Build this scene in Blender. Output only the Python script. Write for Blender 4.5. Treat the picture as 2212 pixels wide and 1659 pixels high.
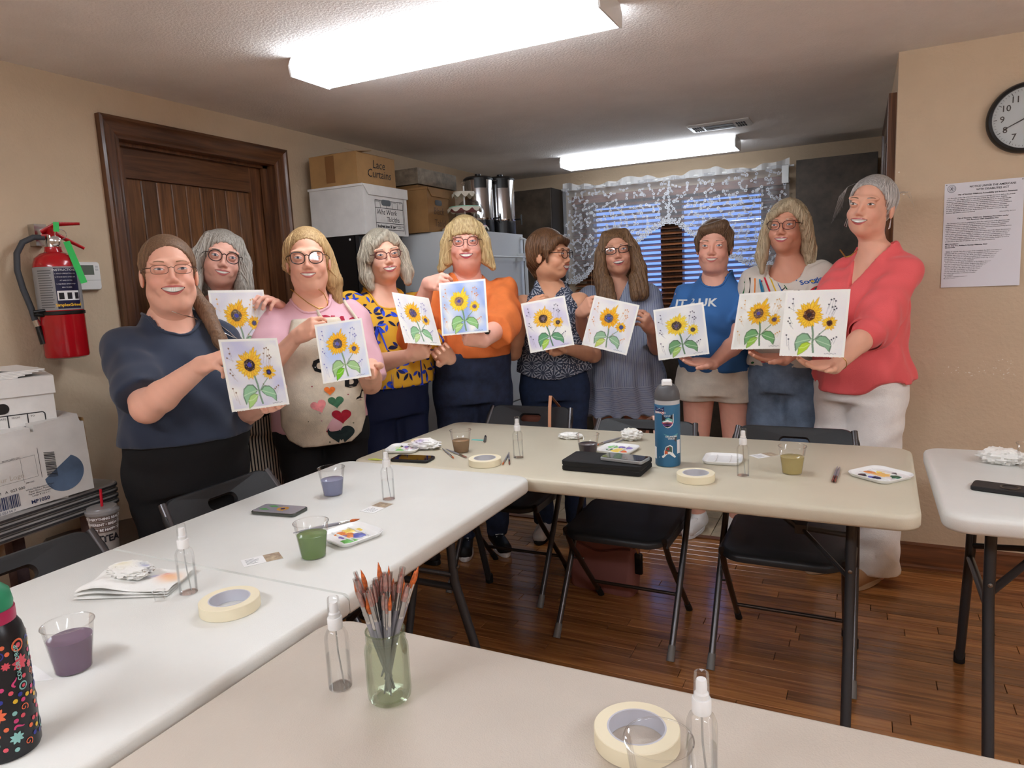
import bpy, bmesh, math, random
import numpy as np
from mathutils import Vector, Matrix
from mathutils.bvhtree import BVHTree

random.seed(7); np.random.seed(7)
for o in list(bpy.data.objects): bpy.data.objects.remove(o, do_unlink=True)
SC = bpy.context.scene
COL = SC.collection
PI = math.pi

# ---------------------------------------------------------------- camera
PW, PH, FPX = 2212, 1659, 1512.94
YAW, PITCH, ROLL, CAMH = 0.4627, -0.1442, -0.0475, 1.3686
_f = np.array([-math.sin(YAW)*math.cos(PITCH), math.cos(YAW)*math.cos(PITCH), math.sin(PITCH)])
_r0 = np.array([math.cos(YAW), math.sin(YAW), 0.0]); _u0 = np.cross(_r0, _f)
_r = _r0*math.cos(ROLL)+_u0*math.sin(ROLL); _u = -_r0*math.sin(ROLL)+_u0*math.cos(ROLL)
CAMPOS = np.array([0, 0, CAMH])
cam = bpy.data.cameras.new('camera'); camo = bpy.data.objects.new('camera', cam); COL.objects.link(camo)
cam.sensor_fit = 'HORIZONTAL'; cam.sensor_width = 36.0; cam.lens = FPX/PW*36.0; cam.clip_start = 0.02
camo.matrix_world = Matrix(((_r[0], _u[0], -_f[0], 0), (_r[1], _u[1], -_f[1], 0), (_r[2], _u[2], -_f[2], CAMH), (0, 0, 0, 1)))
SC.camera = camo
def ray(px): return _f+_r*(px[0]-PW/2)/FPX-_u*(px[1]-PH/2)/FPX
def atd(px, t): return CAMPOS+ray(px)*t              # a photo pixel at a depth along the view axis
def atz(px, z): d = ray(px); return CAMPOS+d*((z-CAMH)/d[2])
def aty(px, y): d = ray(px); return CAMPOS+d*(y/d[1])
def atx(px, x): d = ray(px); return CAMPOS+d*(x/d[0])

# ---------------------------------------------------------------- world, exposure, light levels
SC.view_settings.view_transform = 'Standard'; SC.view_settings.look = 'None'
SC.view_settings.gamma = 1.0; SC.view_settings.use_curve_mapping = False
SC.view_settings.exposure = 0.25
TUBE_POWER = 14.0          # emission of the fluorescent lenses
W = bpy.data.worlds.new('dusk_sky'); SC.world = W; W.use_nodes = True
bg = W.node_tree.nodes['Background']; bg.inputs[0].default_value = (0.30, 0.48, 0.95, 1); bg.inputs[1].default_value = 1.3

# ---------------------------------------------------------------- helpers: colour, materials
def lin(c):
    c = np.asarray(c, float)/255.0
    return np.where(c <= 0.04045, c/12.92, ((c+0.055)/1.055)**2.4)
def L4(c): v = lin(c); return (float(v[0]), float(v[1]), float(v[2]), 1.0)
MATS = {}
def mat(name, rgb, rough=0.5, metal=0, var=0, vscale=6, vstretch=None, bump=0, bscale=120, bdet=3, spec=0.5, trans=0, ior=1.45,
        alpha=1.0, emit=0, coat=0, sheen=0, sss=0, rgb2=None):
    if name in MATS: return MATS[name]
    m = bpy.data.materials.new(name); m.use_nodes = True; MATS[name] = m
    nt = m.node_tree; b = nt.nodes['Principled BSDF']
    b.inputs['Base Color'].default_value = L4(rgb); b.inputs['Roughness'].default_value = rough
    b.inputs['Metallic'].default_value = metal; b.inputs['Specular IOR Level'].default_value = spec
    b.inputs['IOR'].default_value = ior; b.inputs['Transmission Weight'].default_value = trans
    b.inputs['Alpha'].default_value = alpha; b.inputs['Coat Weight'].default_value = coat
    b.inputs['Sheen Weight'].default_value = sheen
    if sss:
        b.inputs['Subsurface Weight'].default_value = sss; b.inputs['Subsurface Radius'].default_value = (0.012, 0.005, 0.003)
        b.inputs['Subsurface Scale'].default_value = 1.0
    if emit:
        b.inputs['Emission Color'].default_value = L4(rgb); b.inputs['Emission Strength'].default_value = emit
    if var or rgb2 is not None or bump:
        tc = nt.nodes.new('ShaderNodeTexCoord'); mp = nt.nodes.new('ShaderNodeMapping')
        nt.links.new(tc.outputs['Object'], mp.inputs[0])
        if vstretch: mp.inputs['Scale'].default_value = vstretch
    if var or rgb2 is not None:
        n = nt.nodes.new('ShaderNodeTexNoise'); n.inputs['Scale'].default_value = vscale; n.inputs['Detail'].default_value = 5
        n.inputs['Roughness'].default_value = 0.6
        nt.links.new(mp.outputs[0], n.inputs['Vector'])
        mx = nt.nodes.new('ShaderNodeMix'); mx.data_type = 'RGBA'
        a = np.asarray(rgb, float); c2 = np.asarray(rgb2, float) if rgb2 is not None else np.clip(a*(1+var), 0, 255)
        mx.inputs[6].default_value = L4(np.clip(a*(1-var), 0, 255)); mx.inputs[7].default_value = L4(c2)
        rp = nt.nodes.new('ShaderNodeMapRange'); rp.inputs[1].default_value = 0.3; rp.inputs[2].default_value = 0.7
        nt.links.new(n.outputs['Fac'], rp.inputs[0]); nt.links.new(rp.outputs[0], mx.inputs[0])
        nt.links.new(mx.outputs[2], b.inputs['Base Color'])
    if bump:
        n2 = nt.nodes.new('ShaderNodeTexNoise'); n2.inputs['Scale'].default_value = bscale; n2.inputs['Detail'].default_value = bdet
        nt.links.new(mp.outputs[0] if vstretch else tc.outputs['Object'], n2.inputs['Vector'])
        bp = nt.nodes.new('ShaderNodeBump'); bp.inputs['Strength'].default_value = bump; bp.inputs['Distance'].default_value = 0.004
        nt.links.new(n2.outputs['Fac'], bp.inputs['Height']); nt.links.new(bp.outputs[0], b.inputs['Normal'])
    return m
def glass_mat(name, rgb=(250, 252, 252), rough=0.02, trans_mix=0.8):
    """thin clear plastic or glass: part straight-through, part glossy"""
    if name in MATS: return MATS[name]
    m = bpy.data.materials.new(name); m.use_nodes = True; MATS[name] = m; nt = m.node_tree; nt.nodes.clear()
    out = nt.nodes.new('ShaderNodeOutputMaterial'); t = nt.nodes.new('ShaderNodeBsdfTransparent'); g = nt.nodes.new('ShaderNodeBsdfGlossy')
    t.inputs[0].default_value = L4(rgb); g.inputs['Roughness'].default_value = rough
    fr = nt.nodes.new('ShaderNodeFresnel'); fr.inputs[0].default_value = 1.28
    mr = nt.nodes.new('ShaderNodeMapRange'); mr.inputs[3].default_value = 1-trans_mix; mr.inputs[4].default_value = 0.45
    mx = nt.nodes.new('ShaderNodeMixShader')
    nt.links.new(fr.outputs[0], mr.inputs[0]); nt.links.new(mr.outputs[0], mx.inputs[0])
    nt.links.new(t.outputs[0], mx.inputs[1]); nt.links.new(g.outputs[0], mx.inputs[2]); nt.links.new(mx.outputs[0], out.inputs[0])
    return m
def mat_attr(name, rough=0.6, spec=0.4, bump=0, bscale=150, sss=0, sheen=0, coat=0):
    """colours printed or dyed on the surface, one per vertex"""
    if name in MATS: return MATS[name]
    m = mat(name, (200, 200, 200), rough=rough, spec=spec, bump=bump, bscale=bscale, sss=sss, sheen=sheen, coat=coat)
    a = m.node_tree.nodes.new('ShaderNodeVertexColor'); a.layer_name = 'Col'
    m.node_tree.links.new(a.outputs[0], m.node_tree.nodes['Principled BSDF'].inputs['Base Color'])
    return m
def wood_mat(name, c1, c2, axis='z', rough=0.35, scale=3.0, coat=0.0, ring=14):
    if name in MATS: return MATS[name]
    m = bpy.data.materials.new(name); m.use_nodes = True; MATS[name] = m; nt = m.node_tree; b = nt.nodes['Principled BSDF']
    tc = nt.nodes.new('ShaderNodeTexCoord'); mp = nt.nodes.new('ShaderNodeMapping')
    oi = nt.nodes.new('ShaderNodeObjectInfo'); ad = nt.nodes.new('ShaderNodeVectorMath'); ad.operation = 'ADD'
    sc = nt.nodes.new('ShaderNodeVectorMath'); sc.operation = 'SCALE'; sc.inputs[3].default_value = 9.0
    cb = nt.nodes.new('ShaderNodeCombineXYZ')
    for i in range(3): nt.links.new(oi.outputs['Random'], cb.inputs[i])
    nt.links.new(cb.outputs[0], sc.inputs[0]); nt.links.new(tc.outputs['Object'], ad.inputs[0]); nt.links.new(sc.outputs[0], ad.inputs[1])
    nt.links.new(ad.outputs[0], mp.inputs[0])
    s = [ring, ring, ring]; s['xyz'.index(axis)] = 0.9; mp.inputs['Scale'].default_value = s
    n = nt.nodes.new('ShaderNodeTexNoise'); n.inputs['Scale'].default_value = scale; n.inputs['Detail'].default_value = 6; n.inputs['Distortion'].default_value = 1.2
    nt.links.new(mp.outputs[0], n.inputs['Vector'])
    cr = nt.nodes.new('ShaderNodeValToRGB'); cr.color_ramp.elements[0].position = 0.3; cr.color_ramp.elements[1].position = 0.72
    cr.color_ramp.elements[0].color = L4(c1); cr.color_ramp.elements[1].color = L4(c2)
    nt.links.new(n.outputs['Fac'], cr.inputs[0])
    hs = nt.nodes.new('ShaderNodeHueSaturation'); mr = nt.nodes.new('ShaderNodeMapRange')
    mr.inputs[3].default_value = 0.72; mr.inputs[4].default_value = 1.25
    nt.links.new(oi.outputs['Random'], mr.inputs[0]); nt.links.new(mr.outputs[0], hs.inputs['Value']); nt.links.new(cr.outputs[0], hs.inputs['Color'])
    nt.links.new(hs.outputs[0], b.inputs['Base Color']); b.inputs['Roughness'].default_value = rough; b.inputs['Coat Weight'].default_value = coat
    b.inputs['Coat Roughness'].default_value = 0.15
    bp = nt.nodes.new('ShaderNodeBump'); bp.inputs['Strength'].default_value = 0.12; bp.inputs['Distance'].default_value = 0.002
    nt.links.new(n.outputs['Fac'], bp.inputs['Height']); nt.links.new(bp.outputs[0], b.inputs['Normal'])
    return m

# ---------------------------------------------------------------- helpers: objects and meshes
def tag(o, label=None, cat=None, group=None, kind=None):
    if label: o['label'] = label
    if cat: o['category'] = cat
    if group: o['group'] = group
    if kind: o['kind'] = kind
    return o
def setparent(o, p):
    o.parent = p
    return o
def empty(name, loc=(0, 0, 0), rz=0.0, label=None, cat=None, group=None):
    o = bpy.data.objects.new(name, None); COL.objects.link(o); o.empty_display_size = 0.05
    o.location = loc; o.rotation_euler = (0, 0, rz)
    return tag(o, label, cat, group)
def meshobj(name, me, m=None, parent=None, loc=None, rz=None):
    o = bpy.data.objects.new(name, me); COL.objects.link(o)
    if m is not None: me.materials.append(m)
    if parent is not None: o.parent = parent
    if loc is not None: o.location = loc
    if rz is not None: o.rotation_euler = (0, 0, rz)
    return o
def link(name, me, parent=None, loc=None, rot=None):      # another object on the same mesh
    o = bpy.data.objects.new(name, me); COL.objects.link(o)
    if parent is not None: o.parent = parent
    if loc is not None: o.location = loc
    if rot is not None: o.rotation_euler = rot
    return o
def copy_tree(o, parent=None):
    c = o.copy(); COL.objects.link(c)
    if parent is not None: c.parent = parent
    for ch in list(o.children): copy_tree(ch, c)
    return c
def npmesh(name, V, F, cols=None, smooth=True, angle=None):
    me = bpy.data.meshes.new(name)
    V = np.asarray(V, np.float32)
    if isinstance(F, np.ndarray):
        n, k = F.shape
        me.vertices.add(len(V)); me.vertices.foreach_set('co', V.ravel())
        me.loops.add(n*k); me.loops.foreach_set('vertex_index', F.astype(np.int32).ravel())
        me.polygons.add(n); me.polygons.foreach_set('loop_start', np.arange(0, n*k, k, dtype=np.int32))
        me.update(calc_edges=True); me.validate()
    else:
        me.from_pydata(V.tolist(), [], F); me.update()
    if cols is not None:
        ca = me.color_attributes.new('Col', 'FLOAT_COLOR', 'POINT')
        c = np.ones((len(V), 4), np.float32); c[:, :3] = cols; ca.data.foreach_set('color', c.ravel())
    me.polygons.foreach_set('use_smooth', np.full(len(me.polygons), bool(smooth)))
    if angle is not None and smooth: me.set_sharp_from_angle(angle=math.radians(angle))
    return me
class MB:
    """collects shapes for one mesh"""
    def __init__(s): s.v = []; s.f = []; s.c = []
    def add(s, v, f, col=None):
        k = len(s.v); s.v += [tuple(map(float, p)) for p in v]; s.f += [tuple(i+k for i in q) for q in f]
        s.c += [tuple(col) if col is not None else (0.8, 0.8, 0.8)]*len(v); return s
    def box(s, x0, x1, y0, y1, z0, z1, col=None):
        v = [(x, y, z) for z in (z0, z1) for y in (y0, y1) for x in (x0, x1)]
        return s.add(v, [(0, 2, 3, 1), (4, 5, 7, 6), (0, 1, 5, 4), (2, 6, 7, 3), (0, 4, 6, 2), (1, 3, 7, 5)], col)
    def rings(s, rings, cap=True, closed=True, col=None):
        n = len(rings[0]); v = [p for r in rings for p in r]; f = []
        for i in range(len(rings)-1):
            for j in range(n if closed else n-1):
                a = i*n+j; b = i*n+(j+1) % n; f.append((a, b, b+n, a+n))
        if cap:
            f.append(tuple(reversed(range(n)))); f.append(tuple(range((len(rings)-1)*n, len(rings)*n)))
        return s.add(v, f, col)
    def lathe(s, prof, n=32, cx=0, cy=0, cap=True, col=None, z0=0, sx=1, sy=1):
        rs = [[(cx+r*sx*math.cos(2*PI*j/n), cy+r*sy*math.sin(2*PI*j/n), z+z0) for j in range(n)] for r, z in prof]
        return s.rings(rs, cap, True, col)
    def tube(s, pts, r, n=10, cap=True, col=None, flat=1.0):
        pts = [Vector(p) for p in pts]; R = r if hasattr(r, '__len__') else [r]*len(pts)
        rs = []; t0 = (pts[1]-pts[0]).normalized(); a = t0.orthogonal().normalized()
        for i, p in enumerate(pts):
            t = (pts[min(i+1, len(pts)-1)]-pts[max(i-1, 0)]).normalized()
            a = (a-t*a.dot(t)).normalized(); b = t.cross(a)
            rs.append([tuple(p+(a*math.cos(2*PI*j/n)*R[i]+b*math.sin(2*PI*j/n)*R[i]*flat)) for j in range(n)])
        return s.rings(rs, cap, True, col)
    def poly(s, pts, col=None): return s.add(pts, [tuple(range(len(pts)))], col)
    def slab(s, w, l, r, prof, n=6, cx=0, cy=0, col=None, cap=True):
        """rounded rectangle w x l; prof = [(inset, z)...]"""
        rs = []
        for ins, z in prof:
            rs.append([(cx+x, cy+y, z) for x, y in rrect(w-2*ins, l-2*ins, max(r-ins, 0.0008), n)])
        return s.rings(rs, cap, True, col)
    def build(s, name, m=None, parent=None, smooth=True, angle=40, loc=None, rz=None, cols=False):
        me = npmesh(name, s.v, s.f, np.array(s.c) if cols else None, smooth, angle)
        return meshobj(name, me, m, parent, loc, rz)
    def mesh(s, name, m=None, smooth=True, angle=40, cols=False):
        me = npmesh(name, s.v, s.f, np.array(s.c) if cols else None, smooth, angle)
        if m is not None: me.materials.append(m)
        return me
def rrect(w, l, r, n=6):
    out = []
    for cx, cy, a0 in ((w/2-r, l/2-r, 0), (-w/2+r, l/2-r, PI/2), (-w/2+r, -l/2+r, PI), (w/2-r, -l/2+r, 1.5*PI)):
        for k in range(n+1):
            a = a0+PI/2*k/n; out.append((cx+r*math.cos(a), cy+r*math.sin(a)))
    return out
def arc(c, r, a0, a1, n): return [(c[0]+r*math.cos(a0+(a1-a0)*k/n), c[1]+r*math.sin(a0+(a1-a0)*k/n)) for k in range(n+1)]
def text_mesh(name, s, size, m, align='CENTER', bold=0.0, res=2, extrude=0.0, spacing=1.0, shear=0.0, lsp=1.0):
    cu = bpy.data.curves.new(name, 'FONT'); cu.body = s; cu.size = size; cu.align_x = align; cu.align_y = 'CENTER'
    cu.resolution_u = res; cu.offset = bold; cu.extrude = extrude; cu.space_character = spacing; cu.shear = shear; cu.space_line = lsp
    o = bpy.data.objects.new(name, cu); COL.objects.link(o)
    me = bpy.data.meshes.new_from_object(o)
    bpy.data.objects.remove(o); bpy.data.curves.remove(cu)
    me.materials.clear(); me.materials.append(m); me.name = name
    return me
def place(o, origin, xdir, ydir):
    """lay a flat (xy) object so that its x runs along xdir and its y along ydir (world), normal = x cross y"""
    x = Vector(xdir).normalized(); y = Vector(ydir); y = (y-x*y.dot(x)).normalized(); z = x.cross(y)
    o.matrix_world = Matrix(((x[0], y[0], z[0], origin[0]), (x[1], y[1], z[1], origin[1]), (x[2], y[2], z[2], origin[2]), (0, 0, 0, 1)))
    return o
def write(s, size, m, origin, xdir, ydir, parent=None, name='lettering', **kw):
    o = meshobj(name, text_mesh(name, s, size, m, **kw)); M = place(o, origin, xdir, ydir).matrix_world.copy()
    if parent is not None:
        o.parent = parent; bpy.context.view_layer.update(); o.matrix_parent_inverse = parent.matrix_world.inverted(); o.matrix_world = M
    return o
# ---------------------------------------------------------------- the room
XL, XR, YR, YB, HC = -2.782, 0.128, 3.507, 5.635, 2.242
XFAR, YFAR = 3.2, -3.0
M_wall = mat('tan_wall_paint', (204, 182, 154), rough=0.75, var=0.04, vscale=1.5, bump=0.55, bscale=70, bdet=4)
M_ceil = mat('textured_ceiling_paint', (240, 235, 231), rough=0.9, var=0.03, vscale=2, bump=0.9, bscale=110, bdet=4)
M_white = mat('white_enamel', (236, 236, 234), rough=0.35)
M_trim = wood_mat('stained_trim', (72, 42, 24), (126, 82, 50), axis='z', rough=0.38, coat=0.2)
M_trimx = wood_mat('stained_trim_x', (70, 38, 20), (125, 74, 40), axis='x', rough=0.38, coat=0.2)
M_trimy = wood_mat('stained_trim_y', (72, 42, 24), (126, 82, 50), axis='y', rough=0.38, coat=0.2)
def struct(name, mb, m, parent=None, angle=40, label=None):
    o = mb.build(name, m, parent, angle=angle)
    if parent is None: o['kind'] = 'structure'
    if label: o['label'] = label
    return o
struct('ceiling', MB().box(XL-.1, XFAR+.1, YFAR-.1, YB+.1, HC, HC+.1), M_ceil)
# floor: base + strip planks
WOODY = 3.555
fl = MB(); fl.box(XL-.1, XFAR+.1, YFAR-.1, YB+.1, -0.12, -0.012)
floor = struct('floor', fl, mat('subfloor', (40, 24, 14), rough=0.8))
M_plank = wood_mat('oak_plank', (126, 76, 36), (188, 128, 72), axis='x', rough=0.22, coat=0.45, ring=16)
planks = []
rng = random.Random(3); PWD = 0.0575
ny = int((WOODY-(-3.0))/PWD)
for j in range(ny):
    y1 = WOODY-j*PWD; y0 = y1-PWD
    x = XL-rng.uniform(0, .8)
    while x < XFAR:
        ln = rng.choice([.35, .5, .62, .75, .9, 1.1]); x1 = x+ln
        planks.append((max(x, XL), min(x1, XFAR), y0, y1)); x = x1
def plank_vis(p):          # how large a plank shows between the tables
    cx = (p[0]+p[1])/2; cy = (p[2]+p[3])/2
    if cx < -1.75 or cx > 1.5 or cy < 1.2: return 99+abs(cy-2.6)+abs(cx)
    return math.hypot(cx+0.2, (cy-2.2)*1.4)
planks.sort(key=plank_vis)
pm = {}
for i, (x0, x1, y0, y1) in enumerate(planks[:300]):
    k = round(x1-x0, 3)
    if k not in pm:
        h = (x1-x0)/2; b = MB(); g = 0.0009
        b.rings([[(-h+g, -PWD/2+g, -.012), (h-g, -PWD/2+g, -.012), (h-g, PWD/2-g, -.012), (-h+g, PWD/2-g, -.012)],
                 [(-h+g, -PWD/2+g, -.0012), (h-g, -PWD/2+g, -.0012), (h-g, PWD/2-g, -.0012), (-h+g, PWD/2-g, -.0012)],
                 [(-h+.002, -PWD/2+.002, 0), (h-.002, -PWD/2+.002, 0), (h-.002, PWD/2-.002, 0), (-h+.002, PWD/2-.002, 0)]])
        pm[k] = b.mesh('plank', M_plank, smooth=False)
    link('plank', pm[k], floor, ((x0+x1)/2, (y0+y1)/2, 0))
b = MB()
for (x0, x1, y0, y1) in planks[300:]: b.box(x0+.001, x1-.001, y0+.001, y1-.001, -.012, 0)
tag(b.build('planks', M_plank, floor, smooth=False), kind='stuff')
# kitchen floor tiles
M_tile = mat('stone_tile', (176, 158, 130), rough=0.35, var=0.16, vscale=9, bump=0.1, bscale=60)
tm = MB().rings([[(-.149, -.149, -.012), (.149, -.149, -.012), (.149, .149, -.012), (-.149, .149, -.012)],
                 [(-.149, -.149, -.002), (.149, -.149, -.002), (.149, .149, -.002), (-.149, .149, -.002)],
                 [(-.147, -.147, 0), (.147, -.147, 0), (.147, .147, 0), (-.147, .147, 0)]]).mesh('tile', M_tile, smooth=False)
for i in range(10):
    for j in range(7):
        x = XL+.15+i*.301; y = WOODY+.035+.15+j*.301
        link('tile', tm, floor, (x, y, 0))
MB().box(XL, XR, WOODY-.005, WOODY+.035, -.01, .006).build('threshold', M_trimx, floor)
# walls
struct('wall_left', MB().box(XL-.1, XL, YFAR, 1.99, 0, HC).box(XL-.1, XL, 2.90, YB, 0, HC).box(XL-.1, XL, 1.99, 2.90, 2.045, HC), M_wall)
struct('wall_right', MB().box(XR, XFAR, YR, YR+.1, 0, HC), M_wall)
struct('wall_kitchen', MB().box(XR, XR+.1, YR+.1, 3.66, 0, HC).box(XR, XR+.1, 4.56, YB, 0, HC).box(XR, XR+.1, 3.66, 4.56, 2.05, HC), M_wall)
WX0, WX1, WZ0, WZ1 = -2.06, -.60, 1.02, 1.99
struct('wall_back', MB().box(XL, WX0, YB, YB+.12, 0, HC).box(WX1, XR+.1, YB, YB+.12, 0, HC).box(WX0, WX1, YB, YB+.12, 0, WZ0).box(WX0, WX1, YB, YB+.12, WZ1, HC), M_wall)
struct('wall_front', MB().box(XL, XFAR, YFAR-.1, YFAR, 0, HC), M_wall)
struct('wall_side', MB().box(XFAR, XFAR+.1, YFAR, YR+.1, 0, HC), M_wall)
# paint chips on the right wall
b = MB(); r2 = random.Random(5)
for k in range(46):
    x = r2.choice([r2.uniform(.33, .62), r2.gauss(.44, .06), r2.gauss(.55, .02)]); z = .90+r2.gauss(0, .012)+(.05 if r2.random() < .15 else 0); s = r2.uniform(.001, .0035)
    b.poly([(x+s*math.cos(a)*r2.uniform(.6, 1.4), YR-.0006, z+s*math.sin(a)*r2.uniform(.5, 1)) for a in [2*PI*i/6 for i in range(6)]])
for px in ((1942, 372), (1952, 420)):
    p = aty(px, YR-.0006); b.poly([(p[0]+.004*math.cos(a), YR-.0006, p[2]+.003*math.sin(a)) for a in [2*PI*i/7 for i in range(7)]])
o = b.build('paint_chips', mat('bare_plaster', (226, 220, 208), rough=.8), bpy.data.objects['wall_right'], smooth=False); o['kind'] = 'stuff'
# baseboards
def baseboard(name, x0, x1, y, m):
    prof = [(0, 0), (-.028, 0), (-.028, .012), (-.018, .02), (-.016, .085), (-.011, .10), (-.012, .108), (0, .118)]
    b = MB(); b.rings([[(x0, y+p, z) for p, z in prof], [(x1, y+p, z) for p, z in prof]]); return struct(name, b, m)
baseboard('baseboard_right', XR, XFAR, YR, M_trimx)
def baseboard_y(name, y0, y1, x):
    prof = [(0, 0), (.02, 0), (.018, .085), (.011, .10), (0, .115)]
    b = MB(); b.rings([[(x+p, y0, z) for p, z in prof], [(x+p, y1, z) for p, z in prof]]); return struct(name, b, M_trimy)
baseboard_y('baseboard_left', YFAR, 1.92, XL)
# left door: casing, jamb, planked leaf
def casing(name, pts, m):
    """moulded casing board: profile along a wall-side edge"""
    return pts
door = empty('door_1', (XL, 2.446, 0)); door['kind'] = 'structure'; door['label'] = 'brown planked wooden door in a wide stained casing'
def dpart(name, mb, m, parent=door): 
    o = mb.build(name, m, parent); o.location = (-XL, -2.446, 0); return o
D0, D1, ZD = 1.9232, 2.968, 2.1213; DI0, DI1, ZI = 2.008, 2.884, 2.036
cp = [(0, 0), (0, .028), (.012, .030), (.02, .022), (.034, .019), (.06, .019), (.068, .013), (.085, .012), (.085, 0)]   # (inward, out from wall)
b = MB(); b.rings([[(XL+o2, D0+i, 0) for i, o2 in cp], [(XL+o2, D0+i, ZD-i) for i, o2 in cp]]); dpart('side_casing', b, M_trim)
b = MB(); b.rings([[(XL+o2, D1-i, 0) for i, o2 in cp], [(XL+o2, D1-i, ZD-i) for i, o2 in cp]]); dpart('side_casing', b, M_trim)
b = MB(); b.rings([[(XL+o2, D0+i, ZD-i) for i, o2 in cp], [(XL+o2, D1-i, ZD-i) for i, o2 in cp]]); dpart('head_casing', b, M_trimy)
b = MB(); b.box(XL-.11, XL+.004, DI0-.02, DI0, 0, ZI).box(XL-.11, XL+.004, DI1, DI1+.02, 0, ZI).box(XL-.11, XL+.004, DI0-.02, DI1+.02, ZI, ZI+.02)
b.box(XL-.065, XL-.045, DI1-.03, DI1, 0, ZI).box(XL-.065, XL-.045, DI0, DI0+.012, 0, ZI).box(XL-.065, XL-.045, DI0, DI1, ZI-.014, ZI); dpart('jamb', b, M_trim)
LX = XL-.075
b = MB(); b.box(LX-.04, LX, DI0, DI0+.075, 0, ZI-.01); dpart('stile', b, M_trim)
b = MB(); b.box(LX-.04, LX, DI1-.10, DI1-.01, 0, ZI-.01); dpart('stile', b, M_trim)
b = MB(); b.box(LX-.04, LX, DI0+.075, DI1-.10, 1.895, ZI-.01); dpart('rail', b, M_trimy)
b = MB(); b.box(LX-.04, LX, DI0+.075, DI1-.10, 0, .22); dpart('rail', b, M_trimy)
np_ = 9; w_ = (DI1-.10-DI0-.075)/np_; M_dplank = wood_mat('stained_door_plank', (78, 47, 27), (140, 94, 56), axis='z', rough=.36, coat=.2)
pmz = MB().rings([[(-.004, -w_/2+.001, .0), (-.004, w_/2-.001, 0), (-.0, w_/2-.005, 0), (0, -w_/2+.005, 0)], [(-.004, -w_/2+.001, 1.67), (-.004, w_/2-.001, 1.67), (0, w_/2-.005, 1.67), (0, -w_/2+.005, 1.67)]]).mesh('plank', M_dplank, smooth=False)
for k in range(np_): link('plank', pmz, door, (LX-.012-XL, DI0+.075+w_*(k+.5)-2.446, .22))
b = MB(); b.box(LX-.035, LX-.018, DI0+.07, DI1-.095, .2, 1.91); dpart('panel_backing', b, M_trim)
kb = MB(); kb.lathe([(.0, 0), (.026, .0), (.026, .006), (.01, .008), (.01, .03), (.024, .04), (.028, .052), (.02, .064), (0, .066)], 20)
ko = kb.build('door_knob', mat('brass', (170, 130, 70), rough=.3, metal=1), door); ko.rotation_euler = (0, PI/2, 0); ko.location = (LX-XL, DI1-.055-2.446, .95)
# kitchen side door
d2 = empty('door_2', (XR, 4.11, 0)); d2['kind'] = 'structure'; d2['label'] = 'brown wooden door and casing past the end of the notice wall'
def d2part(name, mb, m): o = mb.build(name, m, d2); o.location = (-XR, -4.11, 0); return o
b = MB(); b.rings([[(XR-o2*1.1, 3.59+i, 0) for i, o2 in cp], [(XR-o2*1.1, 3.59+i, 2.10-i) for i, o2 in cp]]); d2part('side_casing', b, M_trim)
b = MB(); b.rings([[(XR-o2*1.1, 4.63-i, 0) for i, o2 in cp], [(XR-o2*1.1, 4.63-i, 2.10-i) for i, o2 in cp]]); d2part('side_casing', b, M_trim)
b = MB(); b.rings([[(XR-o2*1.1, 3.59+i, 2.10-i) for i, o2 in cp], [(XR-o2*1.1, 4.63-i, 2.10-i) for i, o2 in cp]]); d2part('head_casing', b, M_trimy)
b = MB(); b.box(XR+.03, XR+.07, 3.68, 4.54, 0, 2.02); d2part('leaf', b, M_dplank)
b = MB(); b.box(XR+.022, XR+.03, 3.80, 4.42, 1.15, 1.88).box(XR+.022, XR+.03, 3.80, 4.42, .25, 1.0); d2part('panel', b, M_trim)

# ---------------------------------------------------------------- fluorescent lights
M_lens = mat('lit_lens', (238, 246, 255), rough=.4, emit=TUBE_POWER)
def fixture(name, x0, x1, y0, y1, label, lens_z=.070, M_lens=M_lens):
    c = empty(name, ((x0+x1)/2, (y0+y1)/2, HC), label=label, cat='ceiling light', group='fluorescent ceiling lights')
    w = x1-x0; d = y1-y0; k = lens_z
    MB().box(-w/2+.012, w/2-.012, -d/2+.03, d/2-.03, -.03, -.0005).build('housing', M_white, c)
    b = MB(); pr = [(-d/2+.022, -.014), (-d/2+.004, -.035), (-d/2+.012, -k), (d/2-.012, -k), (d/2-.004, -.035), (d/2-.022, -.014)]
    b.rings([[(-w/2+.008, y, z) for y, z in pr], [(w/2-.008, y, z) for y, z in pr]]); b.build('lens', M_lens, c, angle=30)
    for sx in (-1, 1):
        b = MB(); pe = [(-d/2+.018, -.0005), (-d/2, -.034), (-d/2+.008, -k-.003), (d/2-.008, -k-.003), (d/2, -.034), (d/2-.018, -.0005)]
        xa, xb = (sx*w/2, sx*(w/2-.007)); xa, xb = min(xa, xb), max(xa, xb)
        b.rings([[(xa, y, z) for y, z in pe], [(xb, y, z) for y, z in pe]]); b.build('end_cap', M_white, c)
    return c
fixture('ceiling_light', -1.935, -.712, 2.13, 2.36, 'large lit fluorescent fixture on the ceiling nearest the camera')
fixture('ceiling_light', -1.96, -.735, 4.86, 5.10, 'smaller looking lit fluorescent fixture in front of the lace curtain', M_lens=mat('lit_lens_far', (238, 246, 255), rough=.4, emit=TUBE_POWER*.55))
M_lensb = mat('lit_lens_back', (240, 246, 255), rough=.4, emit=TUBE_POWER*2.1)
fixture('ceiling_light', -1.9, -.68, -.75, -.52, 'lit fluorescent fixture on the ceiling behind the camera', M_lens=M_lensb)
fixture('ceiling_light', .75, 1.97, -.75, -.52, 'added fluorescent fill fixture on the ceiling behind the camera to the right', M_lens=M_lensb)  # unseen fixture added as front fill for the faces
fixture('ceiling_light', 1.35, 2.57, 1.35, 1.58, 'lit fluorescent fixture on the ceiling past the right edge of the view', M_lens=M_lensb)
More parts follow.
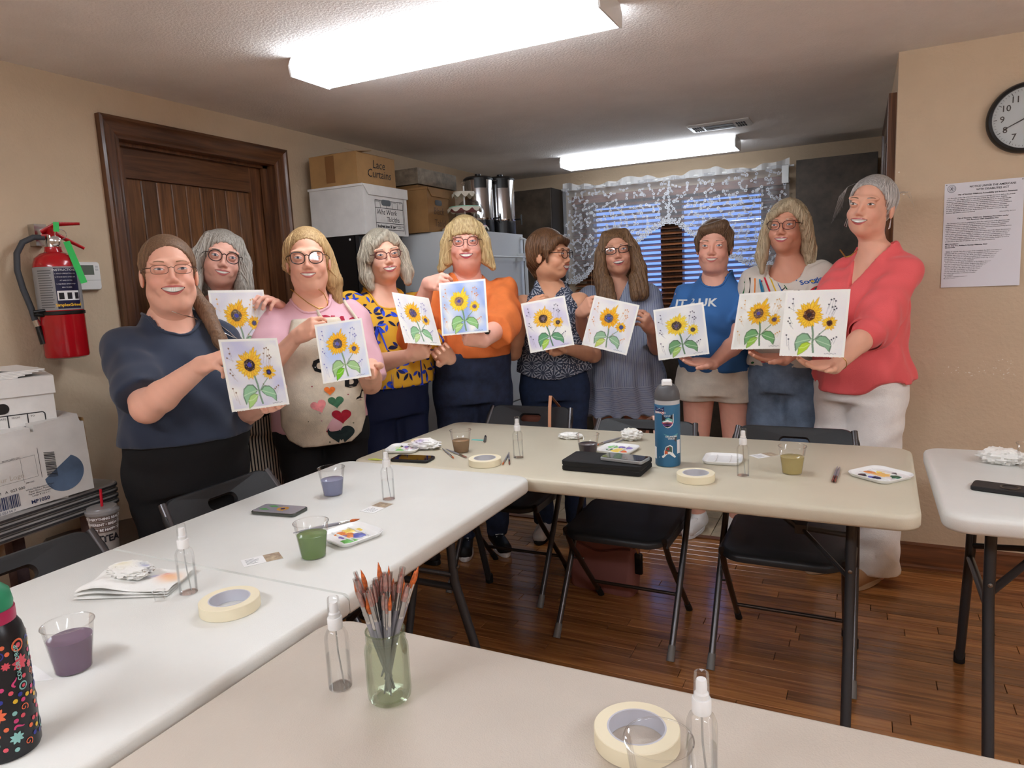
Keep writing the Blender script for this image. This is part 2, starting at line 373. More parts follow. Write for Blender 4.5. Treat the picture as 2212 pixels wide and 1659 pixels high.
# ceiling vent
v = empty('ceiling_vent', (-.77, 4.49, HC), label='white ceiling air vent with black slots beside the far light', cat='vent')
M_vent = mat('vent_white', (225, 225, 222), rough=.4)
b = MB(); b.slab(.36, .20, .01, [(0, -.0005), (0, -.004), (.012, -.012)]); b.build('frame', M_vent, v)
M_slot = mat('vent_slot', (12, 12, 12), rough=.7)
for j, yy in enumerate((-.037, .037)):
    MB().box(-.085, .085, yy-.026, yy+.026, -.0145, -.012).build('slot', mat('vent_louver_dark', (70, 68, 66), rough=.6), v)
    for sx in (-1, 1):
        for k in range(4):
            x = sx*(.104+k*.014); MB().box(x-.0045, x+.0045, yy-.026, yy+.026, -.0145, -.012).build('slot', M_slot, v)

# ---------------------------------------------------------------- window, blind, lace curtain
win = empty('window_1', (-1.33, YB, 1.5)); win['kind'] = 'structure'; win['label'] = 'wide wood framed window with blue dusk outside'
def wpart(name, mb, m, par=win): o = mb.build(name, m, par); o.location = (1.33, -YB, -1.5); return o
for nm, bx in (('side_frame', (WX0, WX0+.07, WZ0, WZ1)), ('side_frame', (WX1-.07, WX1, WZ0, WZ1)), ('sill', (WX0, WX1, WZ0, WZ0+.05)), ('head_frame', (WX0, WX1, WZ1-.05, WZ1)), ('mullion', (-1.43, -1.26, WZ0, WZ1))):
    wpart(nm, MB().box(bx[0], bx[1], YB+.01, YB+.09, bx[2], bx[3]), M_trim)
M_pane = glass_mat('window_glass', (235, 242, 255), trans_mix=.93)
wpart('pane', MB().box(WX0+.07, -1.43, YB+.05, YB+.056, WZ0+.05, WZ1-.05), M_pane)
wpart('pane', MB().box(-1.26, WX1-.07, YB+.05, YB+.056, WZ0+.05, WZ1-.05), M_pane)
# shrubs and ground outside
M_leaf = mat('dusk_leaves', (52, 84, 60), rough=.8, var=.4, vscale=14)
struct('outside_ground', MB().box(-8, 6, YB+.3, 16, -.3, -.15), mat('lawn', (70, 96, 60), rough=.9, var=.3))
def shrub(cx, cy, r, h, lab, seed):
    rr = random.Random(seed); b = MB()
    for k in range(260):
        a = rr.uniform(0, 2*PI); u = rr.uniform(-1, 1); q = rr.uniform(.6, 1.0); s = math.sqrt(1-u*u)
        p = Vector((cx+r*q*s*math.cos(a), cy+r*q*s*math.sin(a), h*.5+h*.5*u*q)); d1 = Vector((rr.gauss(0, 1), rr.gauss(0, 1), rr.gauss(0, 1))).normalized(); d2_ = d1.orthogonal().normalized()
        w2 = rr.uniform(.04, .09); b.add([p-d1*w2*2, p+d2_*w2, p+d1*w2*2, p-d2_*w2], [(0, 1, 2, 3)])
    o = b.build('shrub', M_leaf, smooth=False); tag(o, lab, 'shrub', 'shrubs outside the window'); return o
shrub(-4.2, 9.0, .9, 1.25, 'dark shrub outside behind the left half of the blind', 1)
shrub(-2.0, 9.6, .8, 1.05, 'low dark shrub outside beyond the window centre post', 2)
shrub(-.2, 9.2, .9, 1.2, 'dark shrub outside behind the right half of the blind', 3)
blind = empty('window_blind', (-1.33, YB-.05, 2.02), label='brown wooden slat blind hanging across the kitchen window', cat='blind')
M_slat = wood_mat('blind_slat', (92, 52, 28), (150, 92, 54), axis='x', rough=.35, coat=.15)
bx0, bx1 = -2.14, -.50
MB().box(bx0+1.33, bx1+1.33, -.03, .03, -.045, .015).build('head_rail', M_slat, blind)
sl = MB().rings([[(bx0+1.33, -.024, -.0105), (bx0+1.33, .024, .0095), (bx0+1.33, .0245, .0125), (bx0+1.33, -.0235, -.0075)], [(bx1+1.33, -.024, -.0105), (bx1+1.33, .024, .0095), (bx1+1.33, .0245, .0125), (bx1+1.33, -.0235, -.0075)]]).mesh('slat', M_slat, smooth=False)
nsl = 23
for k in range(nsl): link('slat', sl, blind, (0, 0, -.075-k*.042))
for k in range(4): link('slat', sl, blind, (0, 0, -.075-nsl*.042-k*.014))
MB().box(bx0+1.33, bx1+1.33, -.025, .025, -.075-nsl*.042-.075, -.075-nsl*.042-.055).build('bottom_rail', M_slat, blind)
for x in (-.66, -.22, .22, .66): MB().tube([(x, -.03, -.02), (x, -.03, -1.1)], .0012, 5).build('ladder_cord', mat('blind_cord', (190, 150, 110), rough=.8), blind)
# lace valance: sheer net with swag-shaped bottom + embroidered flowers
cur = empty('lace_curtain', (-1.33, 5.545, 2.10), label='white floral lace valance gathered on a rod over the blind', cat='curtain')
M_net = bpy.data.materials.new('lace_net'); M_net.use_nodes = True; nt = M_net.node_tree; nt.nodes.clear()
_o = nt.nodes.new('ShaderNodeOutputMaterial'); _t = nt.nodes.new('ShaderNodeBsdfTransparent'); _d = nt.nodes.new('ShaderNodeBsdfDiffuse'); _m = nt.nodes.new('ShaderNodeMixShader')
_d.inputs[0].default_value = L4((190, 190, 196)); _m.inputs[0].default_value = .30
nt.links.new(_t.outputs[0], _m.inputs[1]); nt.links.new(_d.outputs[0], _m.inputs[2]); nt.links.new(_m.outputs[0], _o.inputs[0])
M_lace = mat('lace_thread', (212, 212, 216), rough=.8)
cx0, cx1 = -2.205, -.465
# bottom outline (photo pixels -> heights on the curtain plane)
lowpx = [(1222, 612), (1245, 612), (1268, 598), (1285, 575), (1305, 556), (1330, 548), (1360, 535), (1395, 512), (1420, 492), (1440, 482), (1458, 482), (1475, 492), (1490, 506), (1520, 520), (1560, 550), (1590, 560), (1615, 572), (1650, 575), (1680, 580), (1702, 582)]
low = sorted([(aty(p, 5.53)[0], aty(p, 5.53)[2]) for p in lowpx])
def lowz(x): return float(np.interp(x, [q[0] for q in low], [q[1] for q in low]))
nx = 150; b = MB(); rows = 12
def cury(x, z): return .012*math.sin(x*26)+.006*math.sin(x*61+1)+(2.1-z)*.01*math.sin(x*14)
vs = []; fs = []
for i in range(nx+1):
    x = cx0+(cx1-cx0)*i/nx; zb = lowz(x)
    for j in range(rows+1):
        z = 2.11+(zb-2.11)*j/rows; vs.append((x+1.33, cury(x, z)-.015, z-2.10))
for i in range(nx):
    for j in range(rows):
        a = i*(rows+1)+j; fs.append((a, a+1, a+rows+2, a+rows+1))
MB().add(vs, fs).build('net', M_net, cur)
b = MB(); rr = random.Random(11)
def flower(b, x, z, r, npet=5):
    y = cury(x, z)-.0185
    for k in range(npet):
        a = 2*PI*k/npet+rr.uniform(0, .5); px, pz = x+math.cos(a)*r*.62, z+math.sin(a)*r*.62
        b.poly([(px+1.33+r*.42*math.cos(t), y, pz-2.10+r*.42*math.sin(t)) for t in [2*PI*i/7 for i in range(7)]])
def sprig(b, x, z, a, ln):
    y = cury(x, z)-.018
    for k in range(4):
        t = k/3*ln; px, pz = x+math.cos(a)*t, z+math.sin(a)*t; s = .0034
        for sg in (-1, 1):
            aa = a+sg*.9; qx, qz = px+math.cos(aa)*s*2.6, pz+math.sin(aa)*s*2.6
            b.add([(px+1.33, y, pz-2.10), (px+1.33+(qx-px)*.5-(qz-pz)*.35, y, pz-2.10+(qz-pz)*.5+(qx-px)*.35), (qx+1.33, y, qz-2.10), (px+1.33+(qx-px)*.5+(qz-pz)*.35, y, pz-2.10+(qz-pz)*.5-(qx-px)*.35)], [(0, 1, 2, 3)])
pts = []
for k in range(2600):
    x = rr.uniform(cx0+.02, cx1-.02); z = rr.uniform(1.3, 2.07)
    if z < lowz(x)+.02: continue
    if any((x-p)**2+(z-q)**2 < .047**2 for p, q in pts): continue
    pts.append((x, z)); flower(b, x, z, rr.uniform(.0110, .0150))
    for q in range(2):
        a = rr.uniform(0, 2*PI); sprig(b, x+math.cos(a)*.016, z+math.sin(a)*.016, a, .018)
i = 0
x = cx0
while x < cx1:                       # scalloped flower border
    z = lowz(x)+.006; flower(b, x, z, .015); flower(b, x+.014, lowz(x+.014)+.028, .013)
    dz = (lowz(x+.02)-lowz(x))/.02; x += .028/math.sqrt(1+dz*dz)
for z in np.arange(lowz(-1.34), 2.08, .022): flower(b, -1.335+.006*math.sin(z*40), z, .011)
tag(b.build('lace_flowers', M_lace, cur, smooth=False), kind='stuff')
b = MB(); b.tube([(cx0-.02+1.33, 0, 0), (cx1+.03+1.33, 0, 0)], .009, 10); b.build('rod', M_white, cur)
b = MB(); nn = 120                   # gathered header above the rod
top = []; bot = []
for i in range(nn+1):
    x = cx0+(cx1-cx0)*i/nn; y = .016*math.sin(x*60)-.012
    top.append((x+1.33, y, .030+.016*math.sin(x*11+.5)+.008*math.sin(x*37))); bot.append((x+1.33, y-.004, -.014))
b.rings([bot, top], cap=False, closed=False); b.build('ruffle_header', mat('lace_header', (226, 226, 226), rough=.9, alpha=.8, bump=.4, bscale=300), cur)
MB().box(cx1+1.33-.05, cx1+1.33-.005, -.03, -.005, -.12, .0).build('rod_bracket', M_white, cur)

# ---------------------------------------------------------------- kitchen cabinets
M_cab = mat('dark_slate_laminate', (66, 58, 50), rough=.42, var=.35, vscale=5, rgb2=(98, 86, 74))
M_cabd = mat('cabinet_edge', (38, 32, 28), rough=.5)
def cabinet(name, x0, x1, y0, y1, z0, z1, ndoor, label, handle='low'):
    c = empty(name, ((x0+x1)/2, (y0+y1)/2, z0), label=label, cat='cabinet')
    MB().box(-(x1-x0)/2, (x1-x0)/2, -(y1-y0)/2+.02, (y1-y0)/2, 0, z1-z0).build('carcass', M_cabd, c)
    w = (x1-x0)/ndoor
    for k in range(ndoor):
        a = -(x1-x0)/2+k*w
        d = MB().box(a+.003, a+w-.003, -(y1-y0)/2, -(y1-y0)/2+.019, .004, z1-z0-.004).build('door', M_cab, c)
        hz = .06 if handle == 'low' else (z1-z0)-.16
        hx = a+w-.05 if k % 2 == 0 else a+.05
        MB().tube([(hx, -(y1-y0)/2, hz), (hx, -(y1-y0)/2-.025, hz+.005), (hx, -(y1-y0)/2-.025, hz+.095), (hx, -(y1-y0)/2, hz+.10)], .004, 8).build('handle', mat('steel', (180, 180, 180), rough=.3, metal=1), d)
    return c
cabinet('wall_cabinet', -2.77, -2.222, 5.30, YB-.002, 1.22, 2.10, 1, 'dark wall cabinet between the white refrigerator and the lace curtain')
cabinet('wall_cabinet', -.405, .092, 5.30, YB-.002, 1.16, 2.10, 1, 'dark mottled wall cabinet right of the lace curtain')
MB().box(-2.63, -2.54, 5.27, 5.305, 2.098, 2.112).build('paper_strip', M_white)
tag(bpy.data.objects['paper_strip'], 'small white strip lying on top of the dark wall cabinet', 'paper')
for k, (a, c, lb) in enumerate(((-2.0, -1.5, 'dark base cabinet behind the woman in the slate sleeveless blouse'), (-1.5, -1.0, 'dark base cabinet between the striped dress and the blue shirt'), (-1.0, -.45, 'dark base cabinet behind the woman in cream shorts'), (-.45, .10, 'dark base cabinet in the corner behind the woman in blue jeans'))):
    cabinet('base_cabinet', a, c-.002, 5.02, YB-.002, .09, .868, 1, lb, 'high')
ct = MB(); ct.box(-2.0, .118, 4.99, YB-.002, .87, .905); o = ct.build('countertop', mat('pale_countertop', (214, 212, 206), rough=.35, var=.05, vscale=40)); tag(o, 'pale kitchen countertop running under the window', 'countertop')
MB().box(-2.0, .1, 5.08, YB-.01, 0, .09).build('trim_1', M_cabd)['kind'] = 'structure'
# ---------------------------------------------------------------- folding tables
M_tw = mat('white_table_plastic', (226, 226, 220), rough=.42, bump=.10, bscale=420, var=.015, vscale=3)
M_tb = mat('beige_table_plastic', (206, 198, 176), rough=.40, bump=.10, bscale=420, var=.015, vscale=3)
M_tb2 = mat('pinkish_beige_table_plastic', (205, 194, 180), rough=.45, bump=.22, bscale=420, var=.02, vscale=3)
M_leg = mat('dark_powder_coat', (62, 63, 66), rough=.35, metal=.4)
M_bolt = mat('steel_bolt', (150, 150, 150), rough=.3, metal=1)
M_rub = mat('black_rubber', (18, 18, 18), rough=.7)
ZA, ZB, ZC, ZD_ = .752, .740, .744, .740
def table(cx, cy, rot, Ln, Wd, zt, m, label, seam=False, inset=.2):
    t = empty('folding_table', (cx, cy, 0), rot, label, 'table', 'plastic folding tables')
    prof = [(.02, zt-.045), (.004, zt-.043), (0, zt-.036), (0, zt-.012), (.0035, zt-.004), (.012, zt)]
    if seam:
        for k, sx in enumerate((-1, 1)):
            MB().slab(Ln/2-.0012, Wd, .055, prof, 8, cx=sx*(Ln/4)).build('tabletop_half', m, t, angle=60) if False else None
        # two halves meeting at the fold: square at the seam, rounded at the outer ends
        for sx in (-1, 1):
            rs = []
            for ins, z in prof:
                w2 = Wd/2-ins; x1 = Ln/2-ins; r = .055-min(ins, .02); x0 = .0012+min(ins, .003)
                ol = [(x0, -w2)]+[(x1-r+r*math.cos(a), -w2+r+r*math.sin(a)) for a in np.linspace(-PI/2, 0, 8)]+[(x1-r+r*math.cos(a), w2-r+r*math.sin(a)) for a in np.linspace(0, PI/2, 8)]+[(x0, w2)]
                rs.append([(sx*x, sx*y, z) for x, y in ol])
            MB().rings(rs).build('tabletop_half', m, t, angle=60)
    else:
        MB().slab(Ln, Wd, .06, prof, 10).build('tabletop', m, t, angle=60)
    for sx in (-1, 1):
        xe = sx*(Ln/2-inset)
        for sy in (-1, 1):
            lg = MB().tube([(xe, sy*.17, zt-.03), (xe, sy*.185, .45), (xe, sy*.20, .40), (xe, sy*.315, .02)], .0145, 12).build('leg', M_leg, t)
            MB().lathe([(.016, 0), (.0175, .002), (.0175, .035), (.0155, .04)], 14, cx=xe, cy=sy*.3185).build('foot_cap', M_rub, lg)
        MB().tube([(xe, -.185, .43), (xe, .185, .43)], .011, 10).build('cross_bar', M_leg, t)
        b = MB(); b.tube([(xe-sx*.36, 0, zt-.04), (xe-sx*.17, 0, .55), (xe-sx*.14, 0, .54)], .009, 8, flat=1.6)
        for sy in (-1, 1): b.tube([(xe-sx*.15, 0, .545), (xe, sy*.185, .47)], .007, 8, flat=1.6)
        b.box(xe-sx*.15-.018, xe-sx*.15+.018, -.02, .02, .53, .56); b.build('brace', M_leg, t)
        for sy in (-1, 1): MB().lathe([(.006, 0), (.006, .004), (0, .006)], 10).build('bolt', M_bolt, t, loc=(xe, sy*.185+sy*.014, .5)).rotation_euler = (-sy*PI/2, 0, 0)
    return t
tB = -.0269
def rp(x0, y0, t, dx, dy): return (x0+dx*math.cos(t)-dy*math.sin(t), y0+dx*math.sin(t)+dy*math.cos(t))
cB = rp(-1.6902, 1.9959, tB, .9225, .38)
table(cB[0], cB[1], tB, 1.845, .76, ZB, M_tb, 'beige folding table in front of the row of women', inset=.165)
table(-1.683+.38, 1.972-.915, PI/2, 1.83, .76, ZA, M_tw, 'white fold-in-half table along the left with a seam across it', seam=True, inset=.2)
xC = -.905; table(xC+.915, .9917-.38, 0, 1.83, .76, ZC, M_tb2, 'pinkish beige folding table nearest the camera with the brush jar')
xD = .205; table(xD+.915, 1.9734+.38, -.006, 1.83, .76, ZD_, M_tw, 'white folding table at the right edge under the notice', inset=.13)

# ---------------------------------------------------------------- folding chairs
M_chair = mat('black_chair_plastic', (30, 31, 33), rough=.42, bump=.15, bscale=500)
M_ctube = mat('chair_tube_grey', (92, 90, 92), rough=.3, metal=.75)
M_ctube2 = mat('chair_tube_bronze', (66, 56, 50), rough=.3, metal=.7)
def make_chair():
    c = empty('folding_chair')
    S = Vector((0, .50, .765)); d = S.normalized()
    def P(s, off=0): v = d*s; return (0, v.y-off*d.z, v.z+off*d.y)
    for sx in (-1, 1):
        a = P(.012); e = P(.915)
        l = MB().tube([(sx*.222, a[1], a[2]), (sx*.222, P(.45)[1], P(.45)[2]), (sx*.218, P(.8)[1], P(.8)[2]), (sx*.205, e[1], e[2])], .0115, 12).build('front_leg', M_ctube, c)
        b = MB(); q0, q1 = P(.0), P(.055); b.tube([(sx*.222, q0[1]+.0, 0.0), (sx*.222, q1[1], q1[2])], [.0145, .0135], 12); b.build('foot_cap', mat('grey_foot_cap', (120, 118, 116), rough=.5), l)
        l2 = MB().tube([(sx*.192, .055, .425), (sx*.192, .12, .33), (sx*.192, .41, .012)], .0105, 12).build('rear_leg', M_ctube2, c)
        MB().tube([(sx*.192, .38, .045), (sx*.192, .42, 0.0)], [.0125, .0135], 12).build('foot_cap', M_rub, l2)
        MB().tube([(sx*.185, .215, .245), (sx*.228, .17, .26)], .004, 8).build('pivot', M_bolt, c)
        MB().box(sx*.200-.004, sx*.200+.004, .06, .36, .395, .425).build('seat_rail', M_leg, c)
    MB().tube([(-.192, .33, .10), (.192, .33, .10)], .0075, 10).build('cross_bar', M_ctube2, c)
    MB().tube([(-.222, P(.30)[1], P(.30)[2]), (.222, P(.30)[1], P(.30)[2])], .006, 10).build('cross_bar', M_ctube, c) if False else None
    st = MB(); prof = [(.012, .408), (.0, .414), (0, .428), (.004, .436), (.02, .440), (.10, .434)]
    rs = []
    for ins, z in prof:
        ol = []
        for x, y in rrect(.405-2*ins, .385-2*ins, max(.07-ins, .01), 7):
            if y < 0: y -= .03*(1-(x/.2)**2)            # bowed front edge
            ol.append((x, y+.225, z+(y*.06)))
        rs.append(ol)
    st.rings(rs); st.build('seat', M_chair, c, angle=50)
    # backrest with a hand slot
    n = 8; outer = rrect(.452, .205, .062, n); inner = rrect(.105, .036, .0178, n)
    def bp(x, v, off):       # x across, v along the tube from the panel centre
        q = P(.815+v, off); cv = .030*(1-(x/.23)**2)
        return (x, q[1]+cv, q[2])
    b = MB(); m = len(outer)
    def loop(pts, dv, off): return [bp(x, y+dv, off) for x, y in pts]
    o2 = [(x*.975, y*.94) for x, y in outer]
    inn = [(x, y) for x, y in inner]; i2 = [(x*1.06, y*1.18) for x, y in inner]
    mids = []
    for t in (.33, .66): mids.append([(x0*(1-t)+x1*t, (y0*(1-t)+(y1+.035)*t)) for (x0, y0), (x1, y1) in zip(o2, i2)])
    L = [loop(inn, .035, 0), loop(i2, .035, .011), loop(mids[1], 0, .0115), loop(mids[0], 0, .0115), loop(o2, 0, .012), loop(outer, 0, .003), loop(outer, 0, -.004), loop(o2, 0, -.011), loop(mids[0], 0, -.0105), loop(mids[1], 0, -.0105), loop(i2, .035, -.010), loop(inn, .035, 0)]
    b.rings(L, cap=False); b.build('backrest', M_chair, c, angle=50)
    return c
ch0 = make_chair(); used = [False]
def chair(x, y, rz, label):
    o = ch0 if not used[0] else copy_tree(ch0); used[0] = True
    o.location = (x, y, 0); o.rotation_euler = (0, 0, rz); tag(o, label, 'chair', 'black folding chairs'); return o
chair(-.800, 2.325, -.02, 'black folding chair with a pink handbag on the floor under it')
chair(-.215, 2.315, -.01, 'black folding chair at the right end of the beige table')
chair(-1.405, 2.53, .02, 'black folding chair at the left end of the beige table with a tan strap')
chair(-1.335, 1.53, -PI/2*-1, 'black folding chair back between the navy shirt and the white table')
chair(-1.335, .90, PI/2, 'black folding chair at the left edge behind the white napkins')

# ---------------------------------------------------------------- handbag and straps
M_bag = mat('dusty_pink_leather', (150, 98, 92), rough=.5, bump=.15, bscale=300)
bag = empty('handbag', (-.99, 2.82, 0), -.12, 'dusty pink leather tote handbag on the floor under a chair', 'handbag')
rs = []
for z, w, dd in ((0, .29, .10), (.01, .30, .11), (.12, .315, .115), (.22, .32, .10), (.235, .32, .095)):
    rs.append([(x, y, z-(.03*math.exp(-(x/.08)**2) if z > .2 else 0)) for x, y in rrect(w, dd, .03, 5)])
MB().rings(rs).build('body', M_bag, bag)
MB().tube([(x, -.058, .222-.03*math.exp(-(x/.08)**2)) for x in np.linspace(-.15, .15, 12)], .004, 6).build('rim', mat('dark_pink_piping', (110, 66, 62), rough=.5), bag)
for sy in (-1, 1): MB().tube([(-.09, sy*.04, .21), (-.08, sy*.03, .30), (0, sy*.0, .345), (.08, sy*.03, .30), (.09, sy*.04, .21)], .006, 8).build('handle', M_bag, bag)
fb = MB(); fb.slab(.035, .02, .008, [(.002, 0), (0, .003), (0, .085), (.002, .09)]); fo = fb.build('key_fob', mat('fob_black', (16, 16, 20), rough=.25), bag, loc=(.185, -.05, .12))
MB().tube([(.16, -.05, .225), (.175, -.055, .235), (.185, -.05, .205)], .0025, 6).build('clip', mat('brass', (170, 130, 70)), bag)
p2 = empty('shoulder_bag', (-1.40, 3.12, .50), 0, 'brown bag hanging behind the chair back with a tan strap', 'handbag')
MB().slab(.26, .07, .03, [(.01, 0), (0, .02), (.004, .2), (.012, .24)], 5).build('body', mat('brown_leather', (128, 74, 58), rough=.5), p2)
MB().rings([[(x, y, z) for x, y, z in ((.105, -.02, .25), (.12, -.02, .25), (.12, -.017, .25), (.105, -.017, .25))], [(.095, -.12, .33), (.11, -.12, .33), (.11, -.117, .33), (.095, -.117, .33)], [(.10, -.145, .28), (.115, -.145, .28), (.115, -.142, .28), (.10, -.142, .28)], [(.11, -.19, .10), (.125, -.19, .10), (.125, -.187, .10), (.11, -.187, .10)]]).build('strap', mat('tan_strap', (196, 140, 106), rough=.55), p2)
sp = MB(); sp.rings([[(-.02, 0, 0), (0, 0, 0), (0, .003, 0), (-.02, .003, 0)], [(.02, -.06, .09), (.04, -.06, .09), (.04, -.057, .09), (.02, -.057, .09)], [(.06, -.075, .115), (.08, -.075, .115), (.08, -.07, .11), (.06, -.07, .11)], [(.075, -.12, .03), (.095, -.12, .03), (.095, -.115, .03), (.075, -.115, .03)], [(.08, -.2, -.3), (.1, -.2, -.3), (.1, -.195, -.3), (.08, -.195, -.3)]])
tag(sp.build('bag_strap', mat('pale_pink_strap', (218, 176, 158), rough=.6), loc=(-.83, 2.93, .67)), 'pale pink bag strap looped over the middle chair back', 'strap')

# ---------------------------------------------------------------- left wall things: extinguisher, thermostat, stacked boxes
M_red = mat('extinguisher_red', (176, 18, 28), rough=.22, coat=.5)
M_blk = mat('gloss_black', (14, 14, 15), rough=.35)
M_chrome = mat('chrome', (200, 200, 200), rough=.18, metal=1)
M_prtb = mat('print_black', (20, 20, 26), rough=.6)
M_prtw = mat('print_white', (235, 235, 235), rough=.6)
ex = empty('fire_extinguisher', (XL+.10, 1.625, 1.165), 0, 'red fire extinguisher with black hose hanging on the left wall', 'fire extinguisher')
MB().lathe([(.0, .004), (.060, 0), (.0715, .006), (.0735, .012), (.0735, .335), (.072, .35), (.064, .372), (.046, .387), (.030, .393), (.027, .405), (.027, .412), (0, .412)], 48).build('cylinder', M_red, ex)
MB().lathe([(.0737, 0), (.0742, .004), (.0742, .154), (.0737, .158)], 48, cap=False, z0=.18).build('label_wrap', mat('label_grey', (150, 150, 150), rough=.5), ex)
def wrap(o, r, parent_rot=0):
    """bend a flat xy mesh round a cylinder of radius r (x -> angle, y -> z), facing the camera direction"""
    me = o.data
    for v in me.vertices:
        a = v.co.x/r+parent_rot; z = v.co.y; q = r+v.co.z; v.co = (q*math.cos(a), q*math.sin(a), z)
    return o
CA = math.atan2(-1.625, -(XL+.10))      # direction from the wall towards the camera
def wraptext(s, size, m, r, a0, z, par, **kw):
    me = text_mesh('lettering', s, size, m, **kw)
    o = meshobj('lettering', me, None, par)
    for v in me.vertices:
        a = a0+v.co.x/r; q = r; v.co = (q*math.cos(a), q*math.sin(a), z+v.co.y)
    return o
def wrappatch(par, name, m, r, a0, a1, z0, z1, n=14, rows=1):
    V = [((r)*math.cos(a0+(a1-a0)*i/n), r*math.sin(a0+(a1-a0)*i/n), z0+(z1-z0)*j/rows) for j in range(rows+1) for i in range(n+1)]
    F = [(j*(n+1)+i, j*(n+1)+i+1, (j+1)*(n+1)+i+1, (j+1)*(n+1)+i) for j in range(rows) for i in range(n)]
    return MB().add(V, F).build(name, m, par)
for k in range(16):
    wrappatch(ex, 'label_line', mat('label_line_grey', (96, 96, 98), rough=.6), .0745, CA-.92+.02, CA-.22-random.random()*.12, .19+k*.0088, .1935+k*.0088)
wrappatch(ex, 'label_panel', mat('label_navy', (18, 20, 60), rough=.4), .0745, CA-.12, CA+1.0, .185, .333)
wraptext('INSTRUCTIONS', .0115, M_prtw, .0749, CA+.36, .325, ex)
for k, s in enumerate(('1. HOLD UPRIGHT PULL PIN', '2. STAND BACK 8 FEET AIM', 'AT BASE OF FIRE', '3. SQUEEZE LEVER SWEEP', 'SIDE TO SIDE')):
    wraptext(s, .0058, M_prtw, .0749, CA+.38, .312-k*.0125, ex)
wrappatch(ex, 'label_panel', M_prtw, .0748, CA-.08, CA+.95, .215, .25)
for k in range(3): wrappatch(ex, 'pictogram', M_prtb, .075, CA-.02+k*.36, CA+.2+k*.36, .219, .243)
wraptext('SimplexGrinnell', .0145, mat('print_yellow', (240, 190, 40), rough=.5), .0749, CA+.42, .198, ex, bold=.0004)
MB().lathe([(.0745, 0), (.0765, .002), (.0765, .012), (.0745, .014)], 48, cap=False, z0=.163).build('strap', M_blk, ex)
cam_t = Vector((math.cos(CA), math.sin(CA), 0)); side = Vector((-cam_t.y, cam_t.x, 0))   # side = screen right seen from the camera
def E3(s, o2, z): v = side*s+cam_t*o2; return (v.x, v.y, z)
sv = side if side.y > 0 else -side
def E4(s, o2, z): v = sv*s+cam_t*o2; return (v.x, v.y, z)
MB().tube([E4(-.055, .045, .163), E4(-.085, .05, .168), E4(-.085, .05, .178), E4(-.05, .052, .182)], .006, 8).build('hose_clip', M_blk, ex)
MB().lathe([(.022, .40), (.022, .43), (.018, .44), (.018, .455), (0, .456)], 20).build('valve', M_chrome, ex)
hs = [E4(-.02, .0, .447), E4(-.055, 0, .448), E4(-.09, .005, .43), E4(-.112, .01, .39), E4(-.118, .012, .33), E4(-.108, .016, .26), E4(-.092, .02, .19), E4(-.085, .022, .145)]
MB().tube(hs, .0105, 12).build('hose', mat('hose_grey', (62, 66, 72), rough=.6), ex)
MB().tube([E4(-.085, .022, .148), E4(-.080, .022, .125)], .012, 12).build('hose_ferrule', M_chrome, ex)
MB().tube([E4(-.080, .022, .127), E4(-.068, .022, .06)], [.0095, .0135], 12).build('nozzle', M_blk, ex)
def leverbar(z0, z1, z2, ln):
    b = MB(); b.tube([E4(-.03, 0, z0), E4(.02, 0, z1), E4(ln, 0, z2)], [.012, .011, .007], 10, flat=.6); return b
leverbar(.465, .495, .497, .095).build('lever', M_red, ex); leverbar(.45, .455, .405, .10).build('carry_handle', M_red, ex)
MB().box(-.02, .02, -.012, .012, .44, .48).build('valve_body', M_red, ex)
g = MB().lathe([(.0, 0), (.019, 0), (.019, .008), (.016, .010), (0, .010)], 20).build('gauge', M_chrome, ex); g.location = Vector(E4(.01, .022, .432)); g.rotation_euler = Vector(cam_t).to_track_quat('Z', 'Y').to_euler()
MB().tube([tuple(Vector(E4(.03, .03, .455))+Vector(E4(.018*math.cos(a), 0, .018*math.sin(a)))) for a in np.linspace(0, 2*PI, 20)], .0018, 6).build('pin_ring', M_chrome, ex)
MB().box(-.10, -.06, -.022, .022, .42, .50).build('wall_hook', M_chrome, ex)
def tagstrip(p0, p1, w, m, nm, par=ex):
    a = Vector(p0); b2 = Vector(p1); d = (b2-a).normalized(); n = d.cross(cam_t).normalized()*w; t = cam_t*.0008
    return MB().rings([[tuple(a-n), tuple(a+n), tuple(a+n+t), tuple(a-n+t)], [tuple(b2-n), tuple(b2+n), tuple(b2+n+t), tuple(b2-n+t)]]).build(nm, m, par)
M_gtag = mat('green_tag', (52, 190, 92), rough=.5)
tagstrip(E4(.045, .03, .43), E4(.082, .085, .275), .011, M_gtag, 'inspection_tag'); tagstrip(E4(.02, .03, .50), E4(.018, .035, .465), .009, M_gtag, 'inspection_tag')
th = empty('thermostat', (XL, 1.79, 1.415), 0, 'white thermostat on the wall beside the fire extinguisher', 'thermostat')
def tface(mb_): return mb_
b = MB(); rs = [[(o2, y, z+.057) for y, z in rrect(.118-2*i, .112-2*i, .012, 5)] for i, o2 in ((0, 0), (0, .018), (.004, .024))]; b.rings(rs).build('case', M_white, th)
MB().box(.024, .0248, -.045, .03, .062, .10).build('screen', mat('lcd_grey', (104, 112, 104), rough=.25), th)
MB().box(.024, .0245, -.058, .058, .0400, .0412).build('cover_line', mat('case_line', (170, 170, 170)), th)
for z in (.094, .082): MB().box(.024, .026, .038, .048, z-.004, z+.004).build('button', mat('button_grey', (205, 205, 205)), th)
MB().box(.024, .025, -.02, .012, .022, .030).build('button', M_white, th)
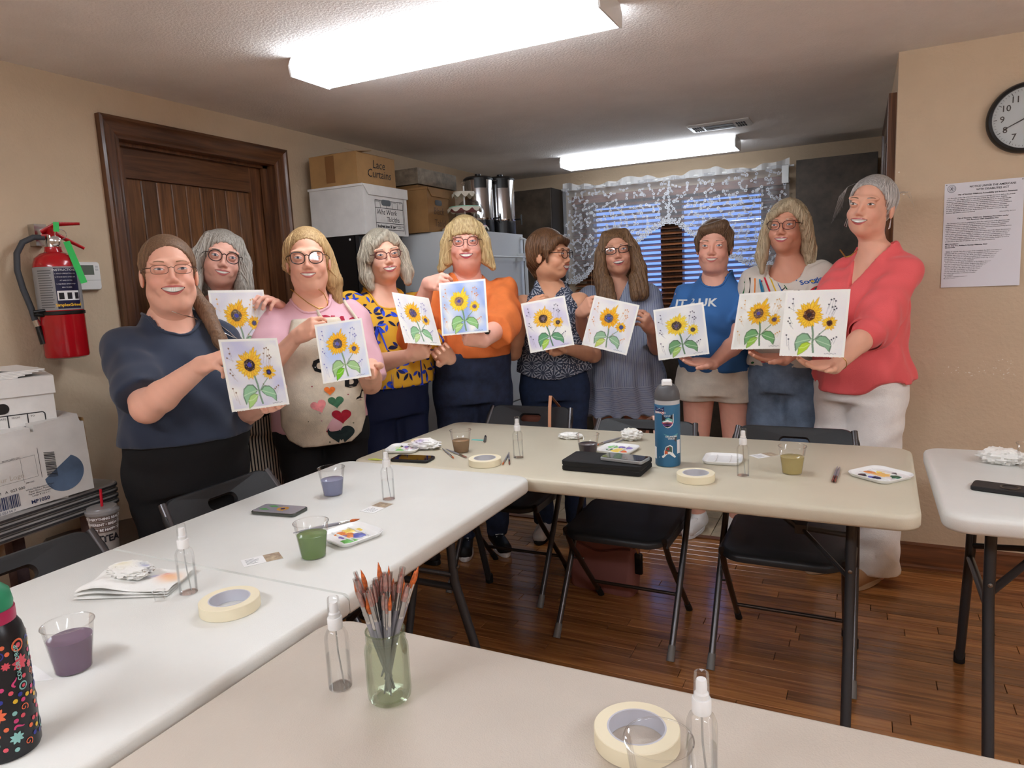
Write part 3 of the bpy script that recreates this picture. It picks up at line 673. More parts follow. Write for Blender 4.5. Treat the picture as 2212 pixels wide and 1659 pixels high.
# stack of folded panels on trestles by the wall
st = empty('stacked_panels', (-2.47, 1.02, 0), .10, 'stack of thin grey folded panels by the left wall carrying boxes', 'panel stack')
M_pan = mat('panel_grey', (150, 148, 146), rough=.4, var=.08, vscale=9); M_pane2 = mat('panel_edge_dark', (60, 60, 62), rough=.5)
for k in range(4):
    z = .68+k*.0195
    MB().slab(.50, .92, .05, [(.004, z), (0, z+.004), (0, z+.013), (.004, z+.017)], 6).build('panel', M_pan, st)
    MB().slab(.502, .922, .05, [(0, z+.005), (.0, z+.012)], 6).build('panel_edge', M_pane2, st)
for sx in (-1, 1):
    for sy in (-1, 1): MB().box(sx*.20-.022, sx*.20+.022, sy*.36-.022, sy*.36+.022, 0, .68).build('leg', mat('worn_wood_leg', (92, 78, 82), rough=.6, var=.25, vscale=20), st)
ZST = .755
M_wcard = mat('white_cardboard', (222, 220, 216), rough=.65, var=.03, vscale=12)
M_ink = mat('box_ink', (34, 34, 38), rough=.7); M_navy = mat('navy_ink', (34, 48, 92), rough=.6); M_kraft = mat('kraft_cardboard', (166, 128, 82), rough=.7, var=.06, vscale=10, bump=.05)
M_kraftd = mat('kraft_darker_board', (150, 112, 68), rough=.7, var=.06, vscale=10)  # slightly darker kraft tone for the boxes on the white refrigerator
def storage_box(name, loc, rz, w, d, h, m, label, lidh=.055):
    """file box: body, overhanging lid with slanted end flap, hand hole; +x is the printed end"""
    c = empty(name, loc, rz, label, 'box')
    MB().box(-d/2, d/2, -w/2, w/2, 0, h-.004).build('body', m, c)
    lid = MB().box(-d/2-.006, d/2+.004, -w/2-.005, w/2+.005, h-.012, h).build('lid', m, c)
    b = MB(); x = d/2+.003; pts = [(-w/2-.004, h-.001), (-w/2+.045, h-lidh), (w/2+.005, h-lidh), (w/2+.005, h-.001)]
    b.rings([[(x, y, z) for y, z in pts], [(x+.004, y, z) for y, z in pts]]).build('lid_flap', m, lid)
    MB().box(-d/2-.002, d/2+.003, w/2+.0005, w/2+.0045, h-lidh, h-.006).build('lid_flap', m, lid)
    o = MB().slab(.085, .032, .0155, [(0, 0), (0, .001)], 6).build('hand_hole', M_blk, c); o.matrix_local = Matrix(((0, 0, 1, d/2+.0006), (1, 0, 0, 0), (0, 1, 0, h-lidh-.033), (0, 0, 0, 1)))
    return c
def endprint(c, d, items, m=M_ink):
    """items: ('line', y0,z0,y1,z1,t) or ('text', s, y, z, size) on the +x end"""
    b = MB()
    for it in items:
        if it[0] == 'line':
            _, y0, z0, y1, z1, t = it; dy, dz = y1-y0, z1-z0; q = math.hypot(dy, dz); ny, nz = -dz/q*t/2, dy/q*t/2
            b.poly([(d/2+.0012, y0-ny, z0-nz), (d/2+.0012, y1-ny, z1-nz), (d/2+.0012, y1+ny, z1+nz), (d/2+.0012, y0+ny, z0+nz)])
    if b.v: b.build('printed_form', m, c, smooth=False)
    for it in items:
        if it[0] == 'text':
            o = meshobj('lettering', text_mesh('lettering', it[1], it[4], it[5] if len(it) > 5 else m, **(it[6] if len(it) > 6 else {})), None, c)
            o.matrix_local = Matrix(((0, 0, 1, d/2+.0013), (1, 0, 0, it[2]), (0, 1, 0, it[3]), (0, 0, 0, 1)))
def frame_lines(y0, y1, z0, z1, t): return [('line', y0, z0, y1, z0, t), ('line', y0, z1, y1, z1, t), ('line', y0, z0, y0, z1, t), ('line', y1, z0, y1, z1, t)]
sb = storage_box('storage_box', (-2.50, 1.24, ZST), -.42, .32, .40, .395, M_wcard, 'white file storage box under loose papers at the left edge')
d_ = .40
its = [('line', -.15, .285, .125, .285, .003), ('line', -.15, .245, .125, .245, .003), ('line', .125, .285, .13, .28, .003), ('line', .13, .28, .13, .235, .003)]
for y in (-.10, -.03, .035, .085): its.append(('line', y, .245, y, .285, .003))
for s, y in (('BOX NO.', -.125), ('BOX LOCATION', -.065), ('DESTROY DATE', .003), ('FROM', .055), ('TO', .098)): its.append(('text', s, y, .276, .0078))
its.append(('text', 'CONTENTS', 0.02, .234, .0095)); endprint(sb, d_, its)
pb = empty('paper_carton', (-2.395, 1.18, ZST), -.10, 'white copy paper carton leaning at the left edge, printed with barcodes', 'box')
pb.rotation_euler = (0.045, .04, -.10)
MB().box(-.14, .14, -.215, .215, .008, .235).build('body', M_wcard, pb)
b = MB(); b.rings([[(.02, -.215, .233), (.14, -.215, .233), (.141, -.21, .25), (.02, -.21, .25)], [(.02, .06, .233), (.14, .06, .233), (.141, .06, .25), (.02, .06, .25)]]).build('torn_flap', M_wcard, pb)
b = MB(); b.rings([[(.02, .07, .233), (.14, .07, .233), (.141, .07, .256), (.02, .07, .258)], [(.02, .205, .233), (.14, .205, .233), (.139, .20, .262), (.02, .2, .262)]]).build('torn_flap', M_wcard, pb)
MB().box(-.13, .138, .2155, .2175, .14, .245).build('torn_edge', M_kraft, pb)
PB = .28
bar = []; rr = random.Random(4); y = -.10
while y < .0:
    w = rr.choice([.0012, .002, .003]); bar.append(('line', y, .022, y, .062, w)); y += w+rr.choice([.0012, .002])
endprint(pb, PB, bar, M_navy)
bar = []; z = .165
while z > .085:
    w = rr.choice([.0012, .002, .003]); bar.append(('line', .085, z, .115, z-.006, w)); z -= w+rr.choice([.001, .002])
bar += frame_lines(-.065, .06, .098, .165, .0006)+[('line', .07, .185, .07, .09, .0012), ('line', .02, .17, .02, .09, .0006)]
endprint(pb, PB, bar, M_ink)
endprint(pb, PB, [('text', 'BOI', -.155, .115, .032, M_navy, dict(bold=.0012)), ('text', '20lb.', -.15, .09, .026, M_navy), ('text', 'MP1050', .055, .022, .016, M_navy, dict(bold=.0004)), ('text', '96', -.145, .062, .02, M_prtw, dict(bold=.0006)),
    ('text', '10  RM   A  023 000', -.03, .074, .012), ('text', '4 2396 05134 7', -.05, .014, .011, M_navy), ('text', 'MP1050', .035, .085, .007),
    ('text', 'White Multipurpose Paper\nPapel Blanco Multiuso\nPapier Blanc Polyvalent\nLetter 8 1/2 x 11', .06, .052, .0075), ('text', 'SHIP TO: OKC DC\nNORMAN OK 73069\nUNITED STATES', -.115, .135, .0075), ('text', 'Your Logo', -.02, .112, .02, mat('faded_ink', (200, 190, 176))), ('text', 'FROM PAPER CO', -.005, .168, .006)])
o = MB().lathe([(.0, 0), (.021, 0), (.021, .0006), (0, .0006)], 24).build('seal', mat('seal_gold', (178, 152, 100)), pb); o.matrix_local = Matrix(((0, 0, 1, PB/2+.0007), (1, 0, 0, -.145), (0, 1, 0, .062), (0, 0, 0, 1)))
o = MB().poly([(.058*math.cos(a), .058*math.sin(a), 0) for a in np.linspace(PI*1.02, PI*2.35, 30)]).build('round_logo', mat('logo_slate', (84, 104, 130), rough=.5, var=.2), pb); o.matrix_local = Matrix(((0, 0, 1, PB/2+.0006), (1, 0, 0, .135), (0, 1, 0, .085), (0, 0, 0, 1)))
pp = empty('loose_papers', (-2.46, 1.2, 1.1505), -.35, 'loose white papers stacked on the file storage box', 'paper')
for k in range(5): MB().box(-.15, .14, -.12, .10+k*.012, k*.004, k*.004+.0035).build('sheet', mat('paper_sheet', (228, 226, 222), rough=.7), pp).rotation_euler = (0, 0, (k-2)*.05)
b = MB(); b.rings([[(-.15, -.12, .02), (.12, -.12, .02), (.12, -.12, .0208), (-.15, -.12, .0208)], [(-.15, .0, .03), (.12, .0, .032), (.12, .0, .0328), (-.15, .0, .0308)], [(-.15, .07, .02), (.12, .08, .018), (.12, .08, .0188), (-.15, .07, .0208)]]).build('sheet', mat('paper_sheet', (228, 226, 222)), pp)
# dark carved wooden chair behind the boxes
wc = empty('carved_chair', (-2.55, 1.62, 0), -.5, 'dark carved wooden chair against the left wall behind the boxes', 'chair')
M_mahog = wood_mat('dark_mahogany', (26, 10, 8), (58, 26, 18), axis='z', rough=.3, coat=.3)
for sx in (-1, 1): MB().tube([(sx*.17, .12, 0), (sx*.16, .12, .5), (sx*.15, .15, .93)], .02, 8).build('back_post', M_mahog, wc)
for sx in (-1, 1): MB().tube([(sx*.18, -.2, 0), (sx*.17, -.2, .44)], .02, 8).build('front_leg', M_mahog, wc)
MB().slab(.40, .38, .04, [(.01, .44), (0, .45), (0, .47), (.01, .48)], 5, cy=-.03).build('seat', M_mahog, wc)
b = MB(); pts = [(-.17, .86), (-.10, .93), (0, .965), (.10, .93), (.17, .86), (.13, .84), (0, .87), (-.13, .84)]; b.rings([[(x, .13, z) for x, z in pts], [(x, .165, z) for x, z in pts]]).build('crest_rail', M_mahog, wc)
b = MB(); pts = [(-.05, .5), (.05, .5), (.035, .65), (.06, .78), (.04, .87), (-.04, .87), (-.06, .78), (-.035, .65)]; b.rings([[(x, .135, z) for x, z in pts], [(x, .155, z) for x, z in pts]]).build('splat', M_mahog, wc)
b = MB()
for k in range(3):
    a = .4*(k-1); b.tube([(0, .128, .80), (.02*math.sin(a), .122, .86), (.05*math.sin(a), .128, .92)], [.004, .012, .003], 8)
b.build('carving', mat('carving_olive', (84, 78, 52), rough=.4), wc)
# iced drink cup with straw on a low stand
dk = empty('drink_cup', (-2.13, 1.33, .56), 0, 'tall lidded paper drink cup with a red straw behind the folding chair', 'cup')
MB().lathe([(.031, 0), (.033, .004), (.044, .150), (.0445, .152)], 32).build('body', mat('cup_grey_print', (172, 166, 160), rough=.5), dk)
MB().lathe([(.0478, .150), (.049, .153), (.0485, .160), (.045, .163), (.042, .170), (.0, .171)], 32).build('lid', mat('lid_clear_grey', (150, 148, 148), rough=.2, alpha=.75), dk)
MB().tube([(.002, 0, .16), (.0, 0.004, .225)], .0042, 10).build('straw', mat('straw_red', (190, 24, 44), rough=.35), dk)
CD = math.atan2(-1.33, 2.13)
M_band = mat('cup_band_brown', (96, 78, 72), rough=.6)
for z, s in ((.140, 'FOR EVERYTHING REAL TEA'), (.122, 'DIFFERENT • BREW IT'), (.104, 'HAPPY BE HAPPY SIP')):
    wrappatch(dk, 'print_band', M_band, .0335+.0113*z/.15+.0006, CD-1.0, CD+1.0, z-.0075, z+.0075); wraptext(s, .011, M_prtw, .0335+.0113*z/.15+.0011, CD, z, dk, bold=.0003)
wraptext('MTEA', .03, M_prtb, .0335+.0113*.07/.15+.0012, CD+.1, .074, dk, bold=.001)
sd = MB(); sd.lathe([(.09, 0), (.09, .02), (.02, .03), (.02, .53), (.11, .54), (.11, .56)], 24); tag(sd.build('low_stand', M_mahog, loc=(-2.13, 1.33, 0)), 'small dark round stand under the drink cup', 'stand')

# ---------------------------------------------------------------- kitchen appliances and the things on top
fr = empty('black_refrigerator', (-2.585, 3.26, 0), 0, 'tall black appliance beside the planked door with boxes on top', 'refrigerator')
M_fb = mat('fridge_black', (16, 16, 17), rough=.35, bump=.05, bscale=600)
MB().box(-.185, .16, -.20, .20, .02, 1.655).build('cabinet', M_fb, fr)
MB().box(.165, .19, -.198, .198, .06, 1.655).build('door', mat('fridge_black_door', (40, 41, 43), rough=.3), fr)
MB().box(-.16, .17, -.18, .18, 0, .03).build('base', M_blk, fr)
MB().tube([(.20, -.16, .9), (.225, -.16, .92), (.225, -.16, 1.4), (.20, -.16, 1.42)], .008, 8).build('handle', M_blk, fr)
MB().lathe([(.006, 0), (.006, .002), (0, .004)], 12).build('screw', M_white, fr, loc=(.13, -.2, 1.635)).rotation_euler = (PI/2, 0, 0)
wf = empty('white_refrigerator', (-2.405, 4.01, 0), 0, 'white refrigerator with a towel bar behind the woman in orange', 'refrigerator')
M_fw = mat('fridge_white', (212, 216, 218), rough=.38, bump=.06, bscale=500)
MB().box(-.365, .27, -.39, .39, .03, 1.685).build('cabinet', M_fw, wf)
up = MB().box(.28, .345, -.388, .388, .58, 1.685).build('door', M_fw, wf); lo = MB().box(.28, .345, -.388, .388, .06, .57).build('freezer_door', M_fw, wf)
MB().box(-.34, .27, -.37, .37, 0, .03).build('base', M_blk, wf)
MB().tube([(.345, .35, 1.66), (.375, .36, 1.65), (.375, .36, 1.05), (.345, .35, 1.04)], .011, 10).build('handle', M_fw, up)
MB().tube([(.345, .35, .55), (.375, .36, .54), (.375, .36, .3), (.345, .35, .29)], .011, 10).build('handle', M_fw, lo)
MB().tube([(.385, -.33, 1.53), (.385, .42, 1.53)], .006, 10).build('towel_bar', M_fw, up)
for y in (-.3, .3): MB().box(.345, .39, y-.012, y+.012, 1.505, 1.555).build('towel_bar_bracket', M_fw, up)
ZF = 1.657
wb = storage_box('storage_box', (-2.525, 3.255, ZF), 0, .40, .36, .262, M_wcard, 'white file box of tablecloths on the black appliance')
its = frame_lines(-.10, .155, .03, .185, .003)+[('line', -.10, .145, .155, .145, .003), ('line', -.10, .065, .155, .065, .003)]+[('line', y, .145, y, .185, .0025) for y in (-.055, 0, .055, .105)]
its += [('line', .165, .01, .165, .205, .003)]
its += [('text', 'Wht Work', .0, .122, .04, M_ink, dict(shear=.2)), ('text', 'Tblclths', .055, .085, .038, M_ink, dict(shear=.1)), ('text', 'budget box & bag', -.005, .047, .0235, M_ink, dict(bold=.0008)), ('text', 'TO REORDER CALL\n800-555', .115, .047, .009)]
for s, y in (('BOX NO', -.078), ('LOCATION', -.028), ('DESTROY', .027), ('FROM', .08), ('TO', .13)): its.append(('text', s, y, .178, .009))
endprint(wb, .36, its)
lc = empty('cardboard_box', (-2.53, 3.25, ZF+.2635), 0, 'brown taped cardboard box marked for lace curtains on the white file box', 'box')
MB().box(-.17, .15, -.18, .16, 0, .165).build('body', M_kraft, lc)
b = MB(); b.rings([[(-.17, -.18, .165), (.15, -.18, .165), (.15, -.18, .168), (-.17, -.18, .168)], [(-.15, -.02, .205), (.13, -.02, .19), (.13, -.02, .193), (-.15, -.02, .208)]]).build('flap', M_kraft, lc)
b = MB(); b.rings([[(.15, -.17, .164), (.15, .15, .164), (.153, .15, .164), (.153, -.17, .164)], [(.05, -.15, .195), (.05, .15, .195), (.053, .15, .195), (.053, -.15, .195)]]).build('flap', M_kraft, lc)
MB().box(-.06, .0, -.1812, -.18, .02, .16).build('packing_tape', mat('packing_tape', (136, 96, 58), rough=.3), lc)
endprint(lc, .30, [('text', 'Lace\nCurtains', .01, .09, .062, M_ink, dict(shear=.15, lsp=.8))])
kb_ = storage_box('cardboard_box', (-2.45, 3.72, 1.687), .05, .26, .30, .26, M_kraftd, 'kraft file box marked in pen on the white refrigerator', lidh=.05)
endprint(kb_, .30, [('text', 'Black', .0, .125, .06, mat('pen_brown', (92, 62, 36)), dict(shear=.1)), ('text', 'Tablcl', .01, .055, .06, mat('pen_brown', (92, 62, 36)), dict(shear=.1))])
pbx = empty('patterned_box', (-2.60, 3.93, 1.687), .0, 'flat patterned grey and tan box behind the kraft file box', 'box')
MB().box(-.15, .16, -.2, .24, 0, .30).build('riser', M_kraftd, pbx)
MB().box(-.16, .17, -.21, .25, .305, .40).build('body', mat('toile_print', (168, 152, 130), rough=.6, var=.0, vscale=16, rgb2=(92, 82, 72)), pbx)
cs = empty('cake_stand', (-2.16, 3.80, 1.6855), 0, 'three tier scalloped cake stand with a glass dome on the white refrigerator', 'cake stand')
M_scal = mat('cream_enamel', (226, 222, 206), rough=.35); M_pinke = mat('rose_enamel', (176, 96, 100), rough=.4); M_mint = mat('mint_rim', (150, 205, 180), rough=.4)
def tier(z, r, m2, nm):
    n = 72; top = []; mid = []; low_ = []
    for j in range(n):
        a = 2*PI*j/n; s = .022*abs(math.sin(a*5)); 
        top.append((r*.96*math.cos(a), r*.96*math.sin(a), z)); mid.append((r*math.cos(a), r*math.sin(a), z-.004)); low_.append(((r+.008)*math.cos(a), (r+.008)*math.sin(a), z-.008-s))
    b = MB(); b.rings([low_, mid, top], cap=False); b.f.append(tuple(range(2*n, 3*n))); o = b.build(nm, M_scal, cs)
    MB().lathe([(r*.99, z-.004), (r*.97, z+.003), (r*.94, z+.001)], 48, cap=False).build('rim', m2, o); return o
tier(.028, .135, M_pinke, 'tier_plate'); tier(.145, .098, M_mint, 'tier_plate'); tier(.232, .066, M_scal, 'tier_plate')
MB().lathe([(.084, .122), (.088, .128), (.088, .138), (.08, .14)], 36).build('tier_underside', M_pinke, cs)
MB().tube([(0, 0, .02), (0, 0, .27)], .005, 10).build('post', M_white, cs); MB().tube([(0, 0, .26)]+[(.012*math.sin(a), 0, .275+.012*(1-math.cos(a))) for a in np.linspace(0, 2*PI, 14)], .0018, 6).build('top_ring', M_chrome, cs)
gd = MB().lathe([(.10, 0), (.101, .06), (.099, .11), (.085, .165), (.055, .20), (.02, .215), (.008, .218), (.012, .235), (0, .24)], 36, cap=False).build('glass_dome', glass_mat('clear_glass', trans_mix=.85), loc=(-2.23, 3.99, 1.6855)); tag(gd, 'clear glass dome behind the scalloped cake stand', 'glass dome')
for (ux, uy, hh, lb) in ((-2.22, 4.10, .36, 'shorter steel coffee urn with black lid beside the cake stand'), (-2.17, 4.315, .375, 'steel coffee urn with black base above the woman in orange')):
    u = empty('coffee_urn', (ux, uy, 1.6855), 0, lb, 'coffee urn', 'coffee urns on the refrigerator'); r = .092
    M_st = mat('polished_steel', (206, 206, 208), rough=.12, metal=1)
    MB().lathe([(r*.93, 0), (r*1.0, .004), (r*1.0, .075), (r*.99, .085)], 40).build('base', mat('urn_black', (24, 24, 26), rough=.35), u)
    MB().lathe([(r*.99, .085), (r*1.01, .09), (r*1.0, .10), (r*1.0, hh-.03), (r*.99, hh-.02)], 48).build('tank', M_st, u)
    MB().lathe([(r*1.05, hh-.022), (r*1.06, hh-.012), (r*.9, hh), (r*.3, hh+.006), (.02, hh+.008), (.02, hh+.02), (0, hh+.022)], 40).build('lid', mat('urn_black', (24, 24, 26)), u)
    aa = math.atan2(-uy, -ux)+.15
    wrappatch(u, 'handle_tab', mat('urn_black', (24, 24, 26)), r*1.03, aa-.42, aa+.42, hh-.075, hh-.015)
    sx, sy = math.cos(aa+1.45), math.sin(aa+1.45)
    MB().tube([(sx*r, sy*r, .10), (sx*(r+.035), sy*(r+.035), .10), (sx*(r+.04), sy*(r+.04), .13), (sx*(r+.04), sy*(r+.04), .065)], .006, 8).build('tap', M_blk, u)
# ---------------------------------------------------------------- implicit surfaces (bodies, clothes, hair)
def smin(a, b, k):
    h = np.clip(.5+.5*(b-a)/k, 0, 1); return b*(1-h)+a*h-k*h*(1-h)
class Field:
    def __init__(s, lo, hi, h):
        s.h = h; s.lo = np.asarray(lo, float); n = np.ceil((np.asarray(hi)-s.lo)/h).astype(int)+1
        s.ax = [(s.lo[i]+h*np.arange(n[i])).astype(np.float32) for i in range(3)]
        s.F = np.full(n, .5, np.float32)
    def sub(s, lo, hi):
        sl = []
        for i in range(3):
            a = int(np.clip(math.floor((lo[i]-s.lo[i])/s.h), 0, len(s.ax[i])-1)); b = int(np.clip(math.ceil((hi[i]-s.lo[i])/s.h)+1, a+1, len(s.ax[i])))
            sl.append(slice(a, b))
        return tuple(sl), s.ax[0][sl[0]][:, None, None], s.ax[1][sl[1]][None, :, None], s.ax[2][sl[2]][None, None, :]
    def full(s): return s.ax[0][:, None, None], s.ax[1][None, :, None], s.ax[2][None, None, :]
    def add(s, prim, k=.02, grow=0.0):
        fn, lo, hi = prim; m = k+3*s.h+grow
        sl, X, Y, Z = s.sub(np.asarray(lo)-m, np.asarray(hi)+m)
        if s.F[sl].size == 0: return s
        s.F[sl] = smin(s.F[sl], fn(X, Y, Z)-grow, k); return s
    def carve(s, prim, k=.01):
        fn, lo, hi = prim; m = k+3*s.h
        sl, X, Y, Z = s.sub(np.asarray(lo)-m, np.asarray(hi)+m)
        if s.F[sl].size == 0: return s
        s.F[sl] = -smin(-s.F[sl], fn(X, Y, Z), k); return s
    def clip(s, fn): s.F = np.maximum(s.F, fn(*s.full())); return s
    def disp(s, fn): s.F = s.F+fn(*s.full()).astype(np.float32); return s
    def mesh(s):
        F = s.F; I = F < 0; I[0] = I[-1] = False; I[:, 0] = I[:, -1] = False; I[:, :, 0] = I[:, :, -1] = False
        F = np.where(I, np.minimum(F, -1e-6), np.maximum(F, 1e-6))
        c = np.zeros(tuple(d-1 for d in F.shape), np.int8)
        for dx in (0, 1):
            for dy in (0, 1):
                for dz in (0, 1): c += I[dx:F.shape[0]-1+dx, dy:F.shape[1]-1+dy, dz:F.shape[2]-1+dz]
        act = np.argwhere((c > 0) & (c < 8)); n = len(act)
        if n == 0: return np.zeros((0, 3)), np.zeros((0, 4), int)
        cor = np.stack([F[act[:, 0]+(k & 1), act[:, 1]+((k >> 1) & 1), act[:, 2]+((k >> 2) & 1)] for k in range(8)], 1)
        acc = np.zeros((n, 3)); cnt = np.zeros(n)
        for a in range(8):
            for bit in (1, 2, 4):
                b = a | bit
                if b == a: continue
                fa, fb = cor[:, a], cor[:, b]; m = (fa < 0) != (fb < 0); t = fa/(fa-fb+1e-12)
                pa = np.array([a & 1, (a >> 1) & 1, (a >> 2) & 1], float); pb = np.array([b & 1, (b >> 1) & 1, (b >> 2) & 1], float)
                acc[m] += pa+(pb-pa)*t[m, None]; cnt[m] += 1
        V = s.lo+s.h*(act+acc/np.maximum(cnt, 1)[:, None])
        idx = np.full(c.shape, -1, np.int32); idx[tuple(act.T)] = np.arange(n)
        Q = []
        for ax in range(3):
            sl0 = [slice(None)]*3; sl1 = [slice(None)]*3; sl0[ax] = slice(0, -1); sl1[ax] = slice(1, None)
            e = np.argwhere(I[tuple(sl0)] != I[tuple(sl1)])
            if len(e) == 0: continue
            u, v = [(1, 2), (2, 0), (0, 1)][ax]
            e = e[(e[:, u] > 0) & (e[:, v] > 0)]
            ins = I[tuple(e.T)]
            def ix(du, dv):
                q = e.copy(); q[:, u] -= du; q[:, v] -= dv; return idx[tuple(q.T)]
            f = np.stack([ix(1, 1), ix(0, 1), ix(0, 0), ix(1, 0)], 1)
            f[~ins] = f[~ins][:, ::-1]; Q.append(f)
        Q = np.concatenate(Q); Q = Q[(Q >= 0).all(1)]
        return V, Q
def cone(a, b, r1, r2):
    a = np.asarray(a, float); b = np.asarray(b, float); ba = b-a; L = float(ba@ba)+1e-12
    def fn(X, Y, Z):
        t = np.clip(((X-a[0])*ba[0]+(Y-a[1])*ba[1]+(Z-a[2])*ba[2])/L, 0, 1).astype(np.float32)
        return np.sqrt((X-a[0]-t*ba[0])**2+(Y-a[1]-t*ba[1])**2+(Z-a[2]-t*ba[2])**2)-(r1+(r2-r1)*t)
    R = max(r1, r2); return fn, np.minimum(a, b)-R, np.maximum(a, b)+R
def ell(c, r, R=None):
    c = np.asarray(c, float); r = np.asarray(r, float)
    def fn(X, Y, Z):
        x, y, z = X-c[0], Y-c[1], Z-c[2]
        if R is not None: x, y, z = (R[0][0]*x+R[1][0]*y+R[2][0]*z, R[0][1]*x+R[1][1]*y+R[2][1]*z, R[0][2]*x+R[1][2]*y+R[2][2]*z)
        k0 = np.sqrt((x/r[0])**2+(y/r[1])**2+(z/r[2])**2); k1 = np.sqrt((x/r[0]**2)**2+(y/r[1]**2)**2+(z/r[2]**2)**2)+1e-9
        return k0*(k0-1)/k1
    m = max(r) if R is not None else r
    return fn, c-m, c+m
def loft(keys):
    """keys: (z, cx, cy, wx, wy[, p]) rising in z; a torso-like stack of ellipses"""
    K = np.array([k[:5] for k in keys], float); z = K[:, 0]; zz = np.linspace(z[0], z[-1], 80)
    def sm(col):
        y = np.interp(zz, z, K[:, col]); k = np.ones(9)/9; yp = np.pad(y, 4, mode='edge'); return np.convolve(yp, k, 'valid')
    T = [sm(i) for i in range(1, 5)]
    def fn(X, Y, Z):
        cx, cy, wx, wy = [np.interp(Z, zz, t).astype(np.float32) for t in T]
        x = (X-cx); y = (Y-cy); k0 = np.sqrt((x/wx)**2+(y/wy)**2); k1 = np.sqrt((x/wx**2)**2+(y/wy**2)**2)+1e-6
        d = k0*(k0-1)/k1
        dz = np.maximum(zz[0]-Z, Z-zz[-1])
        return np.where(dz > 0, np.sqrt(np.maximum(d, 0)**2+dz**2), np.maximum(d, dz*.6))
    w = max(K[:, 3].max(), K[:, 4].max())+.05
    return fn, np.array([K[:, 1].min()-w, K[:, 2].min()-w, z[0]]), np.array([K[:, 1].max()+w, K[:, 2].max()+w, z[-1]])
def waves(seed, n, fmin, fmax, amp, zs=1.0):
    r = np.random.RandomState(seed); D = r.normal(size=(n, 3)); D[:, 2] *= zs; D /= np.linalg.norm(D, axis=1)[:, None]
    D *= r.uniform(fmin, fmax, n)[:, None]; ph = r.uniform(0, 6.28, n)
    def fn(X, Y, Z):
        o = 0
        for i in range(n): o = o+np.sin(X*D[i, 0]+Y*D[i, 1]+Z*D[i, 2]+ph[i])
        return (o*amp/math.sqrt(n)).astype(np.float32)
    return fn
def bvh_of(V, F): return BVHTree.FromPolygons([tuple(v) for v in V], [tuple(f) for f in F])
def rotm(yaw, pitch, roll):
    """head turn: yaw>0 towards +x, pitch>0 chin up, roll>0 top towards +x"""
    return np.array(Matrix.Rotation(yaw, 3, 'Z') @ Matrix.Rotation(-pitch, 3, 'X') @ Matrix.Rotation(roll, 3, 'Y'))
# ---------------------------------------------------------------- people
M_skin = mat_attr('skin', rough=.48, spec=.35, bump=.05, bscale=500, sss=.06)
M_bolt = mat('steel_bolt', (150, 150, 150), rough=.3, metal=1)
M_teeth = mat('teeth', (236, 230, 218), rough=.25)
M_eyem = mat_attr('eye_print', rough=.18, spec=.6)
M_lens = glass_mat('spectacle_lens', (252, 252, 255), trans_mix=.975)
HS = 1.07
ell0, cone0 = ell, cone
def head_sdf(F, hp, C, R):
    """sculpt a head into field F; C = eye-level centre, R = rotation (person frame)"""
    wd = hp.get('wide', 1.0)*.95; jw = hp.get('jaw', 1.0)
    def T(p): return C+R@(np.array(p, float)*HS)
    def ell(c, r, R_): return ell0(c, np.array(r)*HS, R_)
    def cone(a, b, r1, r2): return cone0(a, b, r1*HS, r2*HS)
    def E(c, r, k): F.add(ell(T(c), r, R), k)
    E((0, .012, .030), (.0715*wd**.5, .091, .084), .02)
    E((0, -.022, -.035), (.0615*wd, .066, .075), .03)
    E((0, -.054, -.084), (.028*jw, .030, .027), .03)               # chin mass
    for s in (-1, 1):
        E((s*.040*wd*jw, -.010, -.064), (.022, .032, .028), .03)       # jaw corner
        E((s*.036*wd, -.060, -.036), (.026*wd, .027, .024), .02)       # cheek
        E((s*.030, -.080, .021), (.026, .012, .010), .016)         # brow ridge
        E((s*.0765*wd**.5, .014, -.012), (.007, .017, .029), .006)     # ear
        F.add(cone(T((s*.022, -.0865, -.050)), T((s*.034*wd, -.070, -.066)), .0085, .007), .012)  # smile fold bulge
    if hp.get('dchin', 0): E((0, -.028, -.105), (.042*wd, .040, .026*hp['dchin']), .03)
    F.add(cone(T((0, -.083, .008)), T((0, -.1030, -.031)), .0060, .0088), .014)     # nose bridge to tip
    for s in (-1, 1): F.add(ell(T((s*.0105, -.0945, -.036)), (.0070, .0090, .0064), R), .010)
    E((0, -.080, -.064), (.027, .014, .017), .012)                 # mouth mound
    for s in (-1, 1):
        F.carve(ell(T((s*.0315, -.1045, .000)), (.019, .015, .0125), R), .012)      # eye socket
        F.add(ell(T((s*.0315, -.0815, -.0005)), (.0155, .0125, .0125), R), .004)     # eyeball / lids
    F.carve(cone(T((-.021, -.100, -.0615)), T((.021, -.100, -.0615)), .0055, .0055), .006)   # mouth line
def skin_cols(V, C, R, tone, blush=.22):
    q = (V-C)@R/HS; base = lin(tone); c = np.tile(base, (len(V), 1))
    red = lin((205, 105, 95))
    for s in (-1, 1):
        d = np.linalg.norm((q-np.array([s*.042, -.07, -.036]))/np.array([1, 1.2, .9]), axis=1); w = blush*np.exp(-(d/.026)**2); c = c*(1-w[:, None])+red*w[:, None]
    d = np.linalg.norm(q-np.array([0, -.11, -.034]), axis=1); w = blush*.8*np.exp(-(d/.016)**2); c = c*(1-w[:, None])+red*w[:, None]
    n = np.sin(V[:, 0]*140+V[:, 2]*90)*np.sin(V[:, 1]*120-V[:, 2]*70); c = c*(1+.025*n[:, None])
    return np.clip(c, 0, 1)
def conform(bvh, pts, n, off, back=.25, strict=False):
    """drop points along direction n onto a surface; returns offset hit points"""
    out = []
    n = Vector(n).normalized()
    for p in pts:
        p = Vector(p); h = bvh.ray_cast(p-n*back, n)
        out.append((h[0]-n*off) if h[0] is not None else None if strict else p)
    return out
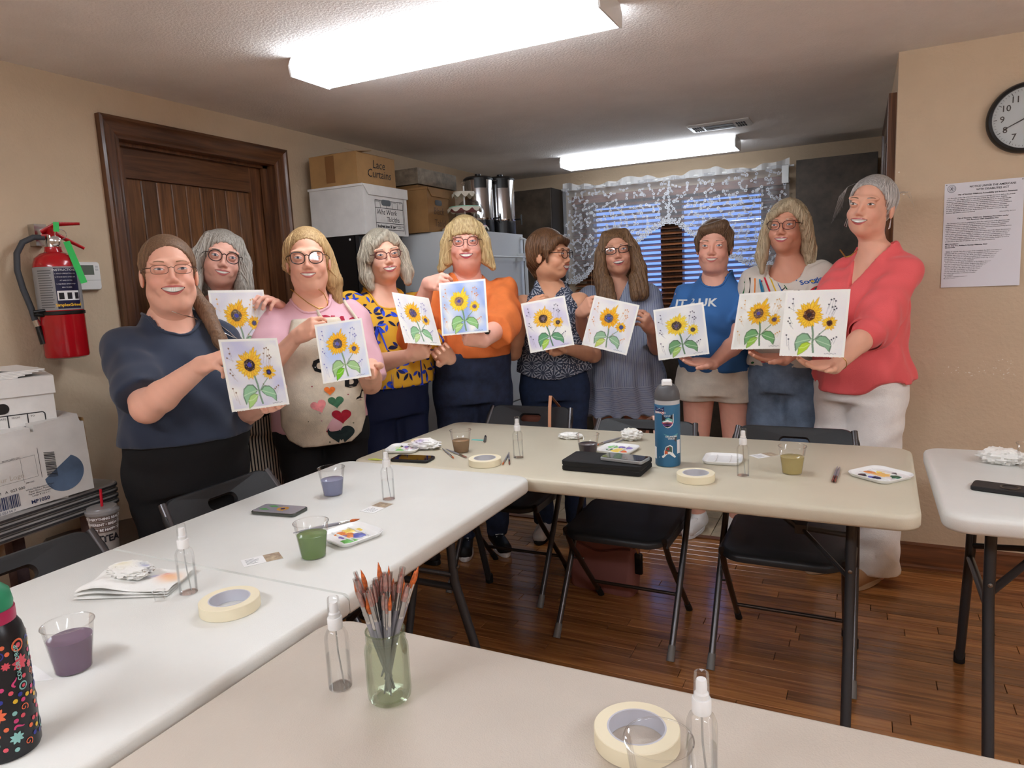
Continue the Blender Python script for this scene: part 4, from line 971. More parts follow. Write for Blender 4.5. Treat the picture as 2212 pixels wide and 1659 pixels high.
def grid_patch(fn, nu, nv):
    """fn(u,v)->(x,z,colour) for u,v in 0..1"""
    P = []; Cc = []
    for j in range(nv+1):
        for i in range(nu+1):
            x, z, c = fn(i/nu, j/nv); P.append((x, z)); Cc.append(c)
    Fq = [(j*(nu+1)+i, j*(nu+1)+i+1, (j+1)*(nu+1)+i+1, (j+1)*(nu+1)+i) for j in range(nv) for i in range(nu)]
    return P, Fq, Cc
def face_parts(root, bvh, hp, C, R):
    """eyes, brows, lips, teeth laid on the sculpted face"""
    n = R@np.array([0, 1.0, 0])
    def lay(name, P, Fq, Cc, off, m, par=root, bulge=None):
        pts = [C+R@(np.array([x, -.16, z])*HS) for x, z in P]
        H = conform(bvh, pts, n, off, 0.0)
        if bulge is not None: H = [h-Vector(n)*bulge(*p) for h, p in zip(H, P)]
        me = npmesh(name, [tuple(h) for h in H], Fq, np.array(Cc)); o = meshobj(name, me, m, par); return o
    iris = lin(hp.get('eye', (96, 104, 120))); white = lin((226, 222, 218)); lash = lin((58, 40, 34)); op = hp.get('open', .0050)
    brow = lin(hp.get('brow', (120, 92, 70)))
    for s in (-1, 1):
        cx, cz = s*.0315, -.0008
        def eyef(u, v):
            x = (u-.5)*2; w = .0135; up = op*(1-abs(x)**2.2)+.0003; lo_ = -op*.62*(1-abs(x)**2.0)-.0003
            z = lo_+(up-lo_)*v+.0011*x*s; X = x*w
            d = math.hypot(X, (z-.0002))
            c = white if d > .0050 else (iris if d > .0022 else lin((12, 10, 10)))
            if v > .86: c = lash
            if v < .06: c = lin((150, 92, 84))
            return cx+X, cz+z, c
        lay('eye', *grid_patch(eyef, 22, 12), .0008, M_eyem)
        def lidf(u, v):
            x = (u-.5)*2; up = op*(1-abs(x)**2.2)+.0003
            return cx+x*.0150, cz+up-.0004+.0011*x*s+v*.0016*(1-.5*abs(x)), lash
        lay('eyelashes', *grid_patch(lidf, 14, 2), .0014, M_eyem)
        def browf(u, v):
            x = (u-.5)*2*s; t = (x+1)/2           # 0 = nose side
            zz = .0205+.004*math.sin(t*2.4)-.002*t; th = .0042*(1-.55*t)
            return s*(.0155+.031*t), zz+(v-.5)*th*(1 if 0.02 < t < .98 else .3), brow
        lay('eyebrow', *grid_patch(browf, 14, 2), .0012, M_eyem)
    lipc = lin(hp.get('lip', (176, 84, 84))); mw = hp.get('mw', .026)*1.08; mo = hp.get('mo', .0055)*1.15; mz = -.0615
    def curve(x): return .0048*x*x*hp.get('smile', 1.0)+.000*x
    def upl(u, v):
        x = (u-.5)*2; cz = mz+curve(x); top = (.0062*(1-abs(x)**1.8)-.0012*math.exp(-(x/.14)**2)); zi = mo*.55*(1-abs(x)**2.4)
        return x*mw, cz+zi+(top)*v, lipc
    def lol(u, v):
        x = (u-.5)*2; cz = mz+curve(x); zi = -mo*.75*(1-abs(x)**2.2); return x*mw, cz+zi-(.0075*(1-abs(x)**2.0))*v, lipc
    lay('upper_lip', *grid_patch(upl, 18, 4), .0012, M_eyem, bulge=lambda x, z: .0012)
    lay('lower_lip', *grid_patch(lol, 18, 4), .0012, M_eyem, bulge=lambda x, z: .0014)
    tw = lin((232, 226, 214)); dark = lin((60, 22, 22))
    def tee(u, v):
        x = (u-.5)*2*.97; cz = mz+curve(x); a = mo*.6*(1-abs(x)**2.4)+.0006; b = -mo*.78*(1-abs(x)**2.2)-.0006
        z = a+(b-a)*v; c = tw*(1-.25*max(0, abs(x)-.5)*2)
        if abs((x*6.5) % 1-.5) > .44: c = c*.72
        if v > hp.get('teeth', .8): c = dark
        if abs(x) > .86: c = dark
        return x*mw, cz+z, c
    lay('teeth', *grid_patch(tee, 52, 8), .0006, M_eyem)
def glasses(root, C, R, style, m, lens_tint=None):
    """spectacles: two rims, bridge, temples"""
    def T(p): return tuple(C+R@(np.array(p, float)*HS))
    g = bpy.data.objects.new('glasses', None); COL.objects.link(g); g.parent = root
    w, h, sq, th, y0, zc = style.get('w', .023), style.get('h', .019), style.get('sq', 2.2), style.get('th', .0014), style.get('y', -.1045), style.get('z', -.003)
    for s in (-1, 1):
        cx = s*style.get('sep', .0315); pts = []
        for k in range(29):
            a = 2*PI*k/28; ca, sa = math.cos(a), math.sin(a)
            x = abs(ca)**(2/sq)*w*(1 if ca > 0 else -1); z = abs(sa)**(2/sq)*h*(1 if sa > 0 else -1)
            x += style.get('cat', 0)*s*max(0, z/h)*.004; z += style.get('cat', 0)*max(0, s*x/w)*.004
            pts.append(T((cx+x, y0+.55*((cx+x)**2)/.06*.25, zc+z)))
        MB().tube(pts, th, 6).build('rim', m, g)
        MB().poly([tuple(Vector(p)) for p in pts[:-1]]).build('lens', M_lens, g, smooth=False)
        MB().tube([T((cx+s*w*.98, y0+.006, zc+h*.45)), T((s*.069, -.085, zc+h*.5)), T((s*.0775, -.03, zc+.008)), T((s*.078, .015, .002)), T((s*.076, .03, -.012))], style.get('tt', .0016), 6).build('temple', m, g)
    sp = style.get('sep', .0315)-w
    MB().tube([T((-sp*1.05, y0-.0005, zc+h*.35)), T((0, y0-.003, zc+h*.5)), T((sp*1.05, y0-.0005, zc+h*.35))], th*1.1, 6).build('bridge', m, g)
    return g
def hand_prims(W_, D, N, side, pose):
    """palm and five separate fingers; side: 'R' or 'L'"""
    D = D/np.linalg.norm(D); N = N-D*(N@D); N = N/np.linalg.norm(N)
    T = np.cross(D, N) if side == 'R' else np.cross(N, D)
    P = []
    a = dict(pinch=(48, 62, 28), flat=(8, 14, 8), fist=(78, 95, 55), hold=(30, 45, 25), tip=(62, 30, 12))[pose[0]]
    spread = pose[1] if len(pose) > 1 else 1.0
    L = (.066, .074, .069, .055); off = (.0295, .0095, -.0115, -.031); rad = (.0085, .0088, .0083, .0074)
    for i in range(4):
        K = W_+D*(.088-.003*abs(i-1)-(.006 if i == 3 else 0))+T*off[i]
        P.append((cone(W_+D*.012+T*off[i]*.62, K, .0135, .0108), .012))
        ang = 0; q = K; d0 = D+T*.07*(1.5-i)*spread; d0 = d0/np.linalg.norm(d0)
        for j, (fr, an) in enumerate(zip((.47, .31, .25), a)):
            ang += math.radians(an*(1+.05*(i-1.5))); d = d0*math.cos(ang)+N*math.sin(ang); e = q+d*L[i]*fr
            P.append((cone(q, e, rad[i]*(1.04-.06*j), rad[i]*(.99-.07*j)), .004)); q = e
        if i == 0: tip0 = q
    P.append((ell(W_+D*.048+N*.003, (.036, .044, .0145), np.stack([T, D, N], 1)), .014))
    th = pose[2] if len(pose) > 2 else 'opp'
    b = W_+D*.022+T*.026+N*.006
    if th == 'opp': d1 = T*.55+D*.62+N*.55; d2 = T*.05+D*.80+N*.55; d3 = D*.8+N*.35-T*.25
    elif th == 'up': d1 = T*.75+D*.65; d2 = T*.5+D*.86; d3 = T*.4+D*.9
    else: d1 = T*.5+D*.75+N*.35; d2 = -T*.15+D*.95+N*.25; d3 = -T*.45+D*.85+N*.2
    for d, l, r1, r2 in ((d1, .040, .0145, .0112), (d2, .030, .0110, .0098), (d3, .024, .0098, .0078)):
        d = d/np.linalg.norm(d); e = b+d*l; P.append((cone(b, e, r1, r2), .006)); b = e
    return P
def neckline(F, a, b, r1, r2, n=40):
    ax = (b-a); ax_ = ax/np.linalg.norm(ax); e1 = np.cross(ax_, [0, 1, 0]); e1 /= np.linalg.norm(e1); e2 = np.cross(ax_, e1); out = []
    def val(p):
        q = (p-F.lo)/F.h; i = np.clip(q.astype(int), 0, np.array(F.F.shape)-2); f = q-i; c = F.F[i[0]:i[0]+2, i[1]:i[1]+2, i[2]:i[2]+2]
        c = c[0]*(1-f[0])+c[1]*f[0]; c = c[0]*(1-f[1])+c[1]*f[1]; return c[0]*(1-f[2])+c[1]*f[2]
    for k in range(n):
        d = math.cos(2*PI*k/n)*e1+math.sin(2*PI*k/n)*e2; prev = None
        for t in np.linspace(-.9, 1, 90):
            tt = max(t, 0); p = a+ax*max(t, -.0)+d*(r1+(r2-r1)*tt) if t >= 0 else a+d*r1*math.cos(-t*PI/2)-ax_*r1*math.sin(-t*PI/2)
            v = val(p)
            if prev is not None and prev < 0 <= v: out.append(tuple(p)); break
            prev = v
    return out
def planecut(prim, e, ax):
    fn, lo, hi = prim; ax = ax/np.linalg.norm(ax)
    return (lambda X, Y, Z: np.maximum(fn(X, Y, Z), (X-e[0])*ax[0]+(Y-e[1])*ax[1]+(Z-e[2])*ax[2])), lo, hi
def relax(V, Q, it=3, lam=.5):
    n = len(V); E = np.concatenate([Q[:, [0, 1]], Q[:, [1, 2]], Q[:, [2, 3]], Q[:, [3, 0]]]); E = np.concatenate([E, E[:, ::-1]])
    deg = np.maximum(np.bincount(E[:, 0], minlength=n), 1).astype(float)
    for i in range(it):
        for l in (lam, -lam*1.02 if i % 2 else 0):
            if l == 0: continue
            A = np.stack([np.bincount(E[:, 0], V[E[:, 1], c], minlength=n) for c in range(3)], 1)/deg[:, None]; V = V+l*(A-V)
    return V
class Person:
    def __init__(s, key, eyepx, depth, turn, head, lean=(0, 0), hp=None, tone=(222, 176, 150), body=None):
        s.hp = hp or {}; s.tone = tone
        es = atd(eyepx, depth-.09); th = math.atan2(-es[0], es[1])+math.radians(turn); s.th = th
        ca, sa = math.cos(th), math.sin(th); s.Rw = np.array([[ca, -sa, 0], [sa, ca, 0], [0, 0, 1]])
        s.turn = math.radians(turn); yaw, pitch, roll = [math.radians(v) for v in head]; s.R = rotm(yaw-s.turn, pitch, roll)
        e = es-s.Rw@(s.R@np.array([0, -.09*HS, 0])); s.eye = e
        s.H = e[2]+.113*HS; H = s.H
        s.lean = lean
        b = dict(sh=.165, bw=.165, bd=.125, ww=.150, wd=.115, hw=.180, hd=.125, belly=0.0, nk=.052); b.update(body or {}); s.b = b
        # ground point under the body: the head sits a little in front of it
        off = s.Rw@np.array([lean[0], -.02+lean[1], 0]); s.O = np.array([e[0]-off[0], e[1]-off[1], 0])
        s.C = np.array([lean[0], -.02+lean[1], e[2]])                                   # eye centre, local
        s.root = empty('person', tuple(s.O), th)
        s.zs = dict(neck=.830*H, sh=.787*H, chest=.757*H, bust=.712*H, under=.667*H, waist=.615*H, hip=.52*H, crotch=.465*H)
        s.lx = lambda z: lean[0]*np.clip((z-.5*H)/(.35*H), 0, 1.2); s.ly = lambda z: lean[1]*np.clip((z-.5*H)/(.35*H), 0, 1.2)
    def loc(s, p): return s.Rw.T@(np.asarray(p, float)-s.O)
    def px(s, px, d): return s.loc(atd(px, d))
    def camv(s, v): return s.Rw.T@(_r*v[0]+_u*v[1]+_f*v[2])            # camera-space direction -> local
    def torso(s, ease=0.0, hem=None, wide=None, sq=.0):
        b = s.b; z = s.zs; f = -1
        K = [(z['crotch'], b['hw']*.93, b['hd']*.92, .01), (z['hip'], b['hw'], b['hd'], .012), ((z['hip']+z['waist'])/2, (b['hw']+b['ww'])/2, (b['hd']+b['wd'])/2, f*b['belly']*.8),
             (z['waist'], b['ww'], b['wd'], f*b['belly']), (z['under'], (b['ww']+b['bw'])/2, (b['wd']+b['bd'])/2-.004, f*b['belly']*.6), (z['bust'], b['bw'], b['bd'], -.012),
             (z['chest'], b['sh']*.96, b['bd']*.86, 0), (z['sh'], b['sh']*.86, .080, .012), ((z['sh']+z['neck'])/2, b['sh']*.62, .070, .016), (z['neck'], .080, .060, .018), (z['neck']+.02, .060, .054, .018)]
        K = [[q[0], float(s.lx(q[0])), q[3]+float(s.ly(q[0])), q[1]+ease, q[2]+ease] for q in K]
        if wide: 
            for q in K: q[3] += wide(q[0]); q[4] += wide(q[0])*.8
        if hem is not None and hem < K[0][0]:
            g = wide(hem) if wide else 0
            K.insert(0, [hem-.03, 0, .01, b['hw']+ease+g, b['hd']+ease+g*.8])
        return K
    def shoulder(s, side):
        sg = -1 if side == 'R' else 1; z = s.zs['sh']
        return np.array([sg*(s.b['sh']-.012)+float(s.lx(z)), .012+float(s.ly(z)), z-.030])
    def set_arms(s, arms):
        """arms: {'R':dict(el=(px,d), wr=(px,d), tip=(px,d), palm=(r,u,f), pose=..., k=thickness)}"""
        s.arms = {}
        for sd, a in arms.items():
            sh = s.shoulder(sd); w = s.px(*a['wr']); tip = s.px(*a['tip']); D = tip-w
            el = s.px(*a['el']); up, fo = .172*s.H, .158*s.H
            # pull the elbow to a plausible place: keep its direction, fix the bone lengths
            d = w-sh; dist = np.linalg.norm(d)
            if dist > (up+fo)*.985: up *= dist/((up+fo)*.985); fo *= dist/((up+fo)*.985)
            x = (up*up-fo*fo+dist*dist)/(2*dist); h = math.sqrt(max(up*up-x*x, 1e-6)); ax = d/dist; pole = el-sh; pole = pole-ax*(pole@ax); pole = pole/(np.linalg.norm(pole)+1e-9)
            el = sh+ax*x+pole*h
            s.arms[sd] = dict(sh=sh, el=el, wr=w, D=D/np.linalg.norm(D), N=s.camv(a.get('palm', (0, 0, 1))), pose=a.get('pose', ('pinch',)), k=a.get('k', 1.0))
        return s
    def build_body(s, legs=True, stance=.085, legk=1.0):
        b = s.b; z = s.zs; H = s.H
        pts = [a[k] for a in s.arms.values() for k in ('el', 'wr', 'sh')]
        lo = np.minimum(np.min(pts, 0)-.08, [-b['hw']-.05, -b['bd']-.08, -.005]); hi = np.maximum(np.max(pts, 0)+.08, [b['hw']+.05, b['hd']+.10, z['neck']+.09])
        F = Field(lo, hi, .0085)
        F.add(loft(s.torso(-.006)), .01)
        nb = np.array([float(s.lx(z['neck'])), .018+float(s.ly(z['neck'])), z['neck']-.02]); nt = s.C+s.R@np.array([0, .022, -.075])*HS
        F.add(cone(nb, nt, b['nk']*1.08, b['nk']), .03)
        for sd, a in s.arms.items():
            k = a['k']; F.add(ell(a['sh'], (.056*k, .058*k, .058*k)), .03); F.add(cone(a['sh'], a['el'], .050*k, .040*k), .025); 
            m = a['el']+(a['wr']-a['el'])*.28; F.add(cone(a['el'], m, .040*k, .0405*k), .02); F.add(cone(m, a['wr'], .0405*k, .0265*(.5+.5*k)), .015); F.add(cone(a['wr'], a['wr']+a['D']*.03, .0255, .025), .01)
        s.feet = []
        for sg in (-1, 1):
            hipj = np.array([sg*b['hw']*.50, .012, z['crotch']+.05]); kn = np.array([sg*stance*1.02, -.005, .275*H]); an = np.array([sg*stance, .02, .055])
            F.add(cone(hipj, kn, .088*legk, .058*legk), .03); cf = kn+(an-kn)*.3; F.add(cone(kn, cf, .056*legk, .058*legk), .02); F.add(cone(cf, an, .058*legk, .034), .02)
            F.add(cone(an, an+np.array([0, -.05, -.03]), .034, .032), .02); F.add(cone(an+np.array([0, .03, -.035]), an+np.array([sg*.012, -.13, -.04]), .026, .020), .02); s.feet.append(an)
        F.F += 0
        V, Q = F.mesh()
        return V, Q
    def build_head(s, h=.0027):
        lo = s.C-np.array([.135, .15, .22]); hi = s.C+np.array([.135, .15, .15]); F = Field(lo, hi, h)
        head_sdf(F, s.hp, s.C, s.R)
        z = s.zs; nb = np.array([float(s.lx(z['neck'])), .018+float(s.ly(z['neck'])), z['neck']-.02]); nt = s.C+s.R@np.array([0, .022, -.075])*HS
        F.add(cone(nb, nt, s.b['nk']*1.08+.0004, s.b['nk']+.0004), .035)
        V, Q = F.mesh(); s.headbvh = bvh_of(V, Q); return V, Q
    def build_hands(s, h=.0030):
        out = []
        for sd, a in s.arms.items():
            w = a['wr']; P = hand_prims(w, a['D'], a['N'], sd, a['pose']); lo = np.min([p[0][1] for p in P]+[w-.05], 0)-.01; hi = np.max([p[0][2] for p in P]+[w+.05], 0)+.01
            F = Field(lo, hi, h); k = a['k']; fo = a['el']-w; fo = fo/np.linalg.norm(fo)
            F.add(cone(w, w+fo*.045, .0262*(.5+.5*k), .0295*(.5+.5*k)), .006); F.add(cone(w, w+a['D']*.03, .0252, .0245), .01)
            for p, kk in P: F.add(p, kk)
            out.append(F.mesh())
        return out
    def finish_body(s):
        Vs, Qs, n = [], [], 0
        for V, Q in [s.build_body(**s.bodykw), s.build_head()]+s.build_hands():
            Vs.append(V); Qs.append(Q+n); n += len(V)
        V = np.concatenate(Vs); Q = np.concatenate(Qs)
        o = meshobj('body', npmesh('body', V, Q, skin_cols(V, s.C, s.R, s.tone, s.hp.get('blush', .22))), M_skin, s.root)
        s.bodybvh = bvh_of(V, Q); face_parts(s.root, s.headbvh, s.hp, s.C, s.R)
        return o
    def cloth(s, name, F, m, cols=None):
        V, Q = F.mesh(); V = relax(V, Q, 4); c = cols(V) if cols is not None else None
        o = meshobj(name, npmesh(name, V, Q, c), m, s.root); return o, V, Q
    def top(s, name, m, ease=.012, hem=None, sleeves=.5, sleeve_ease=.016, neck='crew', neckz=0.0, wide=None, hemfn=None, wr=.003, seed=1, h=.0075, cols=None, neckw=1.0, cuff=None, folds=None, shoulder_r=.057, prints=False):
        """shirt-like garment over the torso; sleeves = fraction of the arm covered (0..2, 1 = elbow)"""
        z = s.zs; hem = z['hip'] if hem is None else hem
        K = s.torso(ease, hem, wide); pts = [np.array([q[1]+sg*(q[3]+.03), q[2]+sg2*(q[4]+.03), q[0]]) for q in K for sg in (-1, 1) for sg2 in (-1, 1)]
        ends = {}
        for sd, a in s.arms.items():
            t = sleeves[sd] if isinstance(sleeves, dict) else sleeves
            e = a['sh']+(a['el']-a['sh'])*min(t, 1) if t <= 1 else a['el']+(a['wr']-a['el'])*(t-1); ends[sd] = (t, e); 
            if t > 0: pts += [e+.1, e-.1]
            if t > 1: pts += [a['el']+.1, a['el']-.1]
            pts += [a['sh']+.09, a['sh']-.09]
        lo = np.min(pts, 0); hi = np.max(pts, 0); lo[2] = min(lo[2], hem-.03); hi[2] = z['neck']+.06
        F = Field(lo, hi, h); F.add(loft(K), .01); F2 = Field(lo, hi, .010); F2.add(loft(K), .01)
        for sd, a in s.arms.items():
            t, e = ends[sd]; k = a['k']; r = shoulder_r
            if t <= 0: continue
            F.add(ell(a['sh'], (r*k, r*k, r*k)), .03)
            r1 = .050*k+sleeve_ease; r2 = .041*k+sleeve_ease*1.25
            if t <= 1: F.add(planecut(cone(a['sh'], a['el'], r1, r2), e, a['el']-a['sh']), .022)
            else: F.add(cone(a['sh'], a['el'], r1, r2), .022); F.add(planecut(cone(a['el'], a['wr'], r2, .036*k+sleeve_ease), e, a['wr']-a['el']), .018)
        if folds is None: F.disp(waves(seed, 6, 16, 42, wr*2.2, 1.2)); F.disp(waves(seed+9, 6, 55, 100, wr*1.1, .5))
        else: F.disp(folds)
        if folds is None: F2.disp(waves(seed, 6, 16, 42, wr*2.2, 1.2)); F2.disp(waves(seed+9, 6, 55, 100, wr*1.1, .5))
        if prints: s.torsoB = bvh_of(*F2.mesh())
        hf = hemfn or (lambda X, Y: 0); F.clip(lambda X, Y, Z: (hem+hf(X, Y))-Z)
        for sd, a in s.arms.items():
            t, e = ends[sd]
            if t <= 0:
                sg = -1 if sd == 'R' else 1          # armhole
                F.carve(ell(a['sh']+np.array([sg*.035, 0, -.02]), (.055, .10, .105)), .006); continue
        # neck opening
        nb = np.array([float(s.lx(z['neck'])), .018+float(s.ly(z['neck'])), z['neck']+neckz]); nt = s.C+s.R@np.array([0, .022, -.075])*HS; r = s.b['nk']*1.12*neckw
        up = np.array([0, .012, .12])
        band = None
        if neck in ('crew', 'scoop'): band = neckline(F, nb+np.array([0, -.028, -.012] if neck == 'crew' else [0, -.060, -.035]), nb+up, r*(1.16 if neck == 'crew' else 1.42), r*(1.62 if neck == 'crew' else 1.85))
        if neck == 'crew': F.carve(cone(nb+np.array([0, -.028, -.012]), nb+up, r*1.02, r*1.5), .005)
        elif neck == 'scoop': F.carve(cone(nb+np.array([0, -.060, -.035]), nb+up, r*1.30, r*1.7), .005)
        elif neck in ('v', 'vdeep'):
            dp = .105 if neck == 'v' else .15
            F.carve(cone(nb+np.array([0, -.02, -.005]), nb+up, r*1.0, r*1.5), .005)
            def vf(X, Y, Z): return np.maximum(np.abs(X-nb[0])-np.maximum((Z-(nb[2]-dp))*.48, -.01), Y-(nb[1]+.01))
            F.carve((vf, nb-np.array([.12, .30, dp+.02]), nb+np.array([.12, .05, .12])), .004)
        elif neck == 'wide': F.carve(cone(nb+np.array([0, -.035, -.055]), nb+up, r*1.75, r*2.2), .006)
        F.clip(lambda X, Y, Z: Z-(nb[2]+.035))
        s.topF = F
        r_ = s.cloth(name, F, m, cols)
        if band is not None and len(band) > 8: MB().tube(band+[band[0]], .0048, 8).build('neckband', m, s.root)
        return r_
    def bottom(s, name, m, ease=.004, cut=.06, flare=0.0, top=None, legk=1.0, stance=.085, wr=.003, seed=3, h=.0085, thigh=.096, cols=None):
        z = s.zs; b = s.b; H = s.H; top = top or z['waist']-.02
        F = Field([-b['hw']-.10, -b['hd']-.14, max(0, cut-.02)], [b['hw']+.10, b['hd']+.14, top+.02], h)
        F.add(loft([q for q in s.torso(ease)]), .01)
        for sg in (-1, 1):
            hipj = np.array([sg*b['hw']*.50, .012, z['crotch']+.05]); kn = np.array([sg*stance*1.02, -.005, .275*H]); an = np.array([sg*stance, .02, .055])
            F.add(cone(hipj, kn, thigh*legk+ease*.5, .062*legk+ease+flare*.5), .03); F.add(cone(kn, an, .062*legk+ease+flare*.5, .048+ease+flare), .02)
        F.disp(waves(seed, 5, 18, 40, wr, 1.5)); F.disp(waves(seed+5, 4, 50, 90, wr*.4, 2.0))
        F.clip(lambda X, Y, Z: cut-Z); F.clip(lambda X, Y, Z: Z-top)
        return s.cloth(name, F, m, cols)
    def shoes(s, m, sole, style='sneaker', stance=.085):
        for sg in (-1, 1):
            x = sg*stance; c = bpy.data.objects.new('shoe', None); COL.objects.link(c); c.parent = s.root; c.location = (x, 0, 0); c.rotation_euler = (0, 0, sg*.12)
            F = Field([-.06, -.20, 0], [.06, .10, .12], .005)
            if style == 'sneaker':
                F.add(cone((0, .04, .045), (0, -.13, .034), .040, .037), .02); F.add(cone((0, .03, .06), (0, .02, .085), .038, .040), .02); F.clip(lambda X, Y, Z: .018-Z); F.carve(ell((0, .03, .105), (.028, .045, .03)), .005)
            else:
                for y in (-.12, -.07, .03): F.add(cone((-.036, y, .03), (0, y-.004, .062 if y < 0 else .08), .010, .010), .004); F.add(cone((.036, y, .03), (0, y-.004, .062 if y < 0 else .08), .010, .010), .004)
            V, Q = F.mesh(); meshobj('upper', npmesh('upper', V, Q), m, c)
            b = MB(); rs = []
            for ins, z in ((.004, 0), (0, .004), (0, .02), (.004, .024)):
                ol = []
                for k in range(28):
                    a = 2*PI*k/28; ol.append(((.040-ins)*math.cos(a)*(1+.12*math.sin(-a)), -.05+(.125-ins)*math.sin(a), z))
                rs.append(ol)
            b.rings(rs).build('sole', sole, c)
            if style == 'sneaker':
                b = MB()
                for k in range(5): b.tube([(-.02, -.035-k*.018, .078-k*.006), (.02, -.042-k*.018, .077-k*.006)], .0025, 5)
                b.build('laces', M_white, c)
    def torso_bvh(s, V, Q):
        c = V[Q].mean(1); keep = np.ones(len(Q), bool)
        for a in s.arms.values():
            d = a['el']-a['sh']; L = d@d; t = np.clip(((c-a['sh'])@d)/L, 0, 1); q = np.linalg.norm(c-a['sh']-t[:, None]*d, axis=1); keep &= ~((q < .050*a['k']+.045) & (t > .30))
        return bvh_of(V, Q[keep])
    def P3(s, hx): return s.C+s.R@(np.array(hx, float)*HS)
    def hair(s, m, prims, face=(.062, .060, -.012), fy=.02, groove=.0022, gf=46, h=.0042, cap=(.0825, .100, .094), seed=1, capc=(0, .017, .030), cutz=None, capk=.012, nlocks=90, lockr=1.0, m2=None):
        """scalp cap with a face window + locks (head-local cones) in one mesh"""
        P = []
        if cap is not None: P.append((ell(s.P3(capc), np.array(cap)*HS, s.R), capk))
        for p in prims:
            if p[0] == 'c': P.append((cone(s.P3(p[1]), s.P3(p[2]), p[3]*HS, p[4]*HS), p[5] if len(p) > 5 else .015))
            elif p[0] == 'e': P.append((ell(s.P3(p[1]), np.array(p[2])*HS, s.R), p[3] if len(p) > 3 else .015))
            elif p[0] == 'w': P.append((cone(s.C+np.array(p[1]), s.C+np.array(p[2]), p[3], p[4]), p[5] if len(p) > 5 else .015))
        lo = np.min([p[0][1] for p in P], 0)-.02; hi = np.max([p[0][2] for p in P], 0)+.02
        F = Field(lo, hi, h)
        late = []
        for p, k in P[:1]: F.add(p, k)
        fw, fh, fz = face; R = s.R; C = s.C
        def hl(X, Y, Z):
            x, y, z = X-C[0], Y-C[1], Z-C[2]
            return (R[0][0]*x+R[1][0]*y+R[2][0]*z, R[0][1]*x+R[1][1]*y+R[2][1]*z, R[0][2]*x+R[1][2]*y+R[2][2]*z)
        def facefn(X, Y, Z):
            x, y, z = hl(X, Y, Z); x, y, z = x/HS, y/HS, z/HS; zz = z-fz; q = np.sqrt((x/fw)**2+(np.maximum(zz, 0)/fh)**2+(np.minimum(zz, 0)/.4)**2)
            return np.maximum((q-1)*.05, y-(fy+.25*np.maximum(-zz, 0)))
        if cap is not None: F.carve((facefn, lo, hi), .006)
        for p, k in P[1:]: F.add(p, k)
        r = np.random.RandomState(seed); ph = r.uniform(0, 6.28, 4)
        def gro(X, Y, Z):
            x, y, z = hl(X, Y, Z); a = np.arctan2(x, -(y-.02)); w = .5*np.sin(z*22+ph[0])+.3*np.sin(z*41+ph[1])
            return groove*(np.sin(a*gf+w*2+ph[2])+.7*np.sin(a*gf*1.9+w*3+ph[3]))*np.clip(.4+(.06-z)/.06, .35, 1)
        F.disp(gro)
        if cutz is not None: F.clip(lambda X, Y, Z: (C[2]+cutz)-Z)
        V, Q = F.mesh(); V = relax(V, Q, 2); o = meshobj('hair', npmesh('hair', V, Q), m, s.root)
        if nlocks:
            B = bvh_of(V, Q); rr = random.Random(seed*7+3); b = MB(); zlo = (lo[2]+.02-C[2])/HS; ax = s.R@np.array([0, 0, 1.0])
            for k in range(nlocks):
                ph0 = rr.uniform(-PI, PI); dr = rr.uniform(-.35, .35); z0 = rr.uniform(.075, .10); z1 = z0-rr.uniform(.4, 1.0)*(z0-zlo); path = []
                for i in range(12):
                    t = i/11; z = z0+(z1-z0)*t; a = ph0+dr*t+.05*math.sin(t*7+k); d = s.R@np.array([math.sin(a), -math.cos(a), 0.0]); c0 = s.P3((0, .02, z)); h_ = B.ray_cast(Vector(c0+d*.3), Vector(-d))
                    if h_[0] is None or (h_[0]-Vector(c0)).length < .06 or (h_[0]-Vector(c0)).dot(Vector(d)) < 0: break
                    if path and (h_[0]-path[-1]).length > .045: break
                    path.append(h_[0]+Vector(d)*.0006)
                if len(path) > 4:
                    n = len(path); b.tube([tuple(p) for p in path], [(.0008+.0024*math.sin(PI*min(1, (i+.6)/n)))*lockr for i in range(n)], 5)
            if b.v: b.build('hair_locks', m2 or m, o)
        return o
    def strands(s, m, curves, r=.0006, name='loose_strands'):
        b = MB()
        for c in curves: b.tube([tuple(s.P3(p)) for p in c], [r]*(len(c)-1)+[r*.4], 5)
        return b.build(name, m, s.root)
    def decal(s, bvh, mesh_or_poly, o, U, Vd, off=.0022, m=None, name='print', cols=None, par=None):
        """lay a flat figure (verts in xy) on a garment; o,U,Vd in the person frame"""
        o = np.asarray(o, float); U = np.asarray(U, float); U = U/np.linalg.norm(U); Vd = np.asarray(Vd, float); Vd = Vd-U*(Vd@U); Vd = Vd/np.linalg.norm(Vd); n = -np.cross(U, Vd)
        if isinstance(mesh_or_poly, bpy.types.Mesh):
            me = mesh_or_poly; P = [(v.co.x, v.co.y) for v in me.vertices]
        else: P, Fq = mesh_or_poly; me = None
        H = conform(bvh, [o+U*x+Vd*y for x, y in P], n, off, strict=True); ok = [h is not None for h in H]
        if sum(ok) > 2:          # a point far behind its fellows fell past an edge
            dd = [float(np.asarray(h)@n) if h is not None else 9 for h in H]; md = sorted(d for d in dd if d < 9)[sum(ok)//2]; ok = [k and abs(d-md) < .16 for k, d in zip(ok, dd)]
        if me is not None:
            mt = me.materials[0]; Fq = [tuple(p.vertices) for p in me.polygons]; m = mt
        Fq = [f for f in Fq if all(ok[i] for i in f)]; H = [h if k else Vector(o) for h, k in zip(H, ok)]
        if not Fq: return None
        return meshobj(name, npmesh(name, [tuple(h) for h in H], Fq, cols, False), m, par or s.root)
